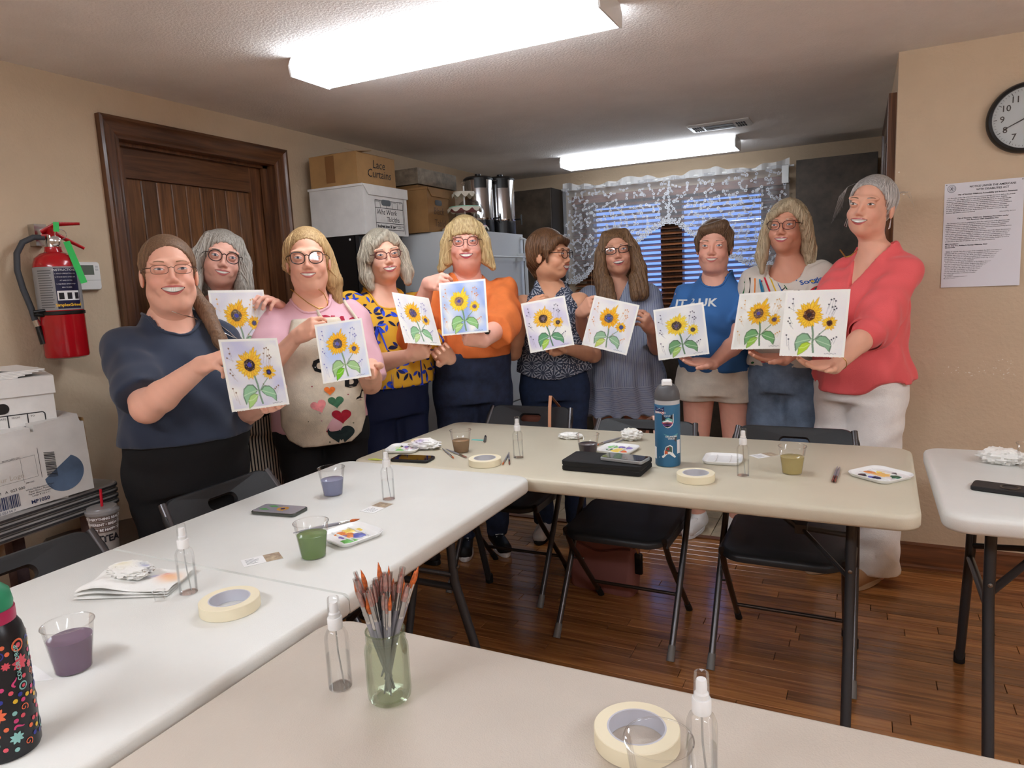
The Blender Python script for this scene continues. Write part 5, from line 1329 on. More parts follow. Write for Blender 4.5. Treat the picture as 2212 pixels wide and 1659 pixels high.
def hair_pair(name, c1, c2):
    return hair_mat(name, c1, c2), hair_mat(name+'_pale', tuple(np.array(c1)*.55+np.array(c2)*.45), tuple(np.minimum(np.array(c2)*1.08, 255)))  # second, paler hair tone for the surface locks
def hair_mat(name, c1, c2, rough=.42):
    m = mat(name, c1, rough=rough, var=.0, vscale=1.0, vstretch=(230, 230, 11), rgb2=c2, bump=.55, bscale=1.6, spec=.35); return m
def heart(n=40, w=.03):
    P = [(0, 0)]
    for k in range(n):
        t = 2*PI*k/n; x = 16*math.sin(t)**3; y = 13*math.cos(t)-5*math.cos(2*t)-2*math.cos(3*t)-math.cos(4*t); P.append((x/17*w, y/17*w))
    P2 = [(x*.55, y*.55) for x, y in P[1:]]; m = len(P); P += P2
    F = []
    for k in range(n): a = 1+k; b = 1+(k+1) % n; c = m+k; d = m+(k+1) % n; F.append((a, b, d, c)); F.append((c, d, 0))
    return P, [tuple(f) for f in F]
def fan(pts):
    """filled outline with a centre and a middle ring, so that it can follow a curved cloth"""
    cx = sum(p[0] for p in pts)/len(pts); cy = sum(p[1] for p in pts)/len(pts); n = len(pts)
    P = list(pts)+[((x+cx)/2, (y+cy)/2) for x, y in pts]+[(cx, cy)]; F = []
    for k in range(n): a = k; b = (k+1) % n; F += [(a, b, n+b, n+a), (n+a, n+b, 2*n)]
    return P, F
def leaf_poly(L, w, n=9):
    up = [(L*t, w*math.sin(PI*t)**.8*(1-.25*t)) for t in np.linspace(0, 1, n)]; dn = [(L*t, -w*.8*math.sin(PI*t)**.9) for t in np.linspace(1, 0, n)[1:-1]]
    return fan(up+dn)
def hz(px, d): return float(atd(px, d)[2])
def stripes_mat(name, c1, c2, period, axis=0, duty=.5, zsplit=None, rough=.85):
    m = mat(name, c1, rough=rough, bump=.15, bscale=500); nt = m.node_tree; b = nt.nodes['Principled BSDF']
    tc = nt.nodes.new('ShaderNodeTexCoord'); sp = nt.nodes.new('ShaderNodeSeparateXYZ'); nt.links.new(tc.outputs['Object'], sp.inputs[0])
    def band(ax):
        mu = nt.nodes.new('ShaderNodeMath'); mu.operation = 'MULTIPLY'; mu.inputs[1].default_value = 1/period; nt.links.new(sp.outputs[ax], mu.inputs[0])
        fr = nt.nodes.new('ShaderNodeMath'); fr.operation = 'FRACT'; nt.links.new(mu.outputs[0], fr.inputs[0])
        gt = nt.nodes.new('ShaderNodeMath'); gt.operation = 'GREATER_THAN'; gt.inputs[1].default_value = duty; nt.links.new(fr.outputs[0], gt.inputs[0]); return gt
    f = band(axis)
    if zsplit is not None:
        f2 = band(2); g = nt.nodes.new('ShaderNodeMath'); g.operation = 'GREATER_THAN'; g.inputs[1].default_value = zsplit; nt.links.new(sp.outputs[2], g.inputs[0])
        mm = nt.nodes.new('ShaderNodeMix'); nt.links.new(g.outputs[0], mm.inputs[0]); nt.links.new(f2.outputs[0], mm.inputs[2]); nt.links.new(f.outputs[0], mm.inputs[3]); fo = mm.outputs[0]
    else: fo = f.outputs[0]
    mx = nt.nodes.new('ShaderNodeMix'); mx.data_type = 'RGBA'; mx.inputs[6].default_value = L4(c1); mx.inputs[7].default_value = L4(c2)
    nt.links.new(fo, mx.inputs[0]); nt.links.new(mx.outputs[2], b.inputs['Base Color']); return m
def burst_mat(name, base, line, dot, scale=16):
    """slate cloth with radiating daisy bursts and dots"""
    m = mat(name, base, rough=.85, bump=.15, bscale=500); nt = m.node_tree; b = nt.nodes['Principled BSDF']; N = nt.nodes.new; Lk = nt.links.new
    tc = N('ShaderNodeTexCoord'); mp = N('ShaderNodeMapping'); mp.inputs['Scale'].default_value = (1, 0, 1); Lk(tc.outputs['Object'], mp.inputs[0])
    sx = N('ShaderNodeSeparateXYZ'); Lk(mp.outputs[0], sx.inputs[0]); cx = N('ShaderNodeCombineXYZ'); Lk(sx.outputs[0], cx.inputs[0]); Lk(sx.outputs[2], cx.inputs[1])
    vo = N('ShaderNodeTexVoronoi'); vo.voronoi_dimensions = '2D'; vo.inputs['Scale'].default_value = scale; vo.inputs['Randomness'].default_value = .8; Lk(cx.outputs[0], vo.inputs['Vector'])
    sc = N('ShaderNodeVectorMath'); sc.operation = 'SCALE'; sc.inputs[3].default_value = 1.0; Lk(cx.outputs[0], sc.inputs[0])
    df = N('ShaderNodeVectorMath'); df.operation = 'SUBTRACT'; Lk(sc.outputs[0], df.inputs[0]); Lk(vo.outputs['Position'], df.inputs[1])
    s2 = N('ShaderNodeSeparateXYZ'); Lk(df.outputs[0], s2.inputs[0])
    at = N('ShaderNodeMath'); at.operation = 'ARCTAN2'; Lk(s2.outputs[1], at.inputs[0]); Lk(s2.outputs[0], at.inputs[1])
    mu = N('ShaderNodeMath'); mu.operation = 'MULTIPLY'; mu.inputs[1].default_value = 11; Lk(at.outputs[0], mu.inputs[0])
    si = N('ShaderNodeMath'); si.operation = 'SINE'; Lk(mu.outputs[0], si.inputs[0])
    g1 = N('ShaderNodeMath'); g1.operation = 'GREATER_THAN'; g1.inputs[1].default_value = .35; Lk(si.outputs[0], g1.inputs[0])
    d1 = N('ShaderNodeMath'); d1.operation = 'LESS_THAN'; d1.inputs[1].default_value = .62; Lk(vo.outputs['Distance'], d1.inputs[0])
    d2 = N('ShaderNodeMath'); d2.operation = 'GREATER_THAN'; d2.inputs[1].default_value = .16; Lk(vo.outputs['Distance'], d2.inputs[0])
    a1 = N('ShaderNodeMath'); a1.operation = 'MULTIPLY'; Lk(g1.outputs[0], a1.inputs[0]); Lk(d1.outputs[0], a1.inputs[1])
    a2 = N('ShaderNodeMath'); a2.operation = 'MULTIPLY'; Lk(a1.outputs[0], a2.inputs[0]); Lk(d2.outputs[0], a2.inputs[1])
    mx = N('ShaderNodeMix'); mx.data_type = 'RGBA'; mx.inputs[6].default_value = L4(base); mx.inputs[7].default_value = L4(line); Lk(a2.outputs[0], mx.inputs[0])
    v2 = N('ShaderNodeTexVoronoi'); v2.voronoi_dimensions = '2D'; v2.inputs['Scale'].default_value = 95; Lk(cx.outputs[0], v2.inputs['Vector'])
    d3 = N('ShaderNodeMath'); d3.operation = 'LESS_THAN'; d3.inputs[1].default_value = .22; Lk(v2.outputs['Distance'], d3.inputs[0])
    d4 = N('ShaderNodeMath'); d4.operation = 'GREATER_THAN'; d4.inputs[1].default_value = .5; Lk(vo.outputs['Distance'], d4.inputs[0])
    d5 = N('ShaderNodeMath'); d5.operation = 'MULTIPLY'; Lk(d3.outputs[0], d5.inputs[0]); Lk(d4.outputs[0], d5.inputs[1])
    mx2 = N('ShaderNodeMix'); mx2.data_type = 'RGBA'; mx2.inputs[7].default_value = L4(dot); Lk(d5.outputs[0], mx2.inputs[0]); Lk(mx.outputs[2], mx2.inputs[6]); Lk(mx2.outputs[2], b.inputs['Base Color']); return m
def pxtext(s, bvh, txt, px, d, size, m, rot=0.0, name='printed_lettering', **kw):
    me = text_mesh(name, txt, size, m, **kw); U = s.camv((math.cos(rot), math.sin(rot), 0)); V = s.camv((-math.sin(rot), math.cos(rot), 0))
    return s.decal(bvh, me, s.px(px, d), U, V, name=name)
def pxfig(s, bvh, fig, px, d, m, rot=0.0, name='print', off=.0022):
    U = s.camv((math.cos(rot), math.sin(rot), 0)); V = s.camv((-math.sin(rot), math.cos(rot), 0)); return s.decal(bvh, fig, s.px(px, d), U, V, off, m, name)
def chain(s, m, pts, bvh=None, r=.0014, name='necklace'):
    """pts: (px, d); falls on the surface below"""
    P = [s.px(p, d) for p, d in pts]; out = []
    for i in range(len(P)-1):
        for t in np.linspace(0, 1, 8, endpoint=False): out.append(P[i]*(1-t)+P[i+1]*t)
    out.append(P[-1])
    out = [np.array(min((c for c in (b_.ray_cast(Vector(p)-Vector(s.camv((0, 0, 1)))*.25, Vector(s.camv((0, 0, 1))))[0] for b_ in (bvh, s.bodybvh) if b_ is not None) if c is not None), key=lambda c: c.dot(Vector(s.camv((0, 0, 1)))), default=Vector(p)))-s.camv((0, 0, 1))*.002 for p in out]
    return MB().tube([tuple(p) for p in out], r, 6).build(name, m, s.root)
def dots(n, r=1.0): return fan([(r*math.cos(2*PI*k/n), r*math.sin(2*PI*k/n)) for k in range(n)])
M_blackp = mat('black_cloth', (17, 17, 19), rough=.85, bump=.2, bscale=400)
M_blackshoe = mat('black_shoe', (20, 20, 22), rough=.5)
M_gold = mat('gold_chain', (200, 160, 80), rough=.3, metal=1); M_silver = mat('silver_chain', (210, 210, 210), rough=.25, metal=1)

def woman_navy():
    s = Person('navy', (369, 581), 2.32, 22, (4, 6, 0), hp=dict(wide=1.06, jaw=1.10, dchin=1.0, blush=.34, open=.0036, mo=.0105, mw=.031, smile=1.2, lip=(196, 104, 100), brow=(150, 116, 90)), tone=(241, 184, 159),
               body=dict(sh=.158, bw=.190, bd=.160, ww=.198, wd=.170, hw=.205, hd=.170, belly=.03, nk=.060))
    tag(s.root, 'smiling woman in a navy T-shirt and black trousers at the far left', 'person')
    s.bodykw = dict(legk=.85)
    s.set_arms(dict(R=dict(el=((250, 860), 2.22), wr=((436, 790), 2.04), tip=((492, 768), 1.99), palm=(.35, -.75, .55), pose=('pinch',), k=1.12),
                    L=dict(el=((520, 880), 2.45), wr=((584, 852), 2.26), tip=((600, 890), 2.17), palm=(0, .4, -.9), pose=('hold',), k=1.15)))
    s.finish_body()
    M = mat('navy_cotton', (42, 52, 72), rough=.85, bump=.25, bscale=700, sheen=.2)
    hem = hz((390, 975), 2.15)
    o, V, Q = s.top('t_shirt', M, hem=hem, sleeves=.82, sleeve_ease=.022, wr=.0030, seed=4, prints=True); B = bvh_of(V, Q)
    s.bottom('trousers', M_blackp, legk=1.1, top=hem+.022, ease=.0); s.shoes(M_blackshoe, M_blackshoe)
    hm, hm2 = hair_pair('light_brown_hair', (98, 72, 54), (142, 112, 86))
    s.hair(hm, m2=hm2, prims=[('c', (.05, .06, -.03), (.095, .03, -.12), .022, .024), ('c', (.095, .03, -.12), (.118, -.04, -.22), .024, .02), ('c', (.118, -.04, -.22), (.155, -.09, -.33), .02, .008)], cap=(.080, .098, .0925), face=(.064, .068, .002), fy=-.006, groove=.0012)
    glasses(s.root, s.C, s.R, dict(w=.0235, h=.0130, sq=3.2, th=.0008, z=-.003), mat('thin_bronze_frame', (92, 70, 60), rough=.35, metal=.8))
    chain(s, M_silver, [((352, 668), 2.2), ((368, 690), 2.1), ((395, 712), 2.05)], B); chain(s, M_silver, [((398, 680), 2.2), ((400, 700), 2.1), ((395, 712), 2.05)], B)
    pxfig(s, B, dots(16, .011), (401, 718), 2.05, mat('teal_pendant', (38, 74, 74), rough=.3, metal=.6), name='pendant', off=.004)
    mint = mat('mint_print', (170, 214, 196), rough=.8); wht = mat('white_print', (222, 228, 226), rough=.8)
    pxfig(s, B, fan([(-.05, -.02), (-.03, .0), (-.045, .03), (-.02, .015), (-.008, .045), (.005, .03), (.04, .01), (.075, -.02), (.04, -.012), (.0, -.02)]), (425, 757), 2.05, mint)
    for q, r0 in (((386, 738), -.2), ((389, 750), -.05), ((402, 735), -.8), ((424, 730), 1.7), ((450, 742), 1.4), ((414, 728), -.4)): pxfig(s, B, fan([(-.008, -.001), (.008, -.001), (.008, .001), (-.008, .001)]), q, 2.05, wht, r0)
    pxfig(s, B, fan([(-.085, -.008), (.05, -.010), (.05, .008), (-.085, .012)]), (455, 793), 2.05, mat('grey_green_band', (120, 150, 140), rough=.8))
    pxtext(s, B, 'P', (384, 763), 2.05, .03, wht); pxtext(s, B, 'AWAII', (440, 794), 2.05, .024, mat('print_dark', (24, 28, 34), rough=.8))
    for k, (c, w) in enumerate((((176, 28, 52), .0), ((206, 92, 30), .012), ((214, 190, 40), .024), ((120, 160, 60), .04))):
        pxfig(s, B, fan([(-.05+w, -.018), (.06, -.010), (.06, .0), (.03, .026-k*.003), (-.005+w*.6, .026), (-.02+w, .006)]), (455, 825), 2.05, mat('rainbow_print_%d' % k, c, rough=.8), off=.002+k*.0006)
    return s
def woman_greyhair():
    s = Person('grey', (483.5, 554), 2.98, 10, (8, 4, 12), hp=dict(wide=1.02, open=.0055, blush=.2, mo=.0058, brow=(120, 104, 92), lip=(186, 100, 98)), tone=(239, 184, 163), body=dict(sh=.165, bw=.175, bd=.13, hw=.185))
    tag(s.root, 'woman with long wavy grey hair and round glasses behind the navy shirt', 'person'); s.bodykw = dict(legk=.82)
    s.set_arms(dict(R=dict(el=((450, 760), 3.0), wr=((468, 710), 2.78), tip=((480, 660), 2.74), palm=(0, 0, -1), pose=('flat',)), L=dict(el=((630, 770), 3.05), wr=((604, 664), 2.84), tip=((562, 628), 2.69), palm=(-.3, -.3, -.8), pose=('hold',))))
    s.finish_body()
    M = mat('black_cardigan', (20, 20, 22), rough=.9, bump=.3, bscale=500)
    o, V, Q = s.top('cardigan', M, hem=s.zs['hip']-.02, sleeves=1.8, neck='vdeep', wr=.003, seed=8); B = bvh_of(V, Q)
    fl = mat('dark_floral_cloth', (34, 28, 30), rough=.85); r = random.Random(2)
    pxfig(s, B, fan([(-.055, -.11), (-.01, -.12), (.0, .0), (-.02, .05), (-.06, .075), (-.085, .03), (-.075, -.04)]), (446, 690), 2.6, fl, name='floral_blouse', off=.002)
    for k in range(110):
        q = (446+r.uniform(-44, -3), 690+r.uniform(-38, 58)); pxfig(s, B, dots(6, r.uniform(.003, .0055)), q, 2.6, mat('floral_dot_%d' % (k % 4), ((206, 40, 50), (228, 226, 220), (96, 130, 170), (226, 120, 50))[k % 4], rough=.85), name='floral_print', off=.0035)
    s.bottom('striped_trousers', stripes_mat('black_cream_stripe', (30, 28, 30), (222, 212, 194), .0125, 0, .42), flare=.05, ease=.014, top=s.zs['hip'])
    s.shoes(M_blackshoe, M_blackshoe)
    hm, hm2 = hair_pair('silver_grey_hair', (112, 104, 94), (190, 184, 174)); L = []
    for sg in (-1, 1): L += [('c', (sg*.05, -.02, .075), (sg*.082, -.02, .0), .026, .026), ('c', (sg*.082, -.02, .0), (sg*.094, -.03, -.10), .028, .034), ('c', (sg*.094, -.03, -.10), (sg*.088, -.06, -.19), .034, .028), ('c', (sg*.088, -.06, -.19), (sg*.10, -.07, -.25), .026, .010)]
    L += [('e', (0, .04, -.06), (.085, .06, .10))]
    s.hair(hm, m2=hm2, prims=L, face=(.058, .064, -.008), fy=-.01, groove=.0026, gf=30)
    glasses(s.root, s.C, s.R, dict(w=.0235, h=.021, sq=2.1, th=.0019), mat('dark_tortoise_frame', (48, 26, 26), rough=.25))
    return s
def woman_apron():
    s = Person('apron', (663, 556), 2.80, 8, (-2, 4, 0), hp=dict(wide=1.03, dchin=.7, blush=.28, open=.0046, mo=.0062, brow=(176, 140, 104), lip=(196, 112, 104)), tone=(237, 180, 153), body=dict(sh=.175, bw=.185, bd=.15, ww=.175, wd=.14, hw=.19, hd=.145, belly=.02, nk=.058))
    tag(s.root, 'blonde woman in a pink T-shirt and cream craft apron with appliqued hearts', 'person'); s.bodykw = dict(legk=.82)
    s.set_arms(dict(R=dict(el=((560, 770), 2.74), wr=((642, 726), 2.54), tip=((692, 697), 2.48), palm=(.25, -.3, .85), pose=('pinch', 1, 'in'), k=.95), L=dict(el=((790, 790), 2.9), wr=((802, 790), 2.66), tip=((786, 822), 2.56), palm=(0, .5, -.8), pose=('hold',), k=1.05)))
    s.finish_body(); hem = hz((690, 800), 2.8)
    M = mat('pink_cotton', (226, 178, 188), rough=.85, bump=.25, bscale=700)
    o, V, Q = s.top('t_shirt', M, hem=s.zs['hip']-.03, sleeves=.95, sleeve_ease=.026, wr=.0035, seed=14, prints=True); B = bvh_of(V, Q)
    s.bottom('trousers', M_blackp, top=s.zs['hip']); s.shoes(M_blackshoe, M_blackshoe)
    chain(s, M_gold, [((628, 625), 2.8), ((650, 648), 2.7), ((672, 660), 2.7), ((690, 655), 2.7), ((694, 628), 2.8)], B, .0016)
    pxtext(s, B, 'CIAO', (694, 682), 2.55, .060, mat('crimson_print', (168, 22, 56), rough=.8), bold=.004, spacing=1.1)
    # apron: a sheet standing just off the front of shirt and trousers
    F = Field([-.24, -.34, .60], [.24, .10, s.zs['neck']], .0075)
    K = s.torso(.022, None); K = [[q[0], q[1], q[2], max(q[3], .165), max(q[4], .14)] for q in K]; K.insert(0, [.58, 0, -.0, .19, .17])
    F.add(loft(K), .01); F.disp(waves(5, 6, 14, 34, .006, .5)); zt = hz((705, 690), 2.58); zb = hz((690, 992), 2.58); zw = hz((620, 800), 2.58)
    def reg(X, Y, Z):
        w = np.interp(Z, [zb, zb+.03, zb+.09, zw-.04, zw+.02, zt-.02, zt+.02], [.10, .145, .168, .165, .152, .098, .085]).astype(np.float32)
        return np.maximum.reduce([np.abs(X)-w+0*Y, Y+.01+0*X+0*Z, Z-zt+0*X+0*Y, zb-Z+.0+0*X+0*Y])
    F.F = np.maximum(F.F, reg(*F.full())); F.F = np.maximum(F.F, -(F.F+.5))
    ca = mat('cream_canvas', (216, 204, 184), rough=.9, var=.06, vscale=18, bump=.25, bscale=300)
    o2, V2, Q2 = s.cloth('apron', F, ca); B2 = bvh_of(V2, Q2)
    for pts in ([((668, 684), 2.7), ((650, 650), 2.74), ((634, 615), 2.85)], [((742, 684), 2.7), ((722, 650), 2.75), ((696, 612), 2.85)]):
        q = [s.px(p, d-.12) for p, d in pts]; q = [q[0]*(1-t)+q[1]*t for t in np.linspace(0, 1, 7)]+[q[1]*(1-t)+q[2]*t for t in np.linspace(.15, 1, 7)]
        P = [h for h in conform(B, q, s.camv((0, 0, 1)), .004, strict=True) if h is not None]
        if len(P) > 2: MB().tube([tuple(p) for p in P], .0065, 8).build('apron_strap', ca, o2)
    ink = mat('black_applique', (14, 14, 15), rough=.85)
    for ch, px, sz, r0 in (('d', (650, 782), .105, .06), ('e', (686, 792), .088, -.1), ('b', (714, 820), .088, -.05), ('b', (737, 850), .105, -.08), ('i', (754, 872), .085, -.2), ('e', (766, 890), .075, -.15)): pxtext(s, B2, ch, px, 2.48, sz, ink, r0, name='applique_letter', bold=.0028)
    r = random.Random(6)
    for px in ((648, 766), (642, 790), (668, 766), (672, 800), (733, 835), (745, 858), (755, 880), (766, 900)): pxfig(s, B2, dots(6, .0022), px, 2.48, M_white, name='bead', off=.005)
    for px, sz, c, r0 in (((671, 845), .020, (232, 116, 42), .05), ((683, 872), .028, (58, 106, 76), .1), ((647, 882), .030, (226, 140, 142), .35), ((692, 907), .034, (170, 22, 48), .05), ((687, 953), .049, (22, 40, 42), .03)):
        hm_ = mat('heart_%d_%d' % px, c, rough=.8, var=.12, vscale=40); pxfig(s, B2, heart(40, sz), px, 2.48, hm_, r0, name='applique_heart', off=.003)
    for k in range(16): pxfig(s, B2, dots(5, r.uniform(.0015, .005)), (r.uniform(620, 765), r.uniform(800, 980)), 2.48, mat('paint_spot_%d' % (k % 3), ((150, 40, 60), (110, 110, 90), (190, 150, 150))[k % 3], rough=.9), name='paint_spot')
    hm, hm2 = hair_pair('honey_blonde_hair', (142, 106, 66), (208, 176, 126))
    s.hair(hm, m2=hm2, prims=[('c', (.055, .04, .03), (.085, .045, -.08), .034, .034), ('c', (.085, .045, -.08), (.098, .055, -.16), .032, .016), ('e', (0, .05, .0), (.085, .06, .085)), ('c', (-.06, .0, .055), (-.078, .03, -.02), .022, .018)], face=(.064, .068, .0), fy=-.006, capc=(0, .02, .034), cap=(.082, .098, .0945), groove=.002, gf=40)
    s.strands(hm, [[(.09, .04, -.1), (.105, .04, -.17), (.115+.01*k, .03+.01*k, -.22)] for k in range(6)]+[[(-.07, -.02, .05), (-.085, -.02, .0), (-.08+.004*k, -.015, -.05)] for k in range(4)])
    glasses(s.root, s.C, s.R, dict(w=.0245, h=.021, sq=2.5, th=.0017, cat=.6), mat('black_frame', (24, 20, 20), rough=.25))
    return s
def woman_yellow():
    s = Person('yellow', (837, 549), 3.3, 30, (14, 2, -6), hp=dict(wide=1.0, blush=.24, open=.0046, mo=.0085, mw=.029, smile=1.25, brow=(140, 116, 96), lip=(190, 92, 92)), tone=(237, 184, 157), body=dict(sh=.172, bw=.185, bd=.150, ww=.180, wd=.150, hw=.185, hd=.150, belly=.02, nk=.056))
    tag(s.root, 'woman with a grey bob in a yellow top printed with blue leaves', 'person'); s.bodykw = dict(legk=.82)
    s.set_arms(dict(R=dict(el=((778, 772), 3.2), wr=((885, 768), 3.02), tip=((930, 750), 2.96), palm=(.1, .55, .8), pose=('fist', 1, 'up'), k=1.15), L=dict(el=((955, 770), 3.45), wr=((972, 775), 3.14), tip=((945, 750), 3.06), palm=(-.3, .3, -.8), pose=('hold',), k=1.05)))
    s.finish_body(); hem = hz((850, 838), 3.25)
    M = mat('yellow_rayon', (232, 176, 48), rough=.8, bump=.2, bscale=400)
    o, V, Q = s.top('blouse', M, hem=hem, sleeves=.92, sleeve_ease=.030, wr=.004, seed=22, neck='scoop', neckw=.95, wide=lambda z: .03*max(0, (s.zs['bust']-z)/.3))
    B = bvh_of(V, Q); s.bottom('trousers', mat('navy_stretch', (26, 38, 74), rough=.75, bump=.15, bscale=400), legk=1.12, top=hem+.028, ease=.006, wr=.004); s.shoes(M_blackshoe, M_blackshoe)
    # leaf print
    r = random.Random(31); b = MB(); cen = V[Q].mean(1); nr = np.cross(V[Q[:, 1]]-V[Q[:, 0]], V[Q[:, 3]]-V[Q[:, 0]]); nr /= np.linalg.norm(nr, axis=1)[:, None]+1e-12
    vd = s.camv((0, 0, 1)); idx = np.argwhere(nr@vd < .25).ravel(); r2 = np.random.RandomState(3); r2.shuffle(idx); pts = []
    C_ = [lin((40, 66, 190)), lin((24, 34, 104)), lin((52, 84, 214)), lin((22, 24, 62))]
    for i in idx:
        p = cen[i]
        if any(np.sum((p-q)**2) < .052**2 for q in pts): continue
        pts.append(p); n = nr[i]; U = np.cross([.1, .2, 1.0], n); U /= np.linalg.norm(U)+1e-9; Vv = np.cross(n, U); a0 = r.uniform(0, 6.28)
        for k in range(r.choice([2, 3, 3, 4])):
            a = a0+k*r.uniform(.9, 1.5); c = C_[r.randrange(4)]; P, Fq = leaf_poly(r.uniform(.030, .046), r.uniform(.007, .011)); ca, sa = math.cos(a), math.sin(a)
            H = conform(B, [p+U*(x*ca-y*sa+.004*ca)+Vv*(x*sa+y*ca+.004*sa) for x, y in P], -n, .0016, .03); b.add([tuple(h) for h in H], Fq, c)
    b.build('leaf_print', mat_attr('blue_leaf_print', rough=.8), o, cols=True)
    hm, hm2 = hair_pair('ash_blonde_bob', (120, 110, 96), (196, 186, 166)); L = [('e', (0, .045, -.045), (.086, .062, .085))]
    for sg in (-1, 1): L += [('c', (sg*.055, -.01, .07), (sg*.083, -.008, .0), .026, .027), ('c', (sg*.083, -.008, .0), (sg*.090, -.014, -.085), .028, .031), ('c', (sg*.090, -.014, -.085), (sg*.084, -.03, -.128), .030, .018)]
    L += [('c', (.015, -.065, .088), (-.045, -.075, .05), .016, .018), ('c', (-.045, -.075, .05), (-.075, -.045, -.01), .018, .020), ('c', (.02, -.06, .09), (.055, -.06, .05), .016, .018)]
    s.hair(hm, m2=hm2, prims=L, face=(.060, .062, -.006), fy=-.012, groove=.0020, gf=40)
    glasses(s.root, s.C, s.R, dict(w=.0245, h=.0155, sq=2.8, th=.0018, cat=.6), mat('red_tortoise_frame', (84, 26, 36), rough=.25))
    for sg in (-1,): MB().lathe([(.007, -.002), (.009, 0), (.007, .002)], 14).build('earring', M_gold, s.root, loc=tuple(s.P3((sg*.080, -.0, -.055))))
    return s
def woman_orange():
    s = Person('orange', (1005.4, 521), 3.42, 6, (0, 2, 0), hp=dict(wide=1.10, jaw=1.15, dchin=1.5, blush=.34, open=.0042, mo=.0088, mw=.029, smile=1.25, brow=(150, 116, 84), lip=(186, 78, 92)), tone=(241, 180, 159), body=dict(sh=.188, bw=.200, bd=.165, ww=.190, wd=.160, hw=.185, hd=.155, belly=.02, nk=.064))
    tag(s.root, 'blonde woman with bangs in an orange linen top and dark jeans', 'person'); s.bodykw = dict(legk=.82)
    s.set_arms(dict(R=dict(el=((905, 700), 3.30), wr=((925, 612), 3.10), tip=((960, 606), 3.00), palm=(.35, -.35, .85), pose=('pinch', 1, 'in'), k=1.15), L=dict(el=((1112, 716), 3.28), wr=((1045, 737), 3.04), tip=((1000, 727), 2.98), palm=(-.1, .6, .75), pose=('fist', 1, 'in'), k=1.25)))
    s.finish_body(); hem = hz((1020, 782), 3.2)
    M = mat('orange_linen', (228, 122, 60), rough=.85, bump=.3, bscale=350, var=.04, vscale=14)
    o, V, Q = s.top('linen_top', M, hem=hem, sleeves={'R': 1.35, 'L': 1.45}, sleeve_ease=.030, wr=.0042, seed=41, neck='v', h=.0065, shoulder_r=.066); B = bvh_of(V, Q)
    s.bottom('jeans', mat('dark_denim', (42, 52, 78), rough=.85, var=.15, vscale=24, bump=.3, bscale=260), legk=1.15, top=hem+.028, ease=.006, wr=.004); s.shoes(M_blackshoe, M_white)
    hm, hm2 = hair_pair('layered_blonde_hair', (142, 110, 66), (214, 190, 140)); L = [('e', (0, .045, -.035), (.088, .064, .09))]
    for k, x in enumerate(np.linspace(-.052, .052, 7)): L.append(('c', (x*.6, -.070, .092), (x, -.0885+.5*x*x/.06*.2, .044-.004*abs(k-3)), .016, .0115, .008))
    for sg in (-1, 1): L += [('c', (sg*.06, -.02, .065), (sg*.083, -.02, .0), .026, .027), ('c', (sg*.083, -.02, .0), (sg*.092, -.02, -.075), .029, .030), ('c', (sg*.092, -.02, -.075), (sg*.118, -.03, -.118), .026, .014), ('c', (sg*.090, .01, -.07), (sg*.125, .0, -.105), .024, .010)]
    s.hair(hm, m2=hm2, prims=L, face=(.060, .045, -.004), fy=-.012, groove=.0024, gf=36, capc=(0, .015, .036), cap=(.085, .100, .094))
    glasses(s.root, s.C, s.R, dict(w=.0235, h=.020, sq=2.5, th=.0015, cat=.5), mat('rose_brown_frame', (70, 34, 40), rough=.25))
    a = s.arms['L']; w = a['wr']+(a['el']-a['wr'])*.10; ax = a['el']-a['wr']; ax = ax/np.linalg.norm(ax); e1 = np.cross(ax, s.camv((0, 0, 1))); e1 /= np.linalg.norm(e1); e2 = np.cross(ax, e1); R_ = .0305
    wt = MB(); ring = [[tuple(w+ax*q+(e1*math.cos(t)+e2*math.sin(t))*R_) for t in np.linspace(0, 2*PI, 24, endpoint=False)] for q in (-.010, .010)]; wo = wt.rings(ring, cap=False).build('watch_band', mat('blush_silicone', (226, 196, 190), rough=.5), s.root)
    f_ = -s.camv((.15, -.5, 1)); f_ = f_-ax*(f_@ax); f_ /= np.linalg.norm(f_); g_ = np.cross(ax, f_); c_ = w+f_*(R_+.003)
    MB().rings([[tuple(c_+ax*x+g_*y+f_*zz) for x, y in rrect(.036, .032, .008, 4)] for zz in (-.003, .003, .005)]).build('watch_case', mat('watch_black', (12, 12, 14), rough=.12), wo)
    chain(s, mat('dark_cord', (60, 44, 40), rough=.5), [((978, 590), 3.3), ((987, 607), 3.2), ((996, 600), 3.2)], None, .0016)
    return s
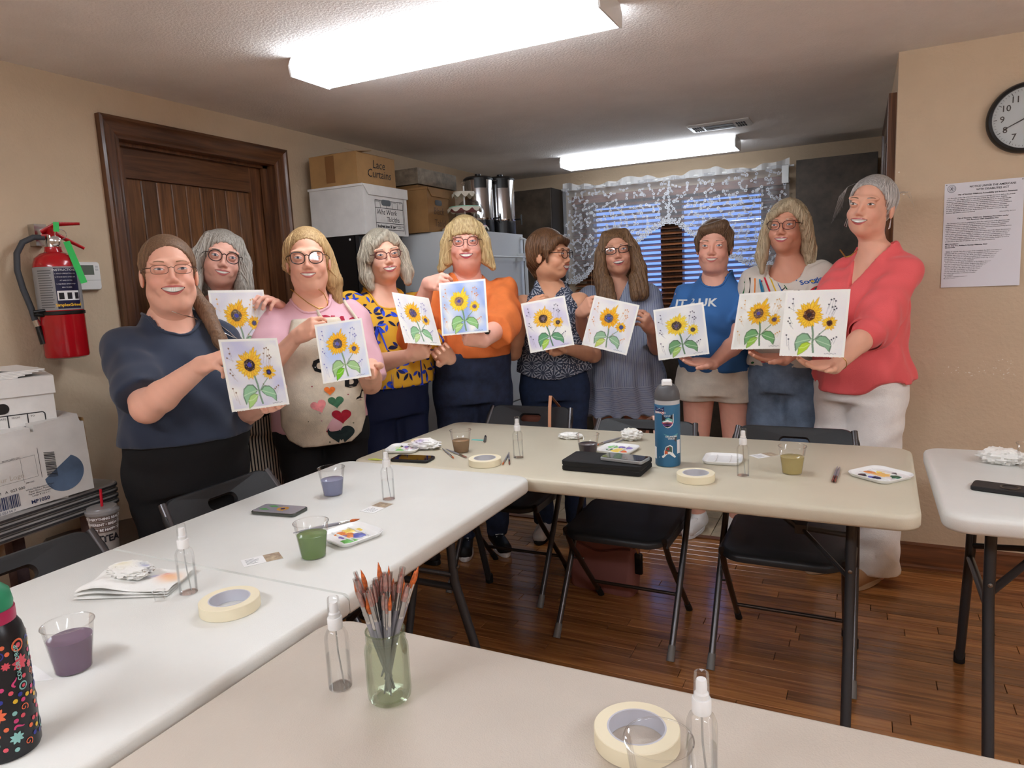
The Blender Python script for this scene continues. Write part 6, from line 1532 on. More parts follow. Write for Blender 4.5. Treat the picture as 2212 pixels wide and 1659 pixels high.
def woman_sleeveless():
    s = Person('slate', (1222, 548), 3.62, -2, (62, 0, 0), hp=dict(wide=.97, blush=.2, open=.0044, mo=.0095, mw=.028, smile=1.2, brow=(96, 70, 52), lip=(186, 92, 90)), tone=(218, 161, 127), body=dict(sh=.158, bw=.165, bd=.125, ww=.155, wd=.125, hw=.175, hd=.13, nk=.050))
    tag(s.root, 'woman with short brown hair turned aside in a slate sleeveless blouse', 'person'); s.bodykw = dict(legk=.82)
    s.set_arms(dict(R=dict(el=((1112, 745), 3.60), wr=((1132, 672), 3.40), tip=((1176, 640), 3.33), palm=(.3, -.5, .6), pose=('hold',), k=.95), L=dict(el=((1262, 735), 3.58), wr=((1218, 752), 3.42), tip=((1182, 760), 3.36), palm=(0, .6, -.6), pose=('hold',), k=.95)))
    s.finish_body(); hem = hz((1180, 825), 3.5)
    M = burst_mat('slate_daisy_cloth', (58, 66, 84), (158, 166, 180), (206, 204, 206))
    o, V, Q = s.top('blouse', M, hem=hem, sleeves=0, wr=.0035, seed=51, neck='v', h=.0065, hemfn=lambda X, Y: .030*np.clip(np.abs(X)/.16, 0, 1)**2, wide=lambda z: .022*max(0, (s.zs['bust']-z)/.3))
    s.bottom('jeans', mat('indigo_denim', (34, 48, 76), rough=.85, var=.12, vscale=30), top=hem+.028, legk=1.0); s.shoes(M_white, M_blackshoe)
    hm, hm2 = hair_pair('short_brown_hair', (64, 42, 28), (118, 84, 56)); L = [('e', (0, .045, .0), (.083, .064, .078)), ('c', (0, .07, -.04), (0, .062, -.085), .05, .030), ('c', (-.03, -.075, .07), (.03, -.08, .06), .022, .018), ('c', (-.05, -.06, .06), (-.068, -.045, .02), .02, .012), ('c', (.05, -.06, .06), (.068, -.045, .02), .02, .012)]
    for sg in (-1, 1): L.append(('c', (sg*.074, -.02, .02), (sg*.073, -.03, -.035), .014, .006))
    s.hair(hm, m2=hm2, prims=L, face=(.064, .060, -.004), fy=-.018, groove=.0020, gf=34, cap=(.083, .101, .096), capc=(0, .018, .034))
    glasses(s.root, s.C, s.R, dict(w=.0225, h=.0185, sq=2.6, th=.0018), mat('black_frame', (24, 20, 20)))
    return s
def woman_dress():
    s = Person('dress', (1333, 539.6), 3.72, 0, (0, 5, -6), hp=dict(wide=.97, blush=.2, open=.0044, mo=.0090, mw=.026, teeth=.62, smile=1.0, brow=(108, 80, 62), lip=(190, 96, 94)), tone=(220, 163, 136), body=dict(sh=.160, bw=.16, bd=.12, ww=.155, wd=.12, hw=.17, hd=.125, nk=.049))
    tag(s.root, 'woman with long brown hair in a blue striped shirt dress', 'person'); s.bodykw = {}
    s.set_arms(dict(R=dict(el=((1262, 752), 3.66), wr=((1254, 676), 3.46), tip=((1284, 650), 3.36), palm=(.45, -.2, .85), pose=('pinch', 1, 'in')), L=dict(el=((1420, 752), 3.66), wr=((1406, 712), 3.46), tip=((1386, 678), 3.36), palm=(-.45, .0, .85), pose=('pinch', 1, 'in'))))
    s.finish_body(); hem = hz((1335, 903), 3.68); zt1 = hz((1335, 770), 3.6); zt2 = hz((1335, 842), 3.6)
    M = stripes_mat('blue_stripe_cotton', (74, 88, 122), (184, 192, 208), .0052, 0, .5, zsplit=zt2)
    def flare(z): return .035*np.clip((zt1+.1-z)/.1, 0, 1)+.03*np.clip((zt1-z)/.12, 0, 1)+.035*np.clip((zt2-z)/.12, 0, 1)
    def fold(X, Y, Z):
        a = np.arctan2(X, -Y); return (.010*np.clip((zt1+.02-Z)/.15, 0, 1)*np.sin(a*13+.8*np.sin(Z*9))+.0035*np.sin(X*38+Z*15)*np.sin(Z*22)).astype(np.float32)
    o, V, Q = s.top('shirt_dress', M, hem=hem, sleeves=.98, sleeve_ease=.034, neck='v', h=.0068, wide=flare, folds=fold, seed=61, hemfn=lambda X, Y: .010*np.sin(np.arctan2(X, -Y)*13)); B = bvh_of(V, Q)
    for sg in (-1, 1): pxfig(s, B, fan([(0, .0), (sg*.036, .034), (sg*.056, .008), (sg*.018, -.045)]), (1337+sg*6, 612), 3.5, M, name='collar', off=.006)
    for k in range(3): pxfig(s, B, dots(8, .0045), (1338, 640+k*14), 3.5, M_white, name='button', off=.004)
    s.shoes(mat('tan_sandal', (150, 98, 70), rough=.6), mat('sandal_sole', (196, 170, 140), rough=.7), 'sandal')
    hm, hm2 = hair_pair('long_brown_hair', (70, 48, 32), (138, 106, 74)); L = [('e', (0, .045, -.06), (.086, .060, .11))]
    for sg in (-1, 1): L += [('c', (sg*.045, -.03, .085), (sg*.080, -.028, .0), .024, .026), ('c', (sg*.080, -.028, .0), (sg*.094, -.03, -.10), .028, .034), ('c', (sg*.094, -.03, -.10), (sg*.090, -.055, -.225), .036, .036), ('c', (sg*.066, -.05, -.14), (sg*.055, -.085, -.235), .028, .024)]
    s.hair(hm, m2=hm2, prims=L, face=(.058, .066, -.006), fy=-.01, groove=.0022, gf=46)
    glasses(s.root, s.C, s.R, dict(w=.0255, h=.0165, sq=3.0, th=.0019, cat=.5), mat('black_frame', (24, 20, 20)))
    return s
def woman_blue():
    s = Person('blue', (1538, 530.6), 3.5, -14, (-6, 0, 2), hp=dict(wide=1.03, jaw=1.05, dchin=.6, blush=.30, open=.0048, mo=.0065, mw=.025, brow=(120, 92, 70), lip=(196, 110, 104)), tone=(237, 178, 155), body=dict(sh=.168, bw=.180, bd=.140, ww=.168, wd=.135, hw=.180, hd=.14, belly=.01, nk=.055))
    tag(s.root, 'woman with short brown hair in a blue T-shirt and cream denim shorts', 'person'); s.bodykw = dict(stance=.10)
    s.set_arms(dict(R=dict(el=((1430, 770), 3.75), wr=((1450, 706), 3.34), tip=((1466, 652), 3.25), palm=(0, -.2, -.9), pose=('hold',)), L=dict(el=((1602, 756), 3.36), wr=((1540, 786), 3.20), tip=((1464, 780), 3.19), palm=(0, .75, -.35), pose=('flat', 1, 'up'), k=1.05)))
    s.finish_body(); hem = hz((1530, 812), 3.4)
    M = mat('royal_blue_cotton', (58, 110, 172), rough=.85, bump=.25, bscale=700)
    o, V, Q = s.top('t_shirt', M, hem=hem, sleeves=.72, sleeve_ease=.022, wr=.0036, seed=71, prints=True); B = bvh_of(V, Q)
    s.bottom('shorts', mat('cream_denim', (238, 230, 214), rough=.85, bump=.3, bscale=260, var=.04, vscale=20), cut=hz((1510, 880), 3.45), flare=.0, legk=1.18, top=hem+.028, ease=.008, stance=.10, wr=.005); s.shoes(mat('white_leather', (230, 228, 224), rough=.45), M_white, stance=.10)
    pxtext(s, B, 'MONTAUK', (1501, 640), 3.25, .060, mat('white_print', (222, 228, 226)), -.06, shear=.25, bold=.0016)
    for k in range(3): pxfig(s, B, fan([(-.07, -.022), (.03, .014), (.07, .034), (.02, .020)]), (1486+k*5, 628-k*8), 3.25, mat('pale_blue_print', (160, 196, 224), rough=.8), .25)
    hm, hm2 = hair_pair('cropped_brown_hair', (70, 52, 38), (124, 98, 74)); L = [('e', (0, .04, .0), (.081, .062, .074)), ('c', (-.045, -.07, .072), (.045, -.055, .092), .020, .026), ('c', (.03, -.06, .085), (.072, -.03, .055), .024, .018), ('c', (0, .068, -.035), (0, .06, -.07), .046, .03)]
    for sg in (-1, 1): L.append(('c', (sg*.073, -.025, .03), (sg*.073, -.028, -.022), .014, .006))
    s.hair(hm, m2=hm2, prims=L, face=(.064, .062, -.004), fy=-.018, groove=.0018, gf=36, cap=(.081, .099, .094), capc=(0, .017, .036))
    return s
def woman_print():
    s = Person('print', (1689, 485.4), 3.3, -22, (-14, 2, 2), hp=dict(wide=1.02, blush=.24, open=.0044, mo=.0055, mw=.026, brow=(140, 112, 84), lip=(188, 90, 96)), tone=(224, 163, 136), body=dict(sh=.165, bw=.175, bd=.135, ww=.165, wd=.13, hw=.175, hd=.135, nk=.052))
    tag(s.root, 'woman with long fair hair in a white blouse with bright prints and jeans', 'person'); s.bodykw = dict(legk=.82)
    s.set_arms(dict(R=dict(el=((1622, 772), 3.5), wr=((1614, 715), 3.16), tip=((1590, 676), 3.06), palm=(.4, -.1, -.8), pose=('hold',)), L=dict(el=((1752, 770), 3.2), wr=((1694, 776), 3.0), tip=((1612, 771), 2.99), palm=(0, .8, -.3), pose=('flat', 1, 'up'))))
    s.finish_body(); hem = hz((1690, 800), 3.2)
    M = mat('white_print_cotton', (224, 216, 204), rough=.85, bump=.25, bscale=400)
    o, V, Q = s.top('blouse', M, hem=hem, sleeves=.80, sleeve_ease=.040, wr=.004, seed=81, neck='wide', neckw=.82, shoulder_r=.070); B = bvh_of(V, Q)
    pal = [(206, 36, 56), (232, 190, 40), (40, 92, 170), (40, 110, 62), (24, 22, 24), (236, 130, 40), (70, 160, 200)]; PM = [mat('blouse_ink_%d' % k, c, rough=.85) for k, c in enumerate(pal)]; r = random.Random(8)
    for k in range(13):
        x = 1626+k*9.5; pxfig(s, B, fan([(-.0028, -.045), (.0028, -.045), (.0028, .045), (-.0028, .045)]), (x, 607+abs(k-6)*-3.0), 3.1, PM[k % 7], -.25+.04*k, name='stripe_print')
    for k in range(70):
        q = (r.uniform(1620, 1782), r.uniform(572, 800)); f = r.choice([dots(6, r.uniform(.004, .010)), leaf_poly(r.uniform(.02, .035), .005), fan([(-.01, -.002), (.01, -.002), (.01, .002), (-.01, .002)])]); pxfig(s, B, f, q, 3.1, r.choice(PM), r.uniform(0, 6.28), name='bright_print')
    pxfig(s, B, fan([(-.055, -.03), (.05, .012), (.045, .045), (-.05, .0)]), (1728, 577), 3.1, PM[0], .12, name='red_band_print')
    for k in range(4): pxfig(s, B, fan([(-.007, -.005), (.007, -.005), (.007, .007), (-.007, .007)]), (1712+k*11, 583-k*5), 3.1, M, .4, name='window_print', off=.0035)
    pxtext(s, B, 'Soggiorno', (1771, 602), 3.15, .030, PM[2], .16, bold=.0008)
    pxfig(s, B, fan([(.05*math.cos(a), .026*math.sin(a)) for a in np.linspace(0, 2*PI, 20, endpoint=False)]), (1775, 628), 3.15, PM[0], .1, name='roundel_print'); pxfig(s, B, fan([(.040*math.cos(a), .019*math.sin(a)) for a in np.linspace(0, 2*PI, 20, endpoint=False)]), (1776, 629), 3.15, PM[2], .1, name='roundel_print', off=.0035)
    s.bottom('wide_jeans', mat('light_denim', (112, 130, 152), rough=.85, var=.14, vscale=16, bump=.3, bscale=260), top=hem+.028, flare=.055, ease=.012, legk=1.05, wr=.004); s.shoes(M_blackshoe, M_blackshoe)
    hm, hm2 = hair_pair('fair_long_hair', (128, 110, 84), (212, 196, 164)); L = [('e', (0, .045, -.03), (.084, .06, .09)), ('c', (.02, -.068, .088), (-.046, -.085, .042), .018, .016), ('c', (-.046, -.085, .042), (-.076, -.05, -.03), .017, .022), ('c', (-.076, -.045, -.03), (-.090, -.05, -.13), .026, .026), ('c', (-.090, -.05, -.13), (-.082, -.06, -.20), .026, .010), ('c', (.03, -.06, .088), (.076, -.04, .03), .020, .022), ('c', (.076, -.03, .03), (.092, .02, -.10), .026, .030), ('c', (.092, .02, -.10), (.105, .035, -.22), .030, .014)]
    s.hair(hm, m2=hm2, prims=L, face=(.062, .060, -.004), fy=-.012, groove=.0022, gf=40)
    glasses(s.root, s.C, s.R, dict(w=.0255, h=.0185, sq=2.8, th=.0015, cat=.7), mat('plum_frame', (52, 26, 36), rough=.25))
    MB().tube([tuple(s.P3((.083+.006*math.cos(t), -.005, -.05+.009*math.sin(t)))) for t in np.linspace(0, 2*PI, 14)], .0016, 6).build('earring', M_gold, s.root)
    return s
def woman_coral():
    s = Person('coral', (1862, 441), 2.88, -40, (-20, 4, 8), lean=(.055, .0), hp=dict(wide=.98, blush=.24, open=.0046, mo=.0080, mw=.029, smile=1.15, brow=(120, 88, 66), lip=(190, 96, 94), eye=(84, 62, 48)), tone=(237, 180, 153), body=dict(sh=.142, bw=.158, bd=.128, ww=.155, wd=.125, hw=.170, hd=.135, nk=.048))
    tag(s.root, 'silver haired woman in a coral shirt and white linen trousers at the right', 'person'); s.bodykw = dict(legk=.82)
    s.set_arms(dict(R=dict(el=((1752, 770), 3.0), wr=((1722, 745), 2.72), tip=((1700, 690), 2.64), palm=(.2, 0, -.9), pose=('flat',)), L=dict(el=((1868, 745), 2.74), wr=((1802, 792), 2.60), tip=((1702, 788), 2.55), palm=(0, .85, -.3), pose=('flat', 1, 'up'), k=1.05)))
    s.finish_body(); hem = hz((1850, 848), 2.85)
    M = mat('coral_rayon', (236, 96, 98), rough=.72, bump=.2, bscale=300, sheen=.2)
    o, V, Q = s.top('shirt', M, hem=hem, sleeves={'R': 1.1, 'L': 1.08}, sleeve_ease=.026, neck='vdeep', h=.0068, wr=.0045, seed=91, hemfn=lambda X, Y: .055*np.exp(-((np.abs(X)-.19)/.05)**2)-.02, wide=lambda z: .028*max(0, (s.zs['bust']-z)/.3)); B = bvh_of(V, Q)
    a = s.arms['L']; ax = a['wr']-a['el']; ax = ax/np.linalg.norm(ax); e1 = np.cross(ax, [0, 0, 1]); e1 /= np.linalg.norm(e1); e2 = np.cross(ax, e1)
    MB().rings([[tuple(a['el']+ax*q+(e1*math.cos(t)+e2*math.sin(t))*rr_) for t in np.linspace(0, 2*PI, 28, endpoint=False)] for q, rr_ in ((-.02, .066), (-.018, .071), (.022, .0715), (.024, .066))], cap=False).build('rolled_cuff', M, o)
    pxfig(s, B, dots(8, .004), (1880, 675), 2.6, M_bolt, name='snap', off=.012); pxfig(s, B, fan([(-.03, -.002), (.035, -.006), (.035, -.002), (-.03, .002)]), (1812, 607), 2.7, mat('coral_seam', (200, 66, 72), rough=.8), name='pocket_flap', off=.003)
    s.bottom('linen_trousers', mat('white_linen', (242, 238, 233), rough=.85, bump=.35, bscale=220, var=.03, vscale=12), top=hem+.10, flare=.035, ease=.016, legk=1.1, wr=.006, cut=.05); s.shoes(mat('tan_suede', (170, 130, 92), rough=.7), mat('sandal_sole', (196, 170, 140)))
    hm, hm2 = hair_pair('silver_hair', (132, 128, 124), (206, 202, 198)); s.hair(hm, m2=hm2, prims=[('e', (.01, .105, .045), (.040, .034, .040)), ('c', (0, .05, -.03), (0, .045, -.06), .05, .035)], face=(.064, .068, .004), fy=-.008, groove=.0014, gf=46, cap=(.0805, .099, .0925))
    s.strands(hm, [[(-.045, -.07, .078), (-.078, -.055, .066), (-.092-.003*k, -.04, .03), (-.094-.005*k, -.03, -.01-.01*k)] for k in range(7)]+[[(.03, .12, .06), (.05+.01*k, .14, .075), (.07+.012*k, .15, .07-.02*k)] for k in range(4)])
    for sg in (-1, 1): MB().tube([tuple(s.P3(p)) for p in ((sg*.080, -.0, -.042), (sg*.084, -.004, -.075), (sg*.078, .002, -.080), (sg*.078, .004, -.045))], .0012, 6).build('earring', M_silver, s.root)
    chain(s, M_gold, [((1814, 540), 2.8), ((1826, 556), 2.75), ((1838, 552), 2.75), ((1852, 540), 2.8)], None, .0026)
    a = s.arms['L']; w = a['wr']+(a['el']-a['wr'])*.12; MB().tube([tuple(w+(e1*math.cos(t)+e2*math.sin(t))*.031) for t in np.linspace(0, 2*PI, 22)], .0014, 6).build('bracelet', M_gold, s.root)
    return s
WOMEN = [f() for f in (woman_navy, woman_greyhair, woman_apron, woman_yellow, woman_orange, woman_sleeveless, woman_dress, woman_blue, woman_print, woman_coral)]
# ---------------------------------------------------------------- things on the tables
M_clear = glass_mat('clear_plastic', (255, 255, 255), rough=.05, trans_mix=.98)
M_clear2 = glass_mat('clear_glass_jar', (244, 248, 240), rough=.03, trans_mix=.95)
M_water = glass_mat('clear_water', (254, 255, 255), rough=.01, trans_mix=.99)
M_capw = mat('white_pump', (238, 238, 236), rough=.35)
def ang(pa, pb, z): a = atz(pa, z); b = atz(pb, z); return math.atan2(b[1]-a[1], b[0]-a[0])
def cup(px, z, rgb, fill, label, k=1.0, h=.085, dens=.9):
    p = atz(px, z); c = empty('water_cup', (p[0], p[1], z+.0004), 0, label, 'cup', 'clear plastic rinse cups'); r0, r1 = .0285*k, .0395*k; h = h*k
    MB().lathe([(r0*.9, .001), (r0, .002), (r1, h-.003), (r1+.002*k, h-.001), (r1+.002*k, h), (r1-.0005, h)], 36, cap=False).build('wall', M_clear, c)
    MB().tube([((r1+.0012)*math.cos(a), (r1+.0012)*math.sin(a), h-.0008) for a in np.linspace(0, 2*PI, 40)], .0011*k, 6).build('rim', M_clear, c)
    if rgb is not None:
        rf = r0+(r1-r0)*fill
        lm = mat('tinted_water_%d_%d_%d' % rgb, rgb, rough=.15, alpha=dens, trans=.15, spec=.4)
        MB().lathe([(0, .002), (r0-.0012, .0022), (rf-.0014, h*fill-.0005), (rf-.003, h*fill), (0, h*fill)], 36).build('liquid', lm, c)
    else: MB().lathe([(0, .001), (r0, .001)], 36, cap=False).build('bottom', M_clear, c)
    return c
cup((720, 1068), ZA, (142, 146, 176), .58, 'cup of lavender blue water on the white table beside a spray bottle', 1.0)
cup((678, 1202), ZA, (122, 150, 92), .66, 'cup of green water on the white table', 1.0)
cup((160, 1445), ZA, (132, 108, 130), .70, 'cup of purple water at the lower left', .98)
cup((997, 976), ZB, (152, 122, 90), .55, 'cup of brown water on the beige table behind a tape roll')
cup((1271, 988), ZB, (78, 66, 72), .60, 'cup of dark grey water behind the black zip case')
cup((1711, 1022), ZB, (196, 178, 116), .62, 'cup of pale yellow water near the right end of the beige table', 1.02, dens=.8)
cup((1425, 1735), ZC, None, 0, 'empty clear cup at the bottom edge in front of the tape roll')
cup((2224, 1012), ZD_, None, 0, 'empty clear cup cut off at the right edge on the white table', .9)
mc = atz((346, 1298), ZA); m_ = empty('portion_cup', (mc[0], mc[1], ZA+.0004), 0, 'tiny clear plastic cup in front of the folded napkin', 'cup')
MB().lathe([(.009, 0), (.0095, .001), (.0125, .022), (.0135, .0225)], 24, cap=False).build('wall', M_clear, m_); MB().tube([(.013*math.cos(a), .013*math.sin(a), .0222) for a in np.linspace(0, 2*PI, 24)], .0006, 6).build('rim', M_capw, m_)
def spray(px, z, label, fill=.6, rz=0, k=1.0):
    p = atz(px, z); c = empty('spray_bottle', (p[0], p[1], z+.0004), rz, label, 'spray bottle', 'small clear spray bottles'); r = .0188
    MB().lathe([(r*.8, .0), (r*.97, .0015), (r, .005), (r, .082), (r*.97, .088), (r*.80, .096), (r*.55, .1005), (r*.52, .106)], 32, cap=False).build('bottle', M_clear, c)
    MB().lathe([(0, .0012), (r*.95, .0012)], 32, cap=False).build('base', M_clear, c)
    hgt = .006+.082*fill; MB().lathe([(0, .003), (r*.92, .003), (r*.93, hgt), (0, hgt)], 32).build('water', M_water, c)
    MB().tube([(0, 0, .10), (.001, 0, .06), (.006, .002, .006)], .0014, 8).build('dip_tube', glass_mat('milky_tube', (225, 228, 230), rough=.2, trans_mix=.5), c)
    MB().lathe([(r*.60, .100), (r*.62, .101), (r*.62, .117), (r*.57, .119)], 28).build('collar', M_capw, c)
    MB().lathe([(r*.46, .118), (r*.46, .125), (r*.36, .127), (r*.36, .140), (r*.30, .143), (0, .1435)], 24).build('pump', M_capw, c)
    MB().lathe([(r*.52, .119), (r*.50, .148), (r*.46, .151), (0, .152)], 24, cap=False).build('overcap', M_clear, c)
    return c
spray((840, 1079), ZA, 'spray bottle at the far corner of the white table', .66)
spray((408, 1281), ZA, 'spray bottle beside the folded napkins on the white table', .68)
spray((736, 1484), ZC, 'spray bottle standing left of the brush jar', .62)
spray((1517, 1700), ZC, 'spray bottle at the bottom edge beside the large tape roll', .62)
spray((1120, 989), ZB, 'spray bottle near the back of the beige table', .72)
spray((1605, 1028), ZB, 'spray bottle in front of the blank white palette', .55)
M_tape = mat('cream_masking_tape', (236, 226, 196), rough=.55, bump=.05, bscale=900); M_core = mat('grey_card_core', (196, 196, 204), rough=.6)
def tape(px, z, label, k=1.0):
    p = atz(px, z); c = empty('tape_roll', (p[0], p[1], z+.0004), 0, label, 'tape roll', 'rolls of masking tape'); ro, ri, h = .0575*k, .0395*k, .0235
    MB().lathe([(ri, 0), (ro-.001, 0), (ro, .001), (ro, h-.001), (ro-.001, h), (ri, h)], 56, cap=False).build('tape', M_tape, c)
    MB().lathe([(ri+.0002, 0), (ri+.0002, h+.0002), (ri-.0022, h+.0002), (ri-.0022, 0)], 56, cap=False).build('core', M_core, c)
    return c
tape((498, 1316), ZA, 'roll of masking tape on the white table'); tape((1376, 1604), ZC, 'large looking roll of masking tape at the bottom edge')
tape((1048, 1003), ZB, 'roll of masking tape on the beige table beside loose brushes'); tape((1503, 1037), ZB, 'roll of masking tape in front of the blue bottle')
# palettes
M_pal = mat('white_melamine', (238, 238, 236), rough=.25)
def palette(px, z, rz, label, dabs=(), k=1.0, size=.135):
    p = atz(px, z); c = empty('paint_palette', (p[0], p[1], z+.0004), rz, label, 'palette'); s = size*k
    MB().slab(s, s, .03*k, [(.016, 0), (.008, .001), (.001, .009), (0, .0115), (.0015, .0125), (.005, .0115), (.011, .0055), (.014, .005)], 8).build('dish', M_pal, c)
    for sx in (-1, 1): MB().box(sx*s*.18-.0015, sx*s*.18+.0015, -s*.36, s*.36, .005, .0095).build('divider', M_pal, c)
    r = random.Random(int(px[0]))
    for i, (x, y, rad, col) in enumerate(dabs):
        n = 14; pts = [(x*s+rad*s*math.cos(2*PI*t/n)*r.uniform(.6, 1.3), y*s+rad*s*math.sin(2*PI*t/n)*r.uniform(.6, 1.3)) for t in range(n)]
        b = MB(); b.rings([[(a, q, .0052) for a, q in pts], [((a-x*s)*.8+x*s, (q-y*s)*.8+y*s, .0066+.0002*i) for a, q in pts]]); b.build('paint_dab', mat('paint_%d_%d_%d' % col, col, rough=.35), c)
    return c
Yl, Og, Gn, Pu, Bl, Bk, Pk, Lg = (238, 208, 96), (226, 132, 60), (112, 190, 96), (128, 110, 180), (92, 98, 176), (36, 36, 44), (214, 170, 190), (190, 214, 120)
palette((758, 1160), ZA, ang((712, 1183), (806, 1150), ZA), 'used paint palette on the white table behind the green cup', [(-.05, .0, .16, Og), (-.16, .02, .1, Pu), (.12, .2, .15, Yl), (.1, -.15, .12, Bl), (-.2, -.28, .16, Gn), (-.1, .22, .1, Og), (.25, .1, .08, Yl)], .98)
palette((873, 972), ZB, .3, 'used paint palette partly under a crumpled tissue on the beige table', [(-.2, .1, .12, Lg), (-.1, -.2, .14, Gn), (.0, .2, .1, Pu), (.12, .0, .1, Pk), (-.15, .25, .06, Bk)], .98)
palette((1335, 974), ZB, -.1, 'used paint palette behind the phone on the zip case', [(-.22, .22, .14, Gn), (-.2, -.1, .1, (60, 100, 80)), (.05, -.1, .2, Yl), (.25, -.2, .1, (226, 96, 40)), (.2, .2, .12, Pu), (0, .25, .1, Pu)], 1.0)
palette((1562, 996), ZB, .06, 'blank white palette behind a spray bottle on the beige table', [], .95)
palette((1902, 1030), ZB, PI/4+.1, 'used paint palette set diagonally at the right end of the beige table', [(.02, .0, .18, (236, 190, 110)), (.2, .16, .1, Yl), (-.02, .26, .12, (232, 150, 80)), (-.3, .2, .09, Bk), (-.22, -.08, .1, (40, 44, 80)), (.1, -.28, .11, (40, 96, 70)), (.28, -.1, .07, (60, 64, 70)), (-.3, .0, .05, Bl)], 1.06)
# tissues
M_tis = mat_attr('tissue_paper', rough=.9, bump=.25, bscale=260)
def tissue(px, z, sx, sy, sz, seed, label, stains=(), rz=0, lift=0):
    p = atz(px, z); r = np.random.RandomState(seed); nu, nv = 44, 22; V = []; Cc = []
    D = r.normal(size=(9, 3)); ph = r.uniform(0, 6, 9); fr = r.uniform(2.5, 7, 9)
    for j in range(nv+1):
        for i in range(nu):
            th = 2*PI*i/nu; fi = PI*j/nv; d = np.array([math.sin(fi)*math.cos(th), math.sin(fi)*math.sin(th), math.cos(fi)])
            w = sum(abs(math.sin(fr[k]*(D[k]@d)+ph[k])) for k in range(9))/9; q = .55+.75*w+.12*r.uniform(-1, 1)*math.sin(fi)
            x, y, zz = d*q; V.append((x*sx, y*sy, max(0.0004, (zz*.5+.42)*sz))); c = lin((236, 235, 230))
            for (ax, ay, rad, col) in stains:
                t = math.exp(-((x-ax)**2+(y-ay)**2)/rad**2)*.8; c = c*(1-t)+lin(col)*t
            Cc.append(c)
    F = [(j*nu+i, (j+1)*nu+i, (j+1)*nu+(i+1) % nu, j*nu+(i+1) % nu) for j in range(nv) for i in range(nu)]
    o = meshobj('crumpled_tissue', npmesh('crumpled_tissue', V, F, np.array(Cc), True, 28), M_tis, None, (p[0], p[1], z+.0004+lift), rz); tag(o, label, 'tissue', 'crumpled paper tissues'); return o
tissue((918, 969), ZB, .062, .036, .042, 1, 'paint stained crumpled tissue on the palette at the left of the beige table', [(-.8, 0, .5, (222, 190, 120)), (-.2, -.5, .4, (180, 160, 200))], .1)
tissue((1232, 947), ZB, .046, .028, .026, 2, 'white crumpled tissue behind the dark grey cup', [], .2)
tissue((1364, 950), ZB, .040, .034, .048, 3, 'upright crumpled tissue ball left of the blue bottle', [(0, .2, .4, (228, 224, 190))])
tissue((2163, 1000), ZD_, .058, .042, .050, 4, 'crumpled white tissue on the right hand white table', [(0, 0, .5, (236, 226, 214))])
nk = empty('folded_napkin', tuple(atz((290, 1270), ZA)), ang((195, 1293), (340, 1288), ZA), 'folded white napkins with paint smears on the white table', 'napkin')
b = MB(); nxx, nyy = 24, 14; vs = []; fs = []; cc = []
for lay in range(3):
    o0 = len(vs)
    for j in range(nyy+1):
        for i in range(nxx+1):
            x = -.10+.2*i/nxx; y = -.055+.12*j/nyy+lay*.004; zz = .003+lay*.004+.003*math.sin(i*.5+lay)*math.sin(j*.6)+(.012*lay/2*math.exp(-((x+.05)/.05)**2))
            c = lin((238, 237, 232))
            for ax, ay, rad, col in ((.06, .03, .02, (232, 150, 90)), (.05, .045, .006, (220, 60, 50)), (.03, .03, .006, (90, 90, 190)), (.075, .02, .02, (240, 190, 140))):
                t = math.exp(-((x-ax)**2+(y-ay)**2)/rad**2)*.8; c = c*(1-t)+lin(col)*t
            vs.append((x, y, zz)); cc.append(c)
    for j in range(nyy):
        for i in range(nxx): a = o0+j*(nxx+1)+i; fs.append((a, a+1, a+nxx+2, a+nxx+1))
meshobj('sheets', npmesh('sheets', vs, fs, np.array(cc)), M_tis, nk)
tissue((285, 1258), ZA, .052, .034, .030, 7, 'cream crumpled tissue lying on the folded napkins', [(-.3, 0, .5, (226, 218, 186)), (.5, .3, .3, (190, 196, 200)), (.7, .2, .15, (70, 74, 160))], .15, lift=.016)
# business cards
def card(px, z, rz, label, flip=False):
    p = atz(px, z); c = empty('business_card', (p[0], p[1], z+.0004), rz, label, 'card', 'business cards')
    MB().box(-.044, .044, -.025, .025, 0, .0007).build('stock', mat('card_white', (240, 240, 238), rough=.5), c)
    MB().box(.006, .0435, -.0245, .0245, .0007, .0009).build('photo', mat('card_photo', (136, 110, 96), rough=.4, vscale=60, rgb2=(206, 190, 160)), c)
    b = MB(); r = random.Random(1)
    for k in range(5): b.box(-.036, -.036+r.uniform(.018, .032), .014-k*.007, .0155-k*.007, .0007, .0009)
    b.build('printed_lines', mat('card_grey_text', (120, 120, 126), rough=.6), c); return c
card((814, 1097), ZA, ang((795, 1107), (838, 1087), ZA), 'business card lying just in front of the far spray bottle')
card((566, 1209), ZA, ang((522, 1217), (610, 1197), ZA), 'business card near the seam of the white table')
card((1651, 984), ZB, ang((1634, 988), (1668, 983), ZB), 'business card left of the pale yellow cup')
pc = atz((104, 1472), ZA); tag(MB().rings([[(-.04, -.03, 0), (.035, .0, 0), (-.04, .03, 0)], [(-.04, -.03, .001), (.035, .0, .001), (-.04, .03, .001)]]).build('paper_corner', mat('card_white', (240, 240, 238)), loc=(pc[0]-.03, pc[1], ZA+.0005), rz=.2), 'white paper corner showing beside the black patterned bottle', 'paper')
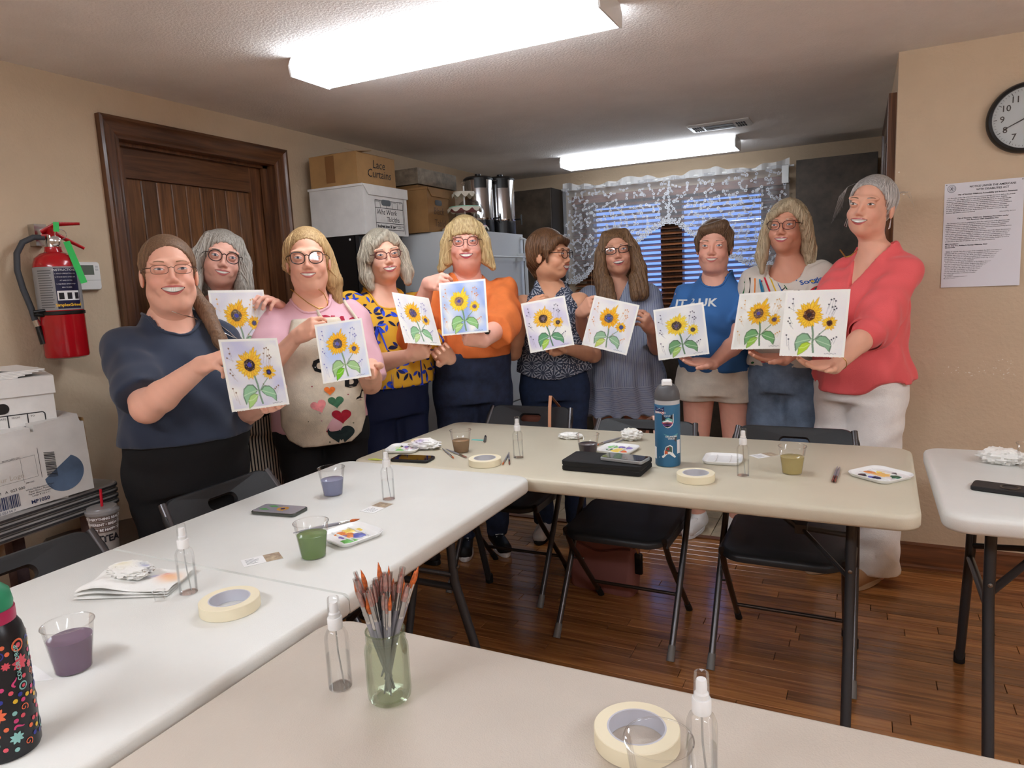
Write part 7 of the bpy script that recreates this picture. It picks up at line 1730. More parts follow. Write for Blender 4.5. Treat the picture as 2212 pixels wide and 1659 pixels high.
# phones
def phone(px, z, rz, label, body, screen, w=.15, d=.074, h=.009, face_up=True, lift=0):
    p = atz(px, z); c = empty('phone', (p[0], p[1], z+.0004+lift), rz, label, 'phone')
    MB().slab(w, d, .012, [(.002, 0), (0, .002), (0, h-.002), (.002, h)], 6).build('case', body, c)
    MB().slab(w-.008, d-.008, .009, [(0, h), (.0005, h+.0008)], 6).build('screen' if face_up else 'back_plate', screen, c); return c
M_gl = mat('dark_phone_glass', (14, 14, 18), rough=.08, coat=.5)
ph1 = phone((604, 1106), ZA, ang((540, 1113), (656, 1122), ZA)+.0, 'phone in a clear case showing a sunflower picture on the white table', mat('smoky_case', (60, 64, 58), rough=.2, coat=.4), mat('phone_photo_grey', (150, 146, 154), rough=.12, coat=.5), .148, .073)
b = MB()
for k in range(12):
    a = 2*PI*k/12; b.poly([(.012+.004*math.cos(a), .0+.004*math.sin(a), .0102), (.012+.016*math.cos(a-.2), .016*math.sin(a-.2), .0102), (.012+.018*math.cos(a), .018*math.sin(a), .0102), (.012+.016*math.cos(a+.2), .016*math.sin(a+.2), .0102)])
b.build('picture_petals', mat('photo_yellow', (222, 160, 50), rough=.12, coat=.5), ph1, smooth=False); MB().lathe([(.006, .0100), (.006, .0104), (0, .0104)], 14, cx=.012).build('picture_centre', mat('photo_navy', (40, 44, 96), rough=.12), ph1)
for x, y in ((-.03, .015), (-.042, -.012)): MB().add([(x-.02, y, .0103), (x, y+.008, .0103), (x+.022, y-.004, .0103), (x, y-.008, .0103)], [(0, 1, 2, 3)]).build('picture_leaf', mat('photo_green', (92, 150, 92), rough=.12), ph1)
phone((892, 994), ZB, ang((842, 1000), (925, 1004), ZB), 'black phone lying at the left end of the beige table', mat('matte_black_case', (24, 24, 26), rough=.5), M_gl, .152, .076, .010)
zc_ = empty('zip_case', (atz((1311, 1012), ZB)[0], atz((1311, 1012), ZB)[1], ZB+.0004), ang((1216, 1022), (1382, 1037), ZB), 'black zippered case on the beige table under a phone', 'case'); M_zc = mat('black_nylon', (20, 20, 22), rough=.75, bump=.3, bscale=900)
MB().slab(.275, .135, .014, [(.003, 0), (0, .003), (0, .013), (.002, .015)], 6).build('lower_shell', M_zc, zc_); MB().slab(.271, .131, .013, [(0, .014), (0, .020)], 6).build('zip', mat('zip_black', (10, 10, 11), rough=.5), zc_); MB().slab(.275, .135, .014, [(.002, .019), (0, .021), (0, .032), (.004, .035)], 6).build('upper_shell', M_zc, zc_)
phone((1350, 994), ZB+.0365, ang((1296, 998), (1380, 1008), ZB+.03), 'phone in a clear case lying on the black zip case', mat('clear_phone_case', (150, 152, 152), rough=.1, coat=.5), M_gl, .15, .074, .011)
p4 = phone((2172, 1061), ZD_, ang((2116, 1062), (2212, 1075), ZD_), 'black cased phone face down at the right edge', mat('matte_black_case', (24, 24, 26)), mat('matte_black_back', (30, 30, 32), rough=.5), .155, .078, .011, False)
MB().lathe([(.022, .0118), (.024, .0128), (.020, .0132), (.018, .0122)], 28, cx=.01, cap=False).build('grip_ring', mat('fob_black', (16, 16, 20)), p4)
# brushes
M_hand = mat('silver_grey_handle', (150, 150, 158), rough=.3, metal=.35); M_ferr = mat('ferrule', (206, 206, 206), rough=.2, metal=1); M_bris = mat('sienna_bristle', (186, 92, 36), rough=.6, var=.2, vscale=200); M_bris2 = mat('rose_bristle', (186, 110, 96), rough=.6, var=.2, vscale=200)
def make_brush(k, sleeve, bm):
    c = empty('paint_brush'); L = .118
    MB().tube([(0, 0, 0), (0, 0, .02), (0, 0, .085), (0, 0, L)], [.0012, .0022*k, .0040*k, .0032*k], 10).build('handle', M_hand, c)
    MB().lathe([(.0033*k, L-.002), (.0036*k, L), (.0036*k, L+.004), (.0032*k, L+.006), (.0030*k, L+.028)], 14).build('ferrule', M_ferr, c)
    MB().tube([(0, 0, L+.027), (0, 0, L+.036), (0, 0, L+.046), (.0008, 0, L+.056)], [.0026*k, .0034*k, .0022*k, .0002], 10).build('bristles', bm, c)
    if sleeve: MB().lathe([(.0037*k, L+.002), (.0039*k, L+.056)], 14, cap=False).build('clear_sleeve', glass_mat('sleeve_plastic', (235, 235, 235), rough=.15, trans_mix=.72), c)
    return c
protos = [make_brush(1.25, False, M_bris), make_brush(1.2, True, M_bris2), make_brush(.85, False, M_bris), make_brush(.85, True, M_bris2)]; first = [True]*4
def brush(pi, base, top, label, group=None):
    o = protos[pi] if first[pi] else copy_tree(protos[pi]); first[pi] = False
    d = (Vector(top)-Vector(base)).normalized(); o.location = base; o.rotation_mode = 'QUATERNION'; o.rotation_quaternion = d.to_track_quat('Z', 'Y'); tag(o, label, 'brush', group)
    if group is None and 'group' in o: del o['group']
    return o
def lying(pi, pa, pb, z, label):
    a = atz(pa, z); b2 = atz(pb, z); d = b2-a; d = d/np.linalg.norm(d); return brush(pi, (a[0], a[1], z+.0045), (a[0]+d[0], a[1]+d[1], z+.0045+.0), label)
jp = atz((843, 1508), ZC); jar = empty('brush_jar', (jp[0], jp[1], ZC+.0004), 0, 'glass jar packed with paint brushes on the nearest table', 'jar'); R_ = .0335
MB().lathe([(.020, .004), (R_*.86, .0015), (R_*.97, .006), (R_, .016), (R_, .082), (R_*.97, .088), (R_*.88, .094), (R_*.86, .096), (R_*.90, .098), (R_*.86, .100), (R_*.90, .103), (R_*.86, .106), (R_*.90, .109), (R_*.875, .113), (R_*.83, .1125), (R_*.82, .096), (R_*.92, .085), (R_*.94, .018), (R_*.88, .007), (0, .005)], 44, cap=False).build('glass', M_clear2, jar)
MB().tube([(R_*.875*math.cos(a), R_*.875*math.sin(a), .1125) for a in np.linspace(0, 2*PI, 40)], .0014, 6).build('rim', M_clear2, jar)
rb = random.Random(12); lab = ('grey brush with bare sienna bristles standing in the glass jar', 'grey brush with a clear sleeve over its tip standing in the glass jar')
for k in range(42):
    a = rb.uniform(0, 2*PI); rad = math.sqrt(rb.random()); mx, my = .0235*rad*math.cos(a), .0235*rad*math.sin(a); q = rb.uniform(-.55, .1); b0 = (jp[0]+mx*q, jp[1]+my*q, ZC+.010+.012*rb.random()+(.02 if k % 3 == 0 else 0))
    tp = (jp[0]+mx*1.0, jp[1]+my*1.0, ZC+.112); pi = rb.choice([0, 1, 1, 2, 3, 3]); brush(pi, b0, tp, lab[pi % 2], 'bare brushes in the jar' if pi % 2 == 0 else 'sleeved brushes in the jar')
lying(0, (634, 1155), (796, 1121), ZA+.010, 'large brush lying behind the green cup across the palette')
lying(2, (956, 971), (988, 998), ZB, 'thin brush pointing at the camera beside the stained tissue'); lying(3, (963, 972), (1014, 993), ZB, 'sleeved brush lying between the tissue and the tape roll')
lying(2, (1100, 980), (1083, 1011), ZB, 'brush with orange tip right of the tape roll'); lying(3, (1099, 979), (1101, 1012), ZB, 'sleeved brush right of the tape roll')
lying(0, (1343, 947), (1310, 957), ZB, 'brush pointing left in front of the upright tissue'); lying(3, (1352, 950), (1322, 962), ZB, 'sleeved brush beside the upright tissue')
lying(3, (1809, 1011), (1795, 1051), ZB, 'left one of two sleeved brushes by the diagonal palette'); lying(1, (1814, 1012), (1801, 1051), ZB, 'right one of two sleeved brushes by the diagonal palette')
gp = atz((812, 995), ZB); tag(MB().tube([(-.03, -.006, 0), (.0, .002, 0), (.03, .0, 0)], [.002, .004, .001], 8).build('green_marker', mat('lime_marker', (196, 206, 90), rough=.4), loc=(gp[0], gp[1], ZB+.0045)), 'lime green marker at the left end of the beige table', 'marker')
tp_ = atz((1033, 951), ZB); tag(MB().box(-.028, .024, -.007, .007, 0, .0012).build('teal_strip', mat('teal_strip', (96, 196, 190), rough=.5), loc=(tp_[0], tp_[1], ZB+.0005), rz=.08), 'teal paper strip beside the brown cup', 'paper strip')
pn = empty('pen', tuple(atz((1048, 951), ZB)+np.array([0, 0, .0058])), ang((1046, 962), (1051, 938), ZB), 'dark pen lying beyond the teal strip', 'pen'); MB().tube([(-.045, 0, 0), (.04, 0, 0)], .0052, 10).build('barrel', mat('grey_pen', (86, 84, 84), rough=.35), pn); MB().box(.01, .04, -.002, .002, .005, .0065).build('clip', M_chrome, pn)
# ---------------------------------------------------------------- bottles
def wrapfig(par, fig, r, a0, z0, m, name, off=.0006, cols=None):
    P, Fq = fig; q = r+off; V = [(q*math.cos(a0+x/r), q*math.sin(a0+x/r), z0+y) for x, y in P]; return MB().add(V, Fq).build(name, m, par, smooth=False)
def rotfig(fig, a, k=1.0): P, Fq = fig; return [(k*(x*math.cos(a)-y*math.sin(a)), k*(x*math.sin(a)+y*math.cos(a))) for x, y in P], Fq
def ribbon(pts, w):
    P = []; n = len(pts)
    for i, (x, y) in enumerate(pts):
        dx = pts[min(i+1, n-1)][0]-pts[max(i-1, 0)][0]; dy = pts[min(i+1, n-1)][1]-pts[max(i-1, 0)][1]; q = math.hypot(dx, dy)+1e-9; ww = w[i] if hasattr(w, '__len__') else w
        P += [(x-dy/q*ww, y+dx/q*ww), (x+dy/q*ww, y-dx/q*ww)]
    return P, [(2*i, 2*i+1, 2*i+3, 2*i+2) for i in range(n-1)]
bp_ = atz((1443, 1003), ZB); bt = empty('water_bottle', (bp_[0], bp_[1], ZB+.0004), 0, 'tall blue water bottle with stickers and a white carry loop', 'bottle'); rB = .0415; aB = math.atan2(-bp_[1], -bp_[0])
MB().lathe([(.030, 0), (rB-.002, .001), (rB, .005), (rB, .205), (rB-.0005, .208)], 48).build('body', mat('teal_blue_powdercoat', (50, 108, 146), rough=.45), bt)
MB().lathe([(rB-.001, .207), (rB-.001, .221), (rB-.003, .223)], 48).build('band', mat('pale_grey_band', (190, 190, 192), rough=.4), bt)
MB().lathe([(rB, .2225), (rB, .236), (rB-.003, .250), (rB-.010, .264), (rB-.020, .272), (0, .274)], 48).build('lid', mat('lid_charcoal', (86, 86, 88), rough=.45), bt)
lx_, ly_ = math.cos(aB), math.sin(aB); tx_, ty_ = -math.sin(aB), math.cos(aB)
MB().rings([[(tx_*s*.0165+lx_*q, ty_*s*.0165+ly_*q, z) for s, q, z in ((-1, -.008, .262), (1, -.008, .262), (1, .012, .258), (-1, .012, .258))], [(tx_*s*.017+lx_*q, ty_*s*.017+ly_*q, z) for s, q, z in ((-1, -.006, .284), (1, -.006, .284), (1, .024, .272), (-1, .024, .272))], [(tx_*s*.013+lx_*q, ty_*s*.013+ly_*q, z) for s, q, z in ((-1, -.002, .289), (1, -.002, .289), (1, .020, .283), (-1, .020, .283))]]).build('carry_loop', M_white, bt)
def stk(fig, ax_, z, c, off): return wrapfig(bt, fig, rB, aB+ax_, z, mat('sticker_%d_%d_%d' % c, c, rough=.4), 'sticker', off)
sh = [(-.019, .024), (.019, .024), (.019, -.004), (.015, -.014), (.008, -.020), (0, -.0225), (-.008, -.020), (-.015, -.014), (-.019, -.004)]
sgn = -1 if True else 1
stk(fan(sh), -.02*sgn+.02, .155, (232, 232, 230), .0006); stk(rotfig(fan(sh), 0, .9), .0, .155, (24, 30, 46), .0010)
stk(fan([(-.016, .0), (-.004, .008), (.004, .012), (.016, .006), (.016, -.002), (-.016, -.002)]), .0, .155, (120, 190, 180), .0013); stk(fan([(-.014, -.002), (.0, .006), (.014, -.001), (.014, -.004), (-.014, -.004)]), .0, .155, (240, 240, 240), .0016)
stk(fan([(-.0165, -.003), (.0165, -.003), (.0165, -.008), (-.0165, -.008)]), .0, .155, (206, 90, 110), .0013); stk(fan([(-.016, -.008), (.016, -.008), (.010, -.016), (-.010, -.016)]), .0, .155, (110, 60, 130), .0013)
wraptext('Denali', .008, M_prtw, rB+.0018, aB, .1735, bt)
stk(fan([(-.020, .013), (.016, .013), (.016, -.012), (-.020, -.012)]), -.62, .190, (26, 40, 90), .0008); stk(fan([(-.020, -.002), (.016, -.002), (.016, -.012), (-.020, -.012)]), -.62, .190, (190, 70, 60), .0012); wraptext('AMERICAN', .0085, M_prtw, rB+.0016, aB-.62, .183, bt, bold=.0003)
for k in range(5): stk(fan([(.0016*math.cos(t), .0016*math.sin(t)) for t in np.linspace(0, 2*PI, 6, endpoint=False)]), -.86+k*.13, .197-.002*abs(k-2), (238, 238, 238), .0014)
stk(fan([(-.024, .005), (.026, .004), (.02, -.024), (.004, -.006), (-.012, -.004)]), .25, .108, (96, 160, 170), .0007); stk(fan([(-.008, .0), (.018, .001), (.014, -.02), (.006, -.012)]), .36, .104, (70, 72, 80), .0011); wraptext('OKLAHOMA\nVOICES', .0072, M_prtw, rB+.0016, aB+.30, .100, bt, bold=.0002)
ak = [(-.034, -.026), (-.014, -.018), (-.014, -.004), (-.008, .012), (.006, .018), (.014, .012), (.014, -.008), (.026, -.024), (.020, -.026), (.008, -.012), (-.006, -.014), (-.016, -.026)]
stk(fan(ak), .05, .058, (236, 236, 234), .0007); stk(rotfig(fan(ak[1:7]), 0, .82), .05, .058, (70, 96, 84), .0011); stk(fan([(-.012, -.012), (-.002, -.012), (-.003, -.002), (-.011, -.001)]), .05, .058, (206, 92, 50), .0015); stk(fan([(-.007, .004), (.003, .0), (.002, .011)]), .05, .058, (170, 40, 50), .0015)
stk(fan([(-.008, .028), (.008, .028), (.008, -.018), (-.008, -.018)]), .98, .062, (232, 232, 232), .0007); stk(fan([(-.010, .02), (.006, .02), (.006, -.02), (-.010, -.02)]), -1.15, .045, (232, 232, 232), .0007)
# near left bottle with doodle print
nb = atz((22, 1618), ZA); db = empty('water_bottle', (nb[0], nb[1], ZA+.0004), 0, 'black bottle with bright doodles and green lid at the lower left', 'bottle'); rD = .0385; aD = math.atan2(-nb[1], -nb[0])
MB().lathe([(.033, 0), (rD-.002, .001), (rD, .006), (rD, .165), (rD-.003, .180), (rD-.009, .192)], 56).build('body', mat('black_gloss_print', (14, 13, 20), rough=.3), db)
MB().lathe([(rD-.008, .190), (rD-.0075, .192), (rD-.0075, .207), (rD-.009, .2075)], 48).build('band', mat('magenta_band', (176, 34, 84), rough=.35), db)
MB().lathe([(rD-.0095, .207), (rD-.0085, .215), (rD-.011, .232), (rD-.020, .242), (0, .244)], 48).build('lid', mat('jade_lid', (44, 142, 102), rough=.4), db)
MB().tube([(.006*math.cos(aD), .006*math.sin(aD), .24), (.0, 0, .262), (-.02*math.cos(aD), -.02*math.sin(aD), .258)], [.008, .010, .007], 12).build('carry_loop', mat('orange_loop', (240, 140, 40), rough=.4), db)
cols_ = [(206, 62, 120), (232, 110, 72), (226, 184, 46), (140, 196, 192), (48, 56, 150), (222, 84, 100)]; rq = random.Random(9); placed = []
for k in range(900):
    a = rq.uniform(-.35, 1.75); z = rq.uniform(.012, .165); sz = rq.choice([.004, .006, .009, .012])
    if any(((a-p)*rD)**2+(z-q)**2 < (sz+s2)**2*.95 for p, q, s2 in placed): continue
    placed.append((a, z, sz)); c = rq.choice(cols_); mt = mat('doodle_%d_%d_%d' % c, c, rough=.3); t = rq.uniform(0, 6.28); kind = rq.randrange(5)
    if sz < .005: wrapfig(db, dots(8, sz*.8), rD, aD+a, z, mt, 'doodle')
    elif kind == 0: wrapfig(db, rotfig(ribbon([((1-u)*sz*math.cos(u*9), (1-u)*sz*math.sin(u*9)) for u in np.linspace(0, .85, 22)], sz*.11), t), rD, aD+a, z, mt, 'doodle')
    elif kind == 1:
        wrapfig(db, dots(16, sz), rD, aD+a, z, mt, 'doodle'); wrapfig(db, dots(14, sz*.72), rD, aD+a, z, mat('doodle_black', (14, 13, 20), rough=.3), 'doodle', .0009); c2 = rq.choice(cols_); wrapfig(db, dots(12, sz*.4), rD, aD+a, z, mat('doodle_%d_%d_%d' % c2, c2, rough=.3), 'doodle', .0012)
    elif kind == 2: wrapfig(db, rotfig(leaf_poly(sz*1.9, sz*.55), t), rD, aD+a-.5*sz/rD*math.cos(t), z, mt, 'doodle')
    elif kind == 3:
        for q in range(8): wrapfig(db, rotfig(leaf_poly(sz, sz*.28), t+q*PI/4), rD, aD+a, z, mt, 'doodle')
    else: wrapfig(db, rotfig(ribbon([(u*sz*2-sz, sz*.5*math.sin(u*5)) for u in np.linspace(0, 1, 14)], [sz*.28*(1-abs(2*u-.7)*.5) for u in np.linspace(0, 1, 14)]), t), rD, aD+a, z, mt, 'doodle')
o = wraptext('COLOR DROP', .008, mat('doodle_140_196_192', (140, 196, 192)), rD+.0015, 0, 0, db, bold=.0002)
for v in o.data.vertices:
    a = math.atan2(v.co.y, v.co.x); x = a*(rD+.0015); y = v.co.z; an = aD+.62-y/(rD); v.co = ((rD+.0015)*math.cos(an), (rD+.0015)*math.sin(an), .135+x)
# ---------------------------------------------------------------- wall clock and notice
ck = empty('wall_clock', (.578, YR, 1.915), 0, 'round black framed wall clock at the right edge', 'clock')
def ring_y(mb, prof, n=56):     # prof (r, out from wall)
    rs = [[(r*math.cos(2*PI*j/n), -o2, r*math.sin(2*PI*j/n)) for j in range(n)] for r, o2 in prof]; return mb.rings(rs, cap=False)
RC = .135
ring_y(MB(), [(RC, 0), (RC, .025), (RC-.006, .034), (RC-.016, .036), (RC-.019, .026)]).build('rim', mat('clock_black', (16, 16, 17), rough=.35), ck)
MB().rings([[((RC-.018)*math.cos(2*PI*j/56), -.020, (RC-.018)*math.sin(2*PI*j/56)) for j in range(56)], [((RC-.018)*math.cos(2*PI*j/56), -.022, (RC-.018)*math.sin(2*PI*j/56)) for j in range(56)]]).build('dial', mat('clock_dial', (226, 228, 230), rough=.5), ck)
M_ck = mat('clock_ink', (26, 26, 28), rough=.6)
for k in range(1, 13):
    a = PI/2-2*PI*k/12; o = meshobj('numeral', text_mesh('numeral', str(k), .034, M_ck, bold=.0004), None, ck); o.rotation_euler = (PI/2, 0, 0); o.location = (.082*math.cos(a), -.0226, .082*math.sin(a))
b = MB()
for k in range(60):
    a = 2*PI*k/60; r0, r1, w = (.099 if k % 5 == 0 else .105), .111, (.0012 if k % 5 == 0 else .0006); c_, s_ = math.cos(a), math.sin(a)
    b.poly([(r0*c_-w*s_, -.0226, r0*s_+w*c_), (r1*c_-w*s_, -.0226, r1*s_+w*c_), (r1*c_+w*s_, -.0226, r1*s_-w*c_), (r0*c_+w*s_, -.0226, r0*s_-w*c_)])
b.build('minute_marks', M_ck, ck, smooth=False)
def hand_(nm, a, ln, w, y):
    c_, s_ = math.cos(a), math.sin(a); pts = [(-.012, -w), (ln, -w*.5), (ln, w*.5), (-.012, w)]
    MB().rings([[(x*c_-q*s_, y, x*s_+q*c_) for x, q in pts], [(x*c_-q*s_, y-.0008, x*s_+q*c_) for x, q in pts]]).build(nm, M_ck, ck)
hand_('hour_hand', PI/2-2*PI*(1.66/12)+.0, .055, .0035, -.0235); hand_('minute_hand', PI+.47, .085, .0028, -.0248)
MB().rings([[((RC-.018)*math.cos(2*PI*j/56), -.030, (RC-.018)*math.sin(2*PI*j/56)) for j in range(56)], [((RC-.018)*math.cos(2*PI*j/56), -.031, (RC-.018)*math.sin(2*PI*j/56)) for j in range(56)]]).build('glass', glass_mat('clock_glass', trans_mix=.93), ck)
n0 = aty((2041, 398), YR); nw, nh = .274, .428
nt_ = empty('wall_notice', (n0[0]+nw/2, YR-.0015, n0[2]-nh/2), 0, 'white printed disability act notice pinned to the right wall', 'notice')
b = MB(); rs = []
nx2 = 12
V = [(-nw/2+nw*i/nx2, -.0008-(.006*((j/8)**4)*(i/nx2)**3+.003*((j/8)**6)), nh/2-nh*j/8) for j in range(9) for i in range(nx2+1)]
F_ = [(j*(nx2+1)+i, (j+1)*(nx2+1)+i, (j+1)*(nx2+1)+i+1, j*(nx2+1)+i+1) for j in range(8) for i in range(nx2)]
MB().add(V, F_).build('sheet', mat('notice_paper', (222, 222, 228), rough=.6), nt_)
M_ni = mat('notice_ink', (40, 40, 48), rough=.7)
def ntext(s, x, y, size, align='CENTER', bold=0, res=1):
    o = meshobj('lettering', text_mesh('lettering', s, size, M_ni, align=align, bold=bold, res=res), None, nt_); o.rotation_euler = (PI/2, 0, 0); o.location = (x, -.0014-.0075*max(0, -y/nh)**2, y); return o
ntext('NOTICE UNDER THE AMERICANS', .03, .195, .0105, bold=.0002, res=2); ntext('WITH DISABILITIES ACT', .03, .1815, .0105, bold=.0002, res=2)
ntext('City of Norman Oklahoma Accessibility and Inclusion Statement', .012, .166, .0078, bold=.00025)
ntext('City of Norman, Oklahoma Grievance Procedure under', .0, .070, .0078, bold=.00025); ntext('The American with Disabilities Act', .0, .0625, .0078, bold=.00025)
P1 = ['  It is the policy of the City of Norman that no person or groups of persons shall on the grounds', 'of race, color, sex, religion, national origin, place of birth, age, familial status, disability,', 'retaliation, or genetic information, be excluded from participation in, be denied the benefits', 'of, or otherwise subjected to discrimination in employment activities or in all programs,', 'services, or activities administered by the City, its recipients, sub recipients, and contractors.', 'In the event of any comments, complaints, modifications, accommodations, alternative', 'formats, and auxiliary aids and services regarding accessibility or inclusion, please contact', 'the ADA Technician at 405-366-5424, Relay Service: 711. To better serve you, five (5)', 'business days advance notice is preferred.']
P2 = ['  This Grievance Procedure is established to meet the requirements of the Americans with', 'Disabilities Act of 1990 ("ADA"). It may be used by anyone who wishes to file a complaint', 'alleging discrimination on the basis of disability and the provision of services, activities,', 'programs, or benefits by the City of Norman. The City of Norman\'s Personnel Policy governs', 'employment related complaints of disability discrimination.', '  The complaint should be in writing and contain information about the alleged discrimination', 'such as name, address, phone number of complainant and location, date, and description of', 'the problem. Alternative means of filing complaints, such as personal interviews or a tape', 'recording of the complaint, shall be made available for persons with disabilities upon request.', '  The complaint should be submitted by the complainant and/or his/her designee as soon as', 'possible but no later than 60 calendar days after the alleged violation to:']
P3_ = ['  Within 15 calendar days after receipt of the complaint, the ADA Coordinator or his designee', 'will meet with the complainant to discuss the complaint and the possible resolutions. Within', '15 calendar days of the meeting, the ADA Coordinator or his designee will respond in writing,', 'and, where appropriate, in a format accessible to the complainant, such as large print, Braille,', 'or audiotape. The response will explain the position of the City of Norman and offer options', 'for substantive resolution of the complaint.', '  If the response by the ADA Coordinator or his designee does not satisfactorily resolve the', 'issue, the complainant and/or his/her designee may appeal the decision within 15 calendar', 'days after receipt of the response to the City of Norman City Manager or his/her designee.', '  Within 15 calendar days after receipt of the appeal, the City Manager or his/her designee', 'will meet with the complainant to discuss the complaint and possible resolutions. Within 15', 'calendar days after the meeting, the City Manager or his/her designee will respond in writing,', 'and, where appropriate, in a format accessible to the complainant, with a final resolution of', 'the complaint.', '  All written complaints received by the ADA Coordinator or his designee, appeals to the City', 'Manager or his/her designee, and responses from these two offices will be retained by the', 'City of Norman for at least 3 years.']
for i, s_ in enumerate(P1): ntext(s_, -.128, .1535-i*.0074, .0060, 'LEFT', .0001)
ntext('Adopted May 28, 2019', .085, .087, .0060)
for i, s_ in enumerate(P2): ntext(s_, -.128, .051-i*.0074, .0060, 'LEFT', .0001)
for i, s_ in enumerate(('ADA Coordinator', '201 W. Gray Ave., Building A, Norman Oklahoma, 73069', '405-366-5424')): ntext(s_, -.128, -.034-i*.0074, .0064, 'LEFT', .0003)
for i, s_ in enumerate(P3_): ntext(s_, -.128, -.066-i*.0074, .0060, 'LEFT', .0001)
ntext('Adopted May 28, 2019', .085, -.200, .0060)
sl_ = MB()
for rr_ in (.0150, .0138, .0100):
    pts = [(-.112+rr_*math.cos(t), -.0014, .192+rr_*math.sin(t)) for t in np.linspace(0, 2*PI, 32)]; sl_.tube(pts, .0004, 4)
for k in range(6): a = k*PI/3; sl_.tube([(-.112, -.0014, .192), (-.112+.008*math.cos(a), -.0014, .192+.008*math.sin(a))], .0012, 4)
sl_.build('seal', mat('seal_grey', (96, 96, 104), rough=.7), nt_)
for x, y in ((-.13, .208), (.13, .208)): MB().lathe([(.0025, 0), (.0025, .001), (0, .0016)], 10).build('pin', M_bolt, nt_, loc=(x, -.001, y)).rotation_euler = (PI/2, 0, 0)
# ---------------------------------------------------------------- the sunflower paintings
PAPERS = {}
PAPERS['navy'] = ((-1.5799, 1.3701, 1.2504), (-1.5742, 1.5809, 1.2356), (-1.5389, 1.3550, 1.0502))
PAPERS['grey'] = ((-2.1811, 1.8678, 1.3916), (-2.1022, 2.0650, 1.3849), (-2.1329, 1.8397, 1.1343))
PAPERS['apron'] = ((-1.7291, 1.9212, 1.2515), (-1.5980, 2.0225, 1.2674), (-1.6594, 1.8627, 1.0493))
PAPERS['yellow'] = ((-1.7083, 2.3675, 1.3516), (-1.6796, 2.5942, 1.3170), (-1.6325, 2.3266, 1.1470))
PAPERS['orange'] = ((-1.6118, 2.5767, 1.3789), (-1.4139, 2.6298, 1.3888), (-1.5925, 2.5467, 1.1547))
PAPERS['slate'] = ((-1.4312, 3.0017, 1.2663), (-1.2468, 3.0991, 1.2961), (-1.3804, 2.9771, 1.0327))
PAPERS['dress'] = ((-1.1370, 3.2111, 1.2878), (-0.9260, 3.2412, 1.2330), (-1.1888, 3.1518, 1.0558))
PAPERS['blue'] = ((-0.8461, 3.1823, 1.2118), (-0.6247, 3.2077, 1.2403), (-0.8108, 3.1297, 0.9837))
PAPERS['print'] = ((-0.4701, 3.2239, 1.2708), (-0.2448, 3.1528, 1.2812), (-0.4922, 3.1189, 1.0354))
PAPERS['coral'] = ((-0.2409, 2.7786, 1.2899), (-0.0269, 2.7341, 1.2892), (-0.2566, 2.7070, 1.0563))
GX, GY = 128, 144
_u_ = (np.arange(GX+1)/GX)[None, :]*np.ones((GY+1, 1)); _v_ = (np.arange(GY+1)/GY)[:, None]*np.ones((1, GX+1))     # v runs down
ASP = 1.13
class Canvas:
    def __init__(s, seed): s.I = np.tile(np.array([240., 238., 231.]), (GY+1, GX+1, 1)); s.r = np.random.RandomState(seed)
    def noise(s, f): 
        o = 0
        for k in range(5):
            d = s.r.normal(size=2); d *= f/np.linalg.norm(d)*s.r.uniform(.5, 1.5); o = o+np.sin(_u_*d[0]+_v_*d[1]+s.r.uniform(0, 6.28))
        return o/3.2
    def put(s, m, c): m = np.clip(m, 0, 1)[..., None]; s.I = s.I*(1-m)+np.array(c, float)*m
    def poly(s, P, c, a=.95):
        P = np.array(P); x0, y0 = P.min(0)-.02; x1, y1 = P.max(0)+.02
        i0, i1 = max(0, int(x0*GX)), min(GX+1, int(x1*GX)+2); j0, j1 = max(0, int(y0*GY)), min(GY+1, int(y1*GY)+2)
        if i1 <= i0 or j1 <= j0: return
        acc = 0
        for ox, oy in ((-.25, -.25), (.25, -.25), (-.25, .25), (.25, .25)):
            U = _u_[j0:j1, i0:i1]+ox/GX; V = _v_[j0:j1, i0:i1]+oy/GY; ins = np.zeros(U.shape, bool); n = len(P)
            for k in range(n):
                xa, ya = P[k]; xb, yb = P[(k+1) % n]; cnd = ((ya > V) != (yb > V)); ins ^= cnd & (U < (xb-xa)*(V-ya)/(yb-ya+1e-12)+xa)
            acc = acc+ins/4.
        m = (acc*a)[..., None]; s.I[j0:j1, i0:i1] = s.I[j0:j1, i0:i1]*(1-m)+np.array(c, float)*m
    def line(s, P, w, c, a=.85):
        P = np.array(P, float)
        for k in range(len(P)-1):
            d = P[k+1]-P[k]; q = math.hypot(d[0], d[1]*ASP)+1e-9; n = np.array([-d[1]*ASP/q, d[0]/q/ASP])*w/2; s.poly([P[k]-n, P[k+1]-n, P[k+1]+n, P[k]+n], c, a)
    def disc(s, x, y, r, c, a=.95, n=14, wob=.1): s.poly([(x+r*math.cos(2*PI*k/n)*(1+wob*s.r.uniform(-1, 1)), y+r/ASP*math.sin(2*PI*k/n)*(1+wob*s.r.uniform(-1, 1))) for k in range(n)], c, a)
def petal(x, y, a, r0, L, w, bend=0):
    pts = []
    for t, s_ in ((0, .35), (.3, .9), (.55, 1), (.8, .6), (1, 0)): pts.append((t, s_))
    up = [(r0+L*t, w*q+bend*t*t) for t, q in pts]; dn = [(r0+L*t, -w*q+bend*t*t) for t, q in reversed(pts[:-1])]
    ca, sa = math.cos(a), math.sin(a); return [(x+(p*ca-q*sa), y+(p*sa+q*ca)/ASP) for p, q in up+dn]
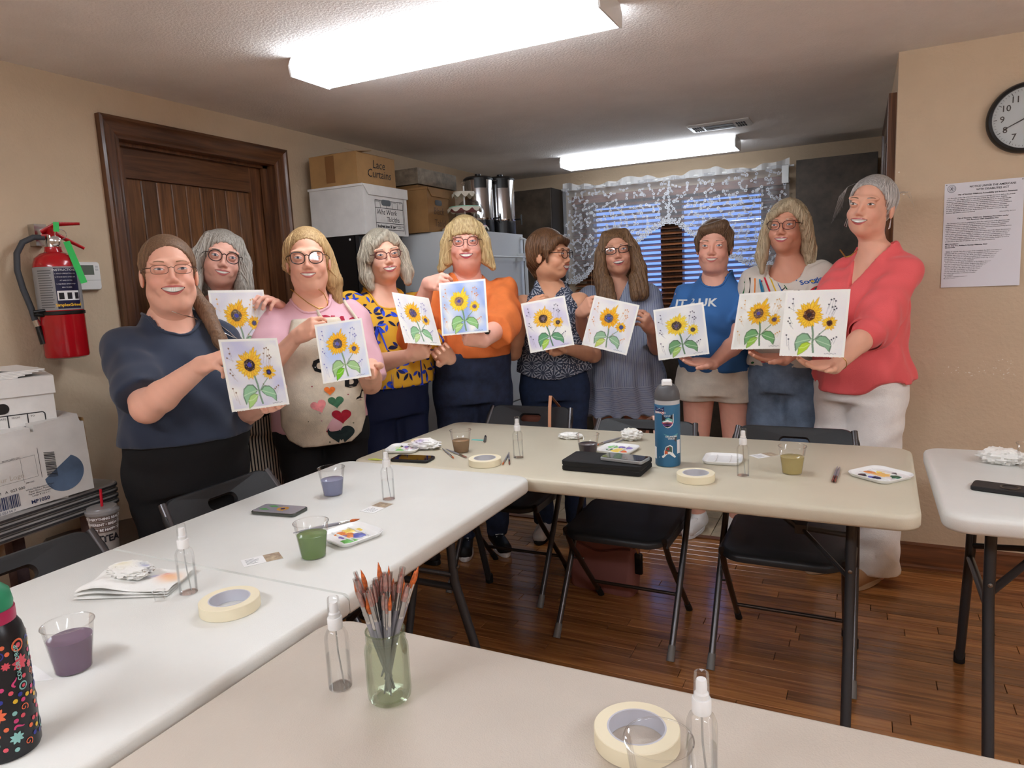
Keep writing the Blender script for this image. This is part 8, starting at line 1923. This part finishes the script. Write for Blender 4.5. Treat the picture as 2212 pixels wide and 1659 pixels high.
def paint(seed, wash, wamt, yel, org, cen, cen2, sprig, leaf=(150, 190, 140), leaf2=(176, 206, 110), outline=(186, 120, 30), border=.03, sign=True, wash2=None, dark=False):
    c = Canvas(seed); r = c.r
    m = np.clip(.5+.5*c.noise(9)+.25*c.noise(22), 0, 1)*wamt; e = np.minimum(np.minimum(_u_, 1-_u_), np.minimum(_v_, 1-_v_)); m = m*np.clip((e-border)/.012, 0, 1); c.put(m, wash)
    if wash2 is not None: m = np.clip(c.noise(8), 0, 1)*wamt*.9*np.clip((e-border)/.012, 0, 1); c.put(m, wash2)
    X, Y = .42+r.uniform(-.012, .012), .375; R0 = .092
    def sprigs(pts, stemdir):
        for x, y in pts: c.line([(x, y), (x+stemdir[0]*.5, y+stemdir[1]*.55), (x+stemdir[0], y+stemdir[1])], .006, tuple(np.array(sprig)*.6+90), .55)
        for x, y in pts: c.disc(x, y, .0135, sprig, .9, 8)
    sprigs([(.13, .13), (.13, .20)], (.03, .12)); sprigs([(.08, .26)], (.1, .05)); sprigs([(.10, .42), (.085, .47), (.12, .50)], (.06, .09)); sprigs([(.08, .68), (.12, .74)], (.03, .17))
    sprigs([(.73, .15), (.77, .14), (.80, .17), (.70, .22)], (-.03, .14)); sprigs([(.76, .26), (.80, .25), (.82, .28), (.79, .30)], (-.05, .12)); sprigs([(.82, .72), (.86, .70), (.79, .74)], (-.04, .11)); sprigs([(.60, .66), (.63, .69)], (-.03, .05))
    st = tuple(np.array(leaf)*.72)
    c.line([(.47, .52), (.50, .66), (.505, .80), (.53, .94)], .030, st); c.line([(.51, .76), (.60, .66), (.69, .58)], .013, st)
    def leafp(P, col, edge):
        c.poly(P, edge, .9); q = np.array(P); m_ = q.mean(0); c.poly(m_+(q-m_)*.86, col, .95); c.line([P[0], tuple(m_), P[len(P)//2]], .012, tuple(np.array(col)*.25+np.array([232, 240, 214])*.75), .7)
    ed = tuple(np.array(leaf)*.62)
    leafp([(.49, .735), (.42, .65), (.33, .645), (.25, .70), (.22, .80), (.25, .93), (.30, .86), (.37, .79), (.45, .77)], leaf, ed)
    leafp([(.485, .80), (.42, .775), (.34, .80), (.29, .87), (.285, .985), (.36, .945), (.43, .89)], leaf2, tuple(np.array(leaf2)*.72))
    leafp([(.53, .74), (.60, .68), (.70, .69), (.77, .75), (.80, .83), (.78, .93), (.71, .86), (.62, .83), (.57, .79)], leaf, ed)
    n = 21
    for ring, (Lk, wk) in enumerate(((1.0, 1.0), (.86, .9))):
        for k in range(n):
            a = 2*PI*(k+.5*ring)/n+r.uniform(-.07, .07); L = .155*Lk*r.uniform(.8, 1.15)
            if abs((a+PI/2-.35+PI) % (2*PI)-PI) < .16: L *= 1.45
            if abs((a+PI/4+PI) % (2*PI)-PI) < .45: L *= 1.25
            b_ = r.uniform(-.02, .02); t = r.random(); col = np.array(yel)*(1-.45*t)+np.array(org)*.45*t
            c.poly(petal(X, Y, a, R0*.8, L, .026*wk, b_), outline, .75); c.poly(petal(X, Y, a, R0*.8, L*.95, .0205*wk, b_), col, .97); c.poly(petal(X, Y, a, R0*.8, L*.5, .010, b_*.4), org, .55)
    c.disc(X, Y, R0*1.06, tuple(np.array(cen)*.8), .9, 20); c.disc(X, Y, R0*.95, cen, .95, 20)
    for k in range(90):
        a = r.uniform(0, 6.28); q = R0*math.sqrt(r.random())*.92; col = (236, 214, 180) if (k % 3 == 0) else tuple(np.array(cen)*.45); c.disc(X+q*math.cos(a), Y+q*math.sin(a)/ASP, .0055, col, .8, 6)
    c.disc(X, Y, R0*.42, cen2, .85, 12, .25)
    X2, Y2 = .735, .495
    for k in range(15):
        a = 2*PI*k/15+r.uniform(-.1, .1); L = .085*r.uniform(.85, 1.2); t = r.random(); col = np.array(yel)*(1-t*.6)+np.array(org)*t*.6; c.poly(petal(X2, Y2, a, .036, L, .020, 0), outline, .75); c.poly(petal(X2, Y2, a, .036, L*.93, .0155, 0), col, .96)
    c.disc(X2, Y2, .050, cen, .95, 10, .15); c.disc(X2, Y2, .026, cen2, .85, 10, .2)
    for k in range(30): a = r.uniform(0, 6.28); q = .045*math.sqrt(r.random()); c.disc(X2+q*math.cos(a), Y2+q*math.sin(a)/ASP, .005, tuple(np.array(cen)*.5), .7, 6)
    if sign:
        x = .70
        for k in range(9): c.line([(x, .945+.006*math.sin(k*2.1)), (x+.02, .945+.006*math.sin(k*2.1+1.7))], .006, (84, 84, 90), .7); x += .02
    c.I += c.r.normal(size=c.I.shape)*1.5
    return lin(np.clip(c.I, 0, 255))
M_paint = mat_attr('watercolour_sheet', rough=.75, spec=.25, bump=.08, bscale=420)
def painting(key, label, **kw):
    tl, tr, bl = [Vector(p) for p in PAPERS[key]]; X = tr-tl; Y = bl-tl; w, h = X.length, Y.length; n = X.cross(-Y).normalized()
    I = paint(**kw); V = []; rr = random.Random(kw['seed']); N0 = (GX+1)*(GY+1); curl = 0.0
    edge = [rr.uniform(0, .003) for _ in range(GX+1)]
    for j in range(GY+1):
        for i in range(GX+1):
            u, v = i/GX, j/GY; yv = v*h-(edge[i] if j == GY else 0); cz = 0.0; V.append((u*w-w/2, h/2-yv, cz+.0008))
    base = np.array(V); bk = base.copy(); bk[:, 2] -= .0011
    idx = np.arange(N0).reshape(GY+1, GX+1); q = np.stack([idx[:-1, :-1], idx[1:, :-1], idx[1:, 1:], idx[:-1, 1:]], -1).reshape(-1, 4)
    ring = list(idx[0, :])+list(idx[1:, -1])+list(idx[-1, -2::-1])+list(idx[-2:0:-1, 0]); k = len(ring)
    Vb = bk[ring]; side = np.array([(ring[i], ring[(i+1) % k], N0+(i+1) % k, N0+i) for i in range(k)])
    # coarse back: fan of strips using the rim only
    allV = np.concatenate([base, Vb]); Fs = [tuple(f) for f in q]+[tuple(f) for f in side]+[tuple(N0+i for i in reversed(range(k)))]
    cols = np.concatenate([I.reshape(-1, 3), np.tile(lin((236, 234, 228)), (k, 1))])
    me = npmesh('painting', allV, Fs, cols, True, 30); o = meshobj('painting', me, M_paint); c = tl+X/2+Y/2
    place(o, c, X, -Y); tag(o, label, 'painting', 'sunflower watercolours'); return o
YE, OR = (246, 212, 66), (232, 158, 40)
painting('navy', 'sunflower watercolour held by the woman in the navy T-shirt', seed=1, wash=(192, 192, 222), wamt=.85, yel=(246, 214, 70), org=OR, cen=(62, 44, 44), cen2=(60, 70, 190), sprig=(120, 84, 60), leaf=(150, 196, 156), leaf2=(176, 214, 130))
painting('grey', 'sunflower watercolour partly hidden behind the navy shirt woman\'s painting', seed=2, wash=(206, 204, 220), wamt=.75, yel=(248, 206, 60), org=(238, 150, 36), cen=(106, 92, 76), cen2=(70, 76, 180), sprig=(226, 160, 70), leaf=(160, 200, 162), leaf2=(184, 216, 150))
painting('apron', 'sunflower watercolour with blue lower corner held by the woman in the apron', seed=3, wash=(196, 204, 232), wamt=.9, yel=(250, 206, 50), org=(240, 152, 24), cen=(96, 84, 96), cen2=(104, 104, 190), sprig=(110, 112, 176), leaf=(164, 202, 140), leaf2=(120, 196, 40), wash2=(176, 198, 238))
painting('yellow', 'sunflower watercolour held slanted by the woman in the yellow top', seed=4, wash=(220, 216, 226), wamt=.6, yel=(250, 206, 60), org=(238, 144, 30), cen=(96, 84, 110), cen2=(80, 78, 150), sprig=(108, 100, 160), leaf=(146, 194, 146), leaf2=(190, 218, 150))
painting('orange', 'sunflower watercolour on blue wash held by the woman in orange', seed=5, wash=(140, 164, 220), wamt=1.0, yel=(250, 222, 70), org=(242, 186, 30), cen=(166, 128, 96), cen2=(66, 62, 176), sprig=(226, 126, 60), leaf=(150, 200, 130), leaf2=(178, 214, 130), wash2=(176, 196, 236), outline=(214, 160, 40))
painting('slate', 'sunflower watercolour held by the woman in the slate sleeveless blouse', seed=6, wash=(200, 194, 222), wamt=.9, yel=(248, 208, 80), org=(230, 160, 50), cen=(74, 54, 46), cen2=(130, 110, 120), sprig=(84, 78, 96), leaf=(104, 160, 116), leaf2=(170, 206, 90))
painting('dress', 'sunflower watercolour with orange sprigs held by the woman in the striped dress', seed=7, wash=(224, 216, 224), wamt=.75, yel=(248, 204, 50), org=(226, 124, 24), cen=(86, 92, 116), cen2=(74, 84, 190), sprig=(214, 130, 60), leaf=(150, 186, 150), leaf2=(196, 210, 110), wash2=(196, 204, 226), outline=(206, 130, 30))
painting('blue', 'sunflower watercolour with dark brown strokes held by the woman in blue', seed=8, wash=(206, 208, 218), wamt=.9, yel=(244, 224, 80), org=(222, 160, 40), cen=(80, 66, 58), cen2=(90, 80, 120), sprig=(64, 54, 76), leaf=(112, 158, 110), leaf2=(168, 200, 110), outline=(206, 170, 50))
painting('print', 'sunflower watercolour on cream held by the woman in the printed blouse', seed=9, wash=(222, 220, 210), wamt=.9, yel=(246, 204, 50), org=(232, 144, 30), cen=(126, 92, 64), cen2=(80, 76, 170), sprig=(206, 150, 80), leaf=(116, 168, 108), leaf2=(150, 196, 80))
painting('coral', 'sunflower watercolour with black berries held by the woman in coral', seed=10, wash=(230, 226, 230), wamt=.6, yel=(248, 210, 56), org=(232, 160, 40), cen=(96, 54, 30), cen2=(46, 34, 44), sprig=(44, 42, 52), leaf=(140, 180, 142), leaf2=(180, 212, 60))
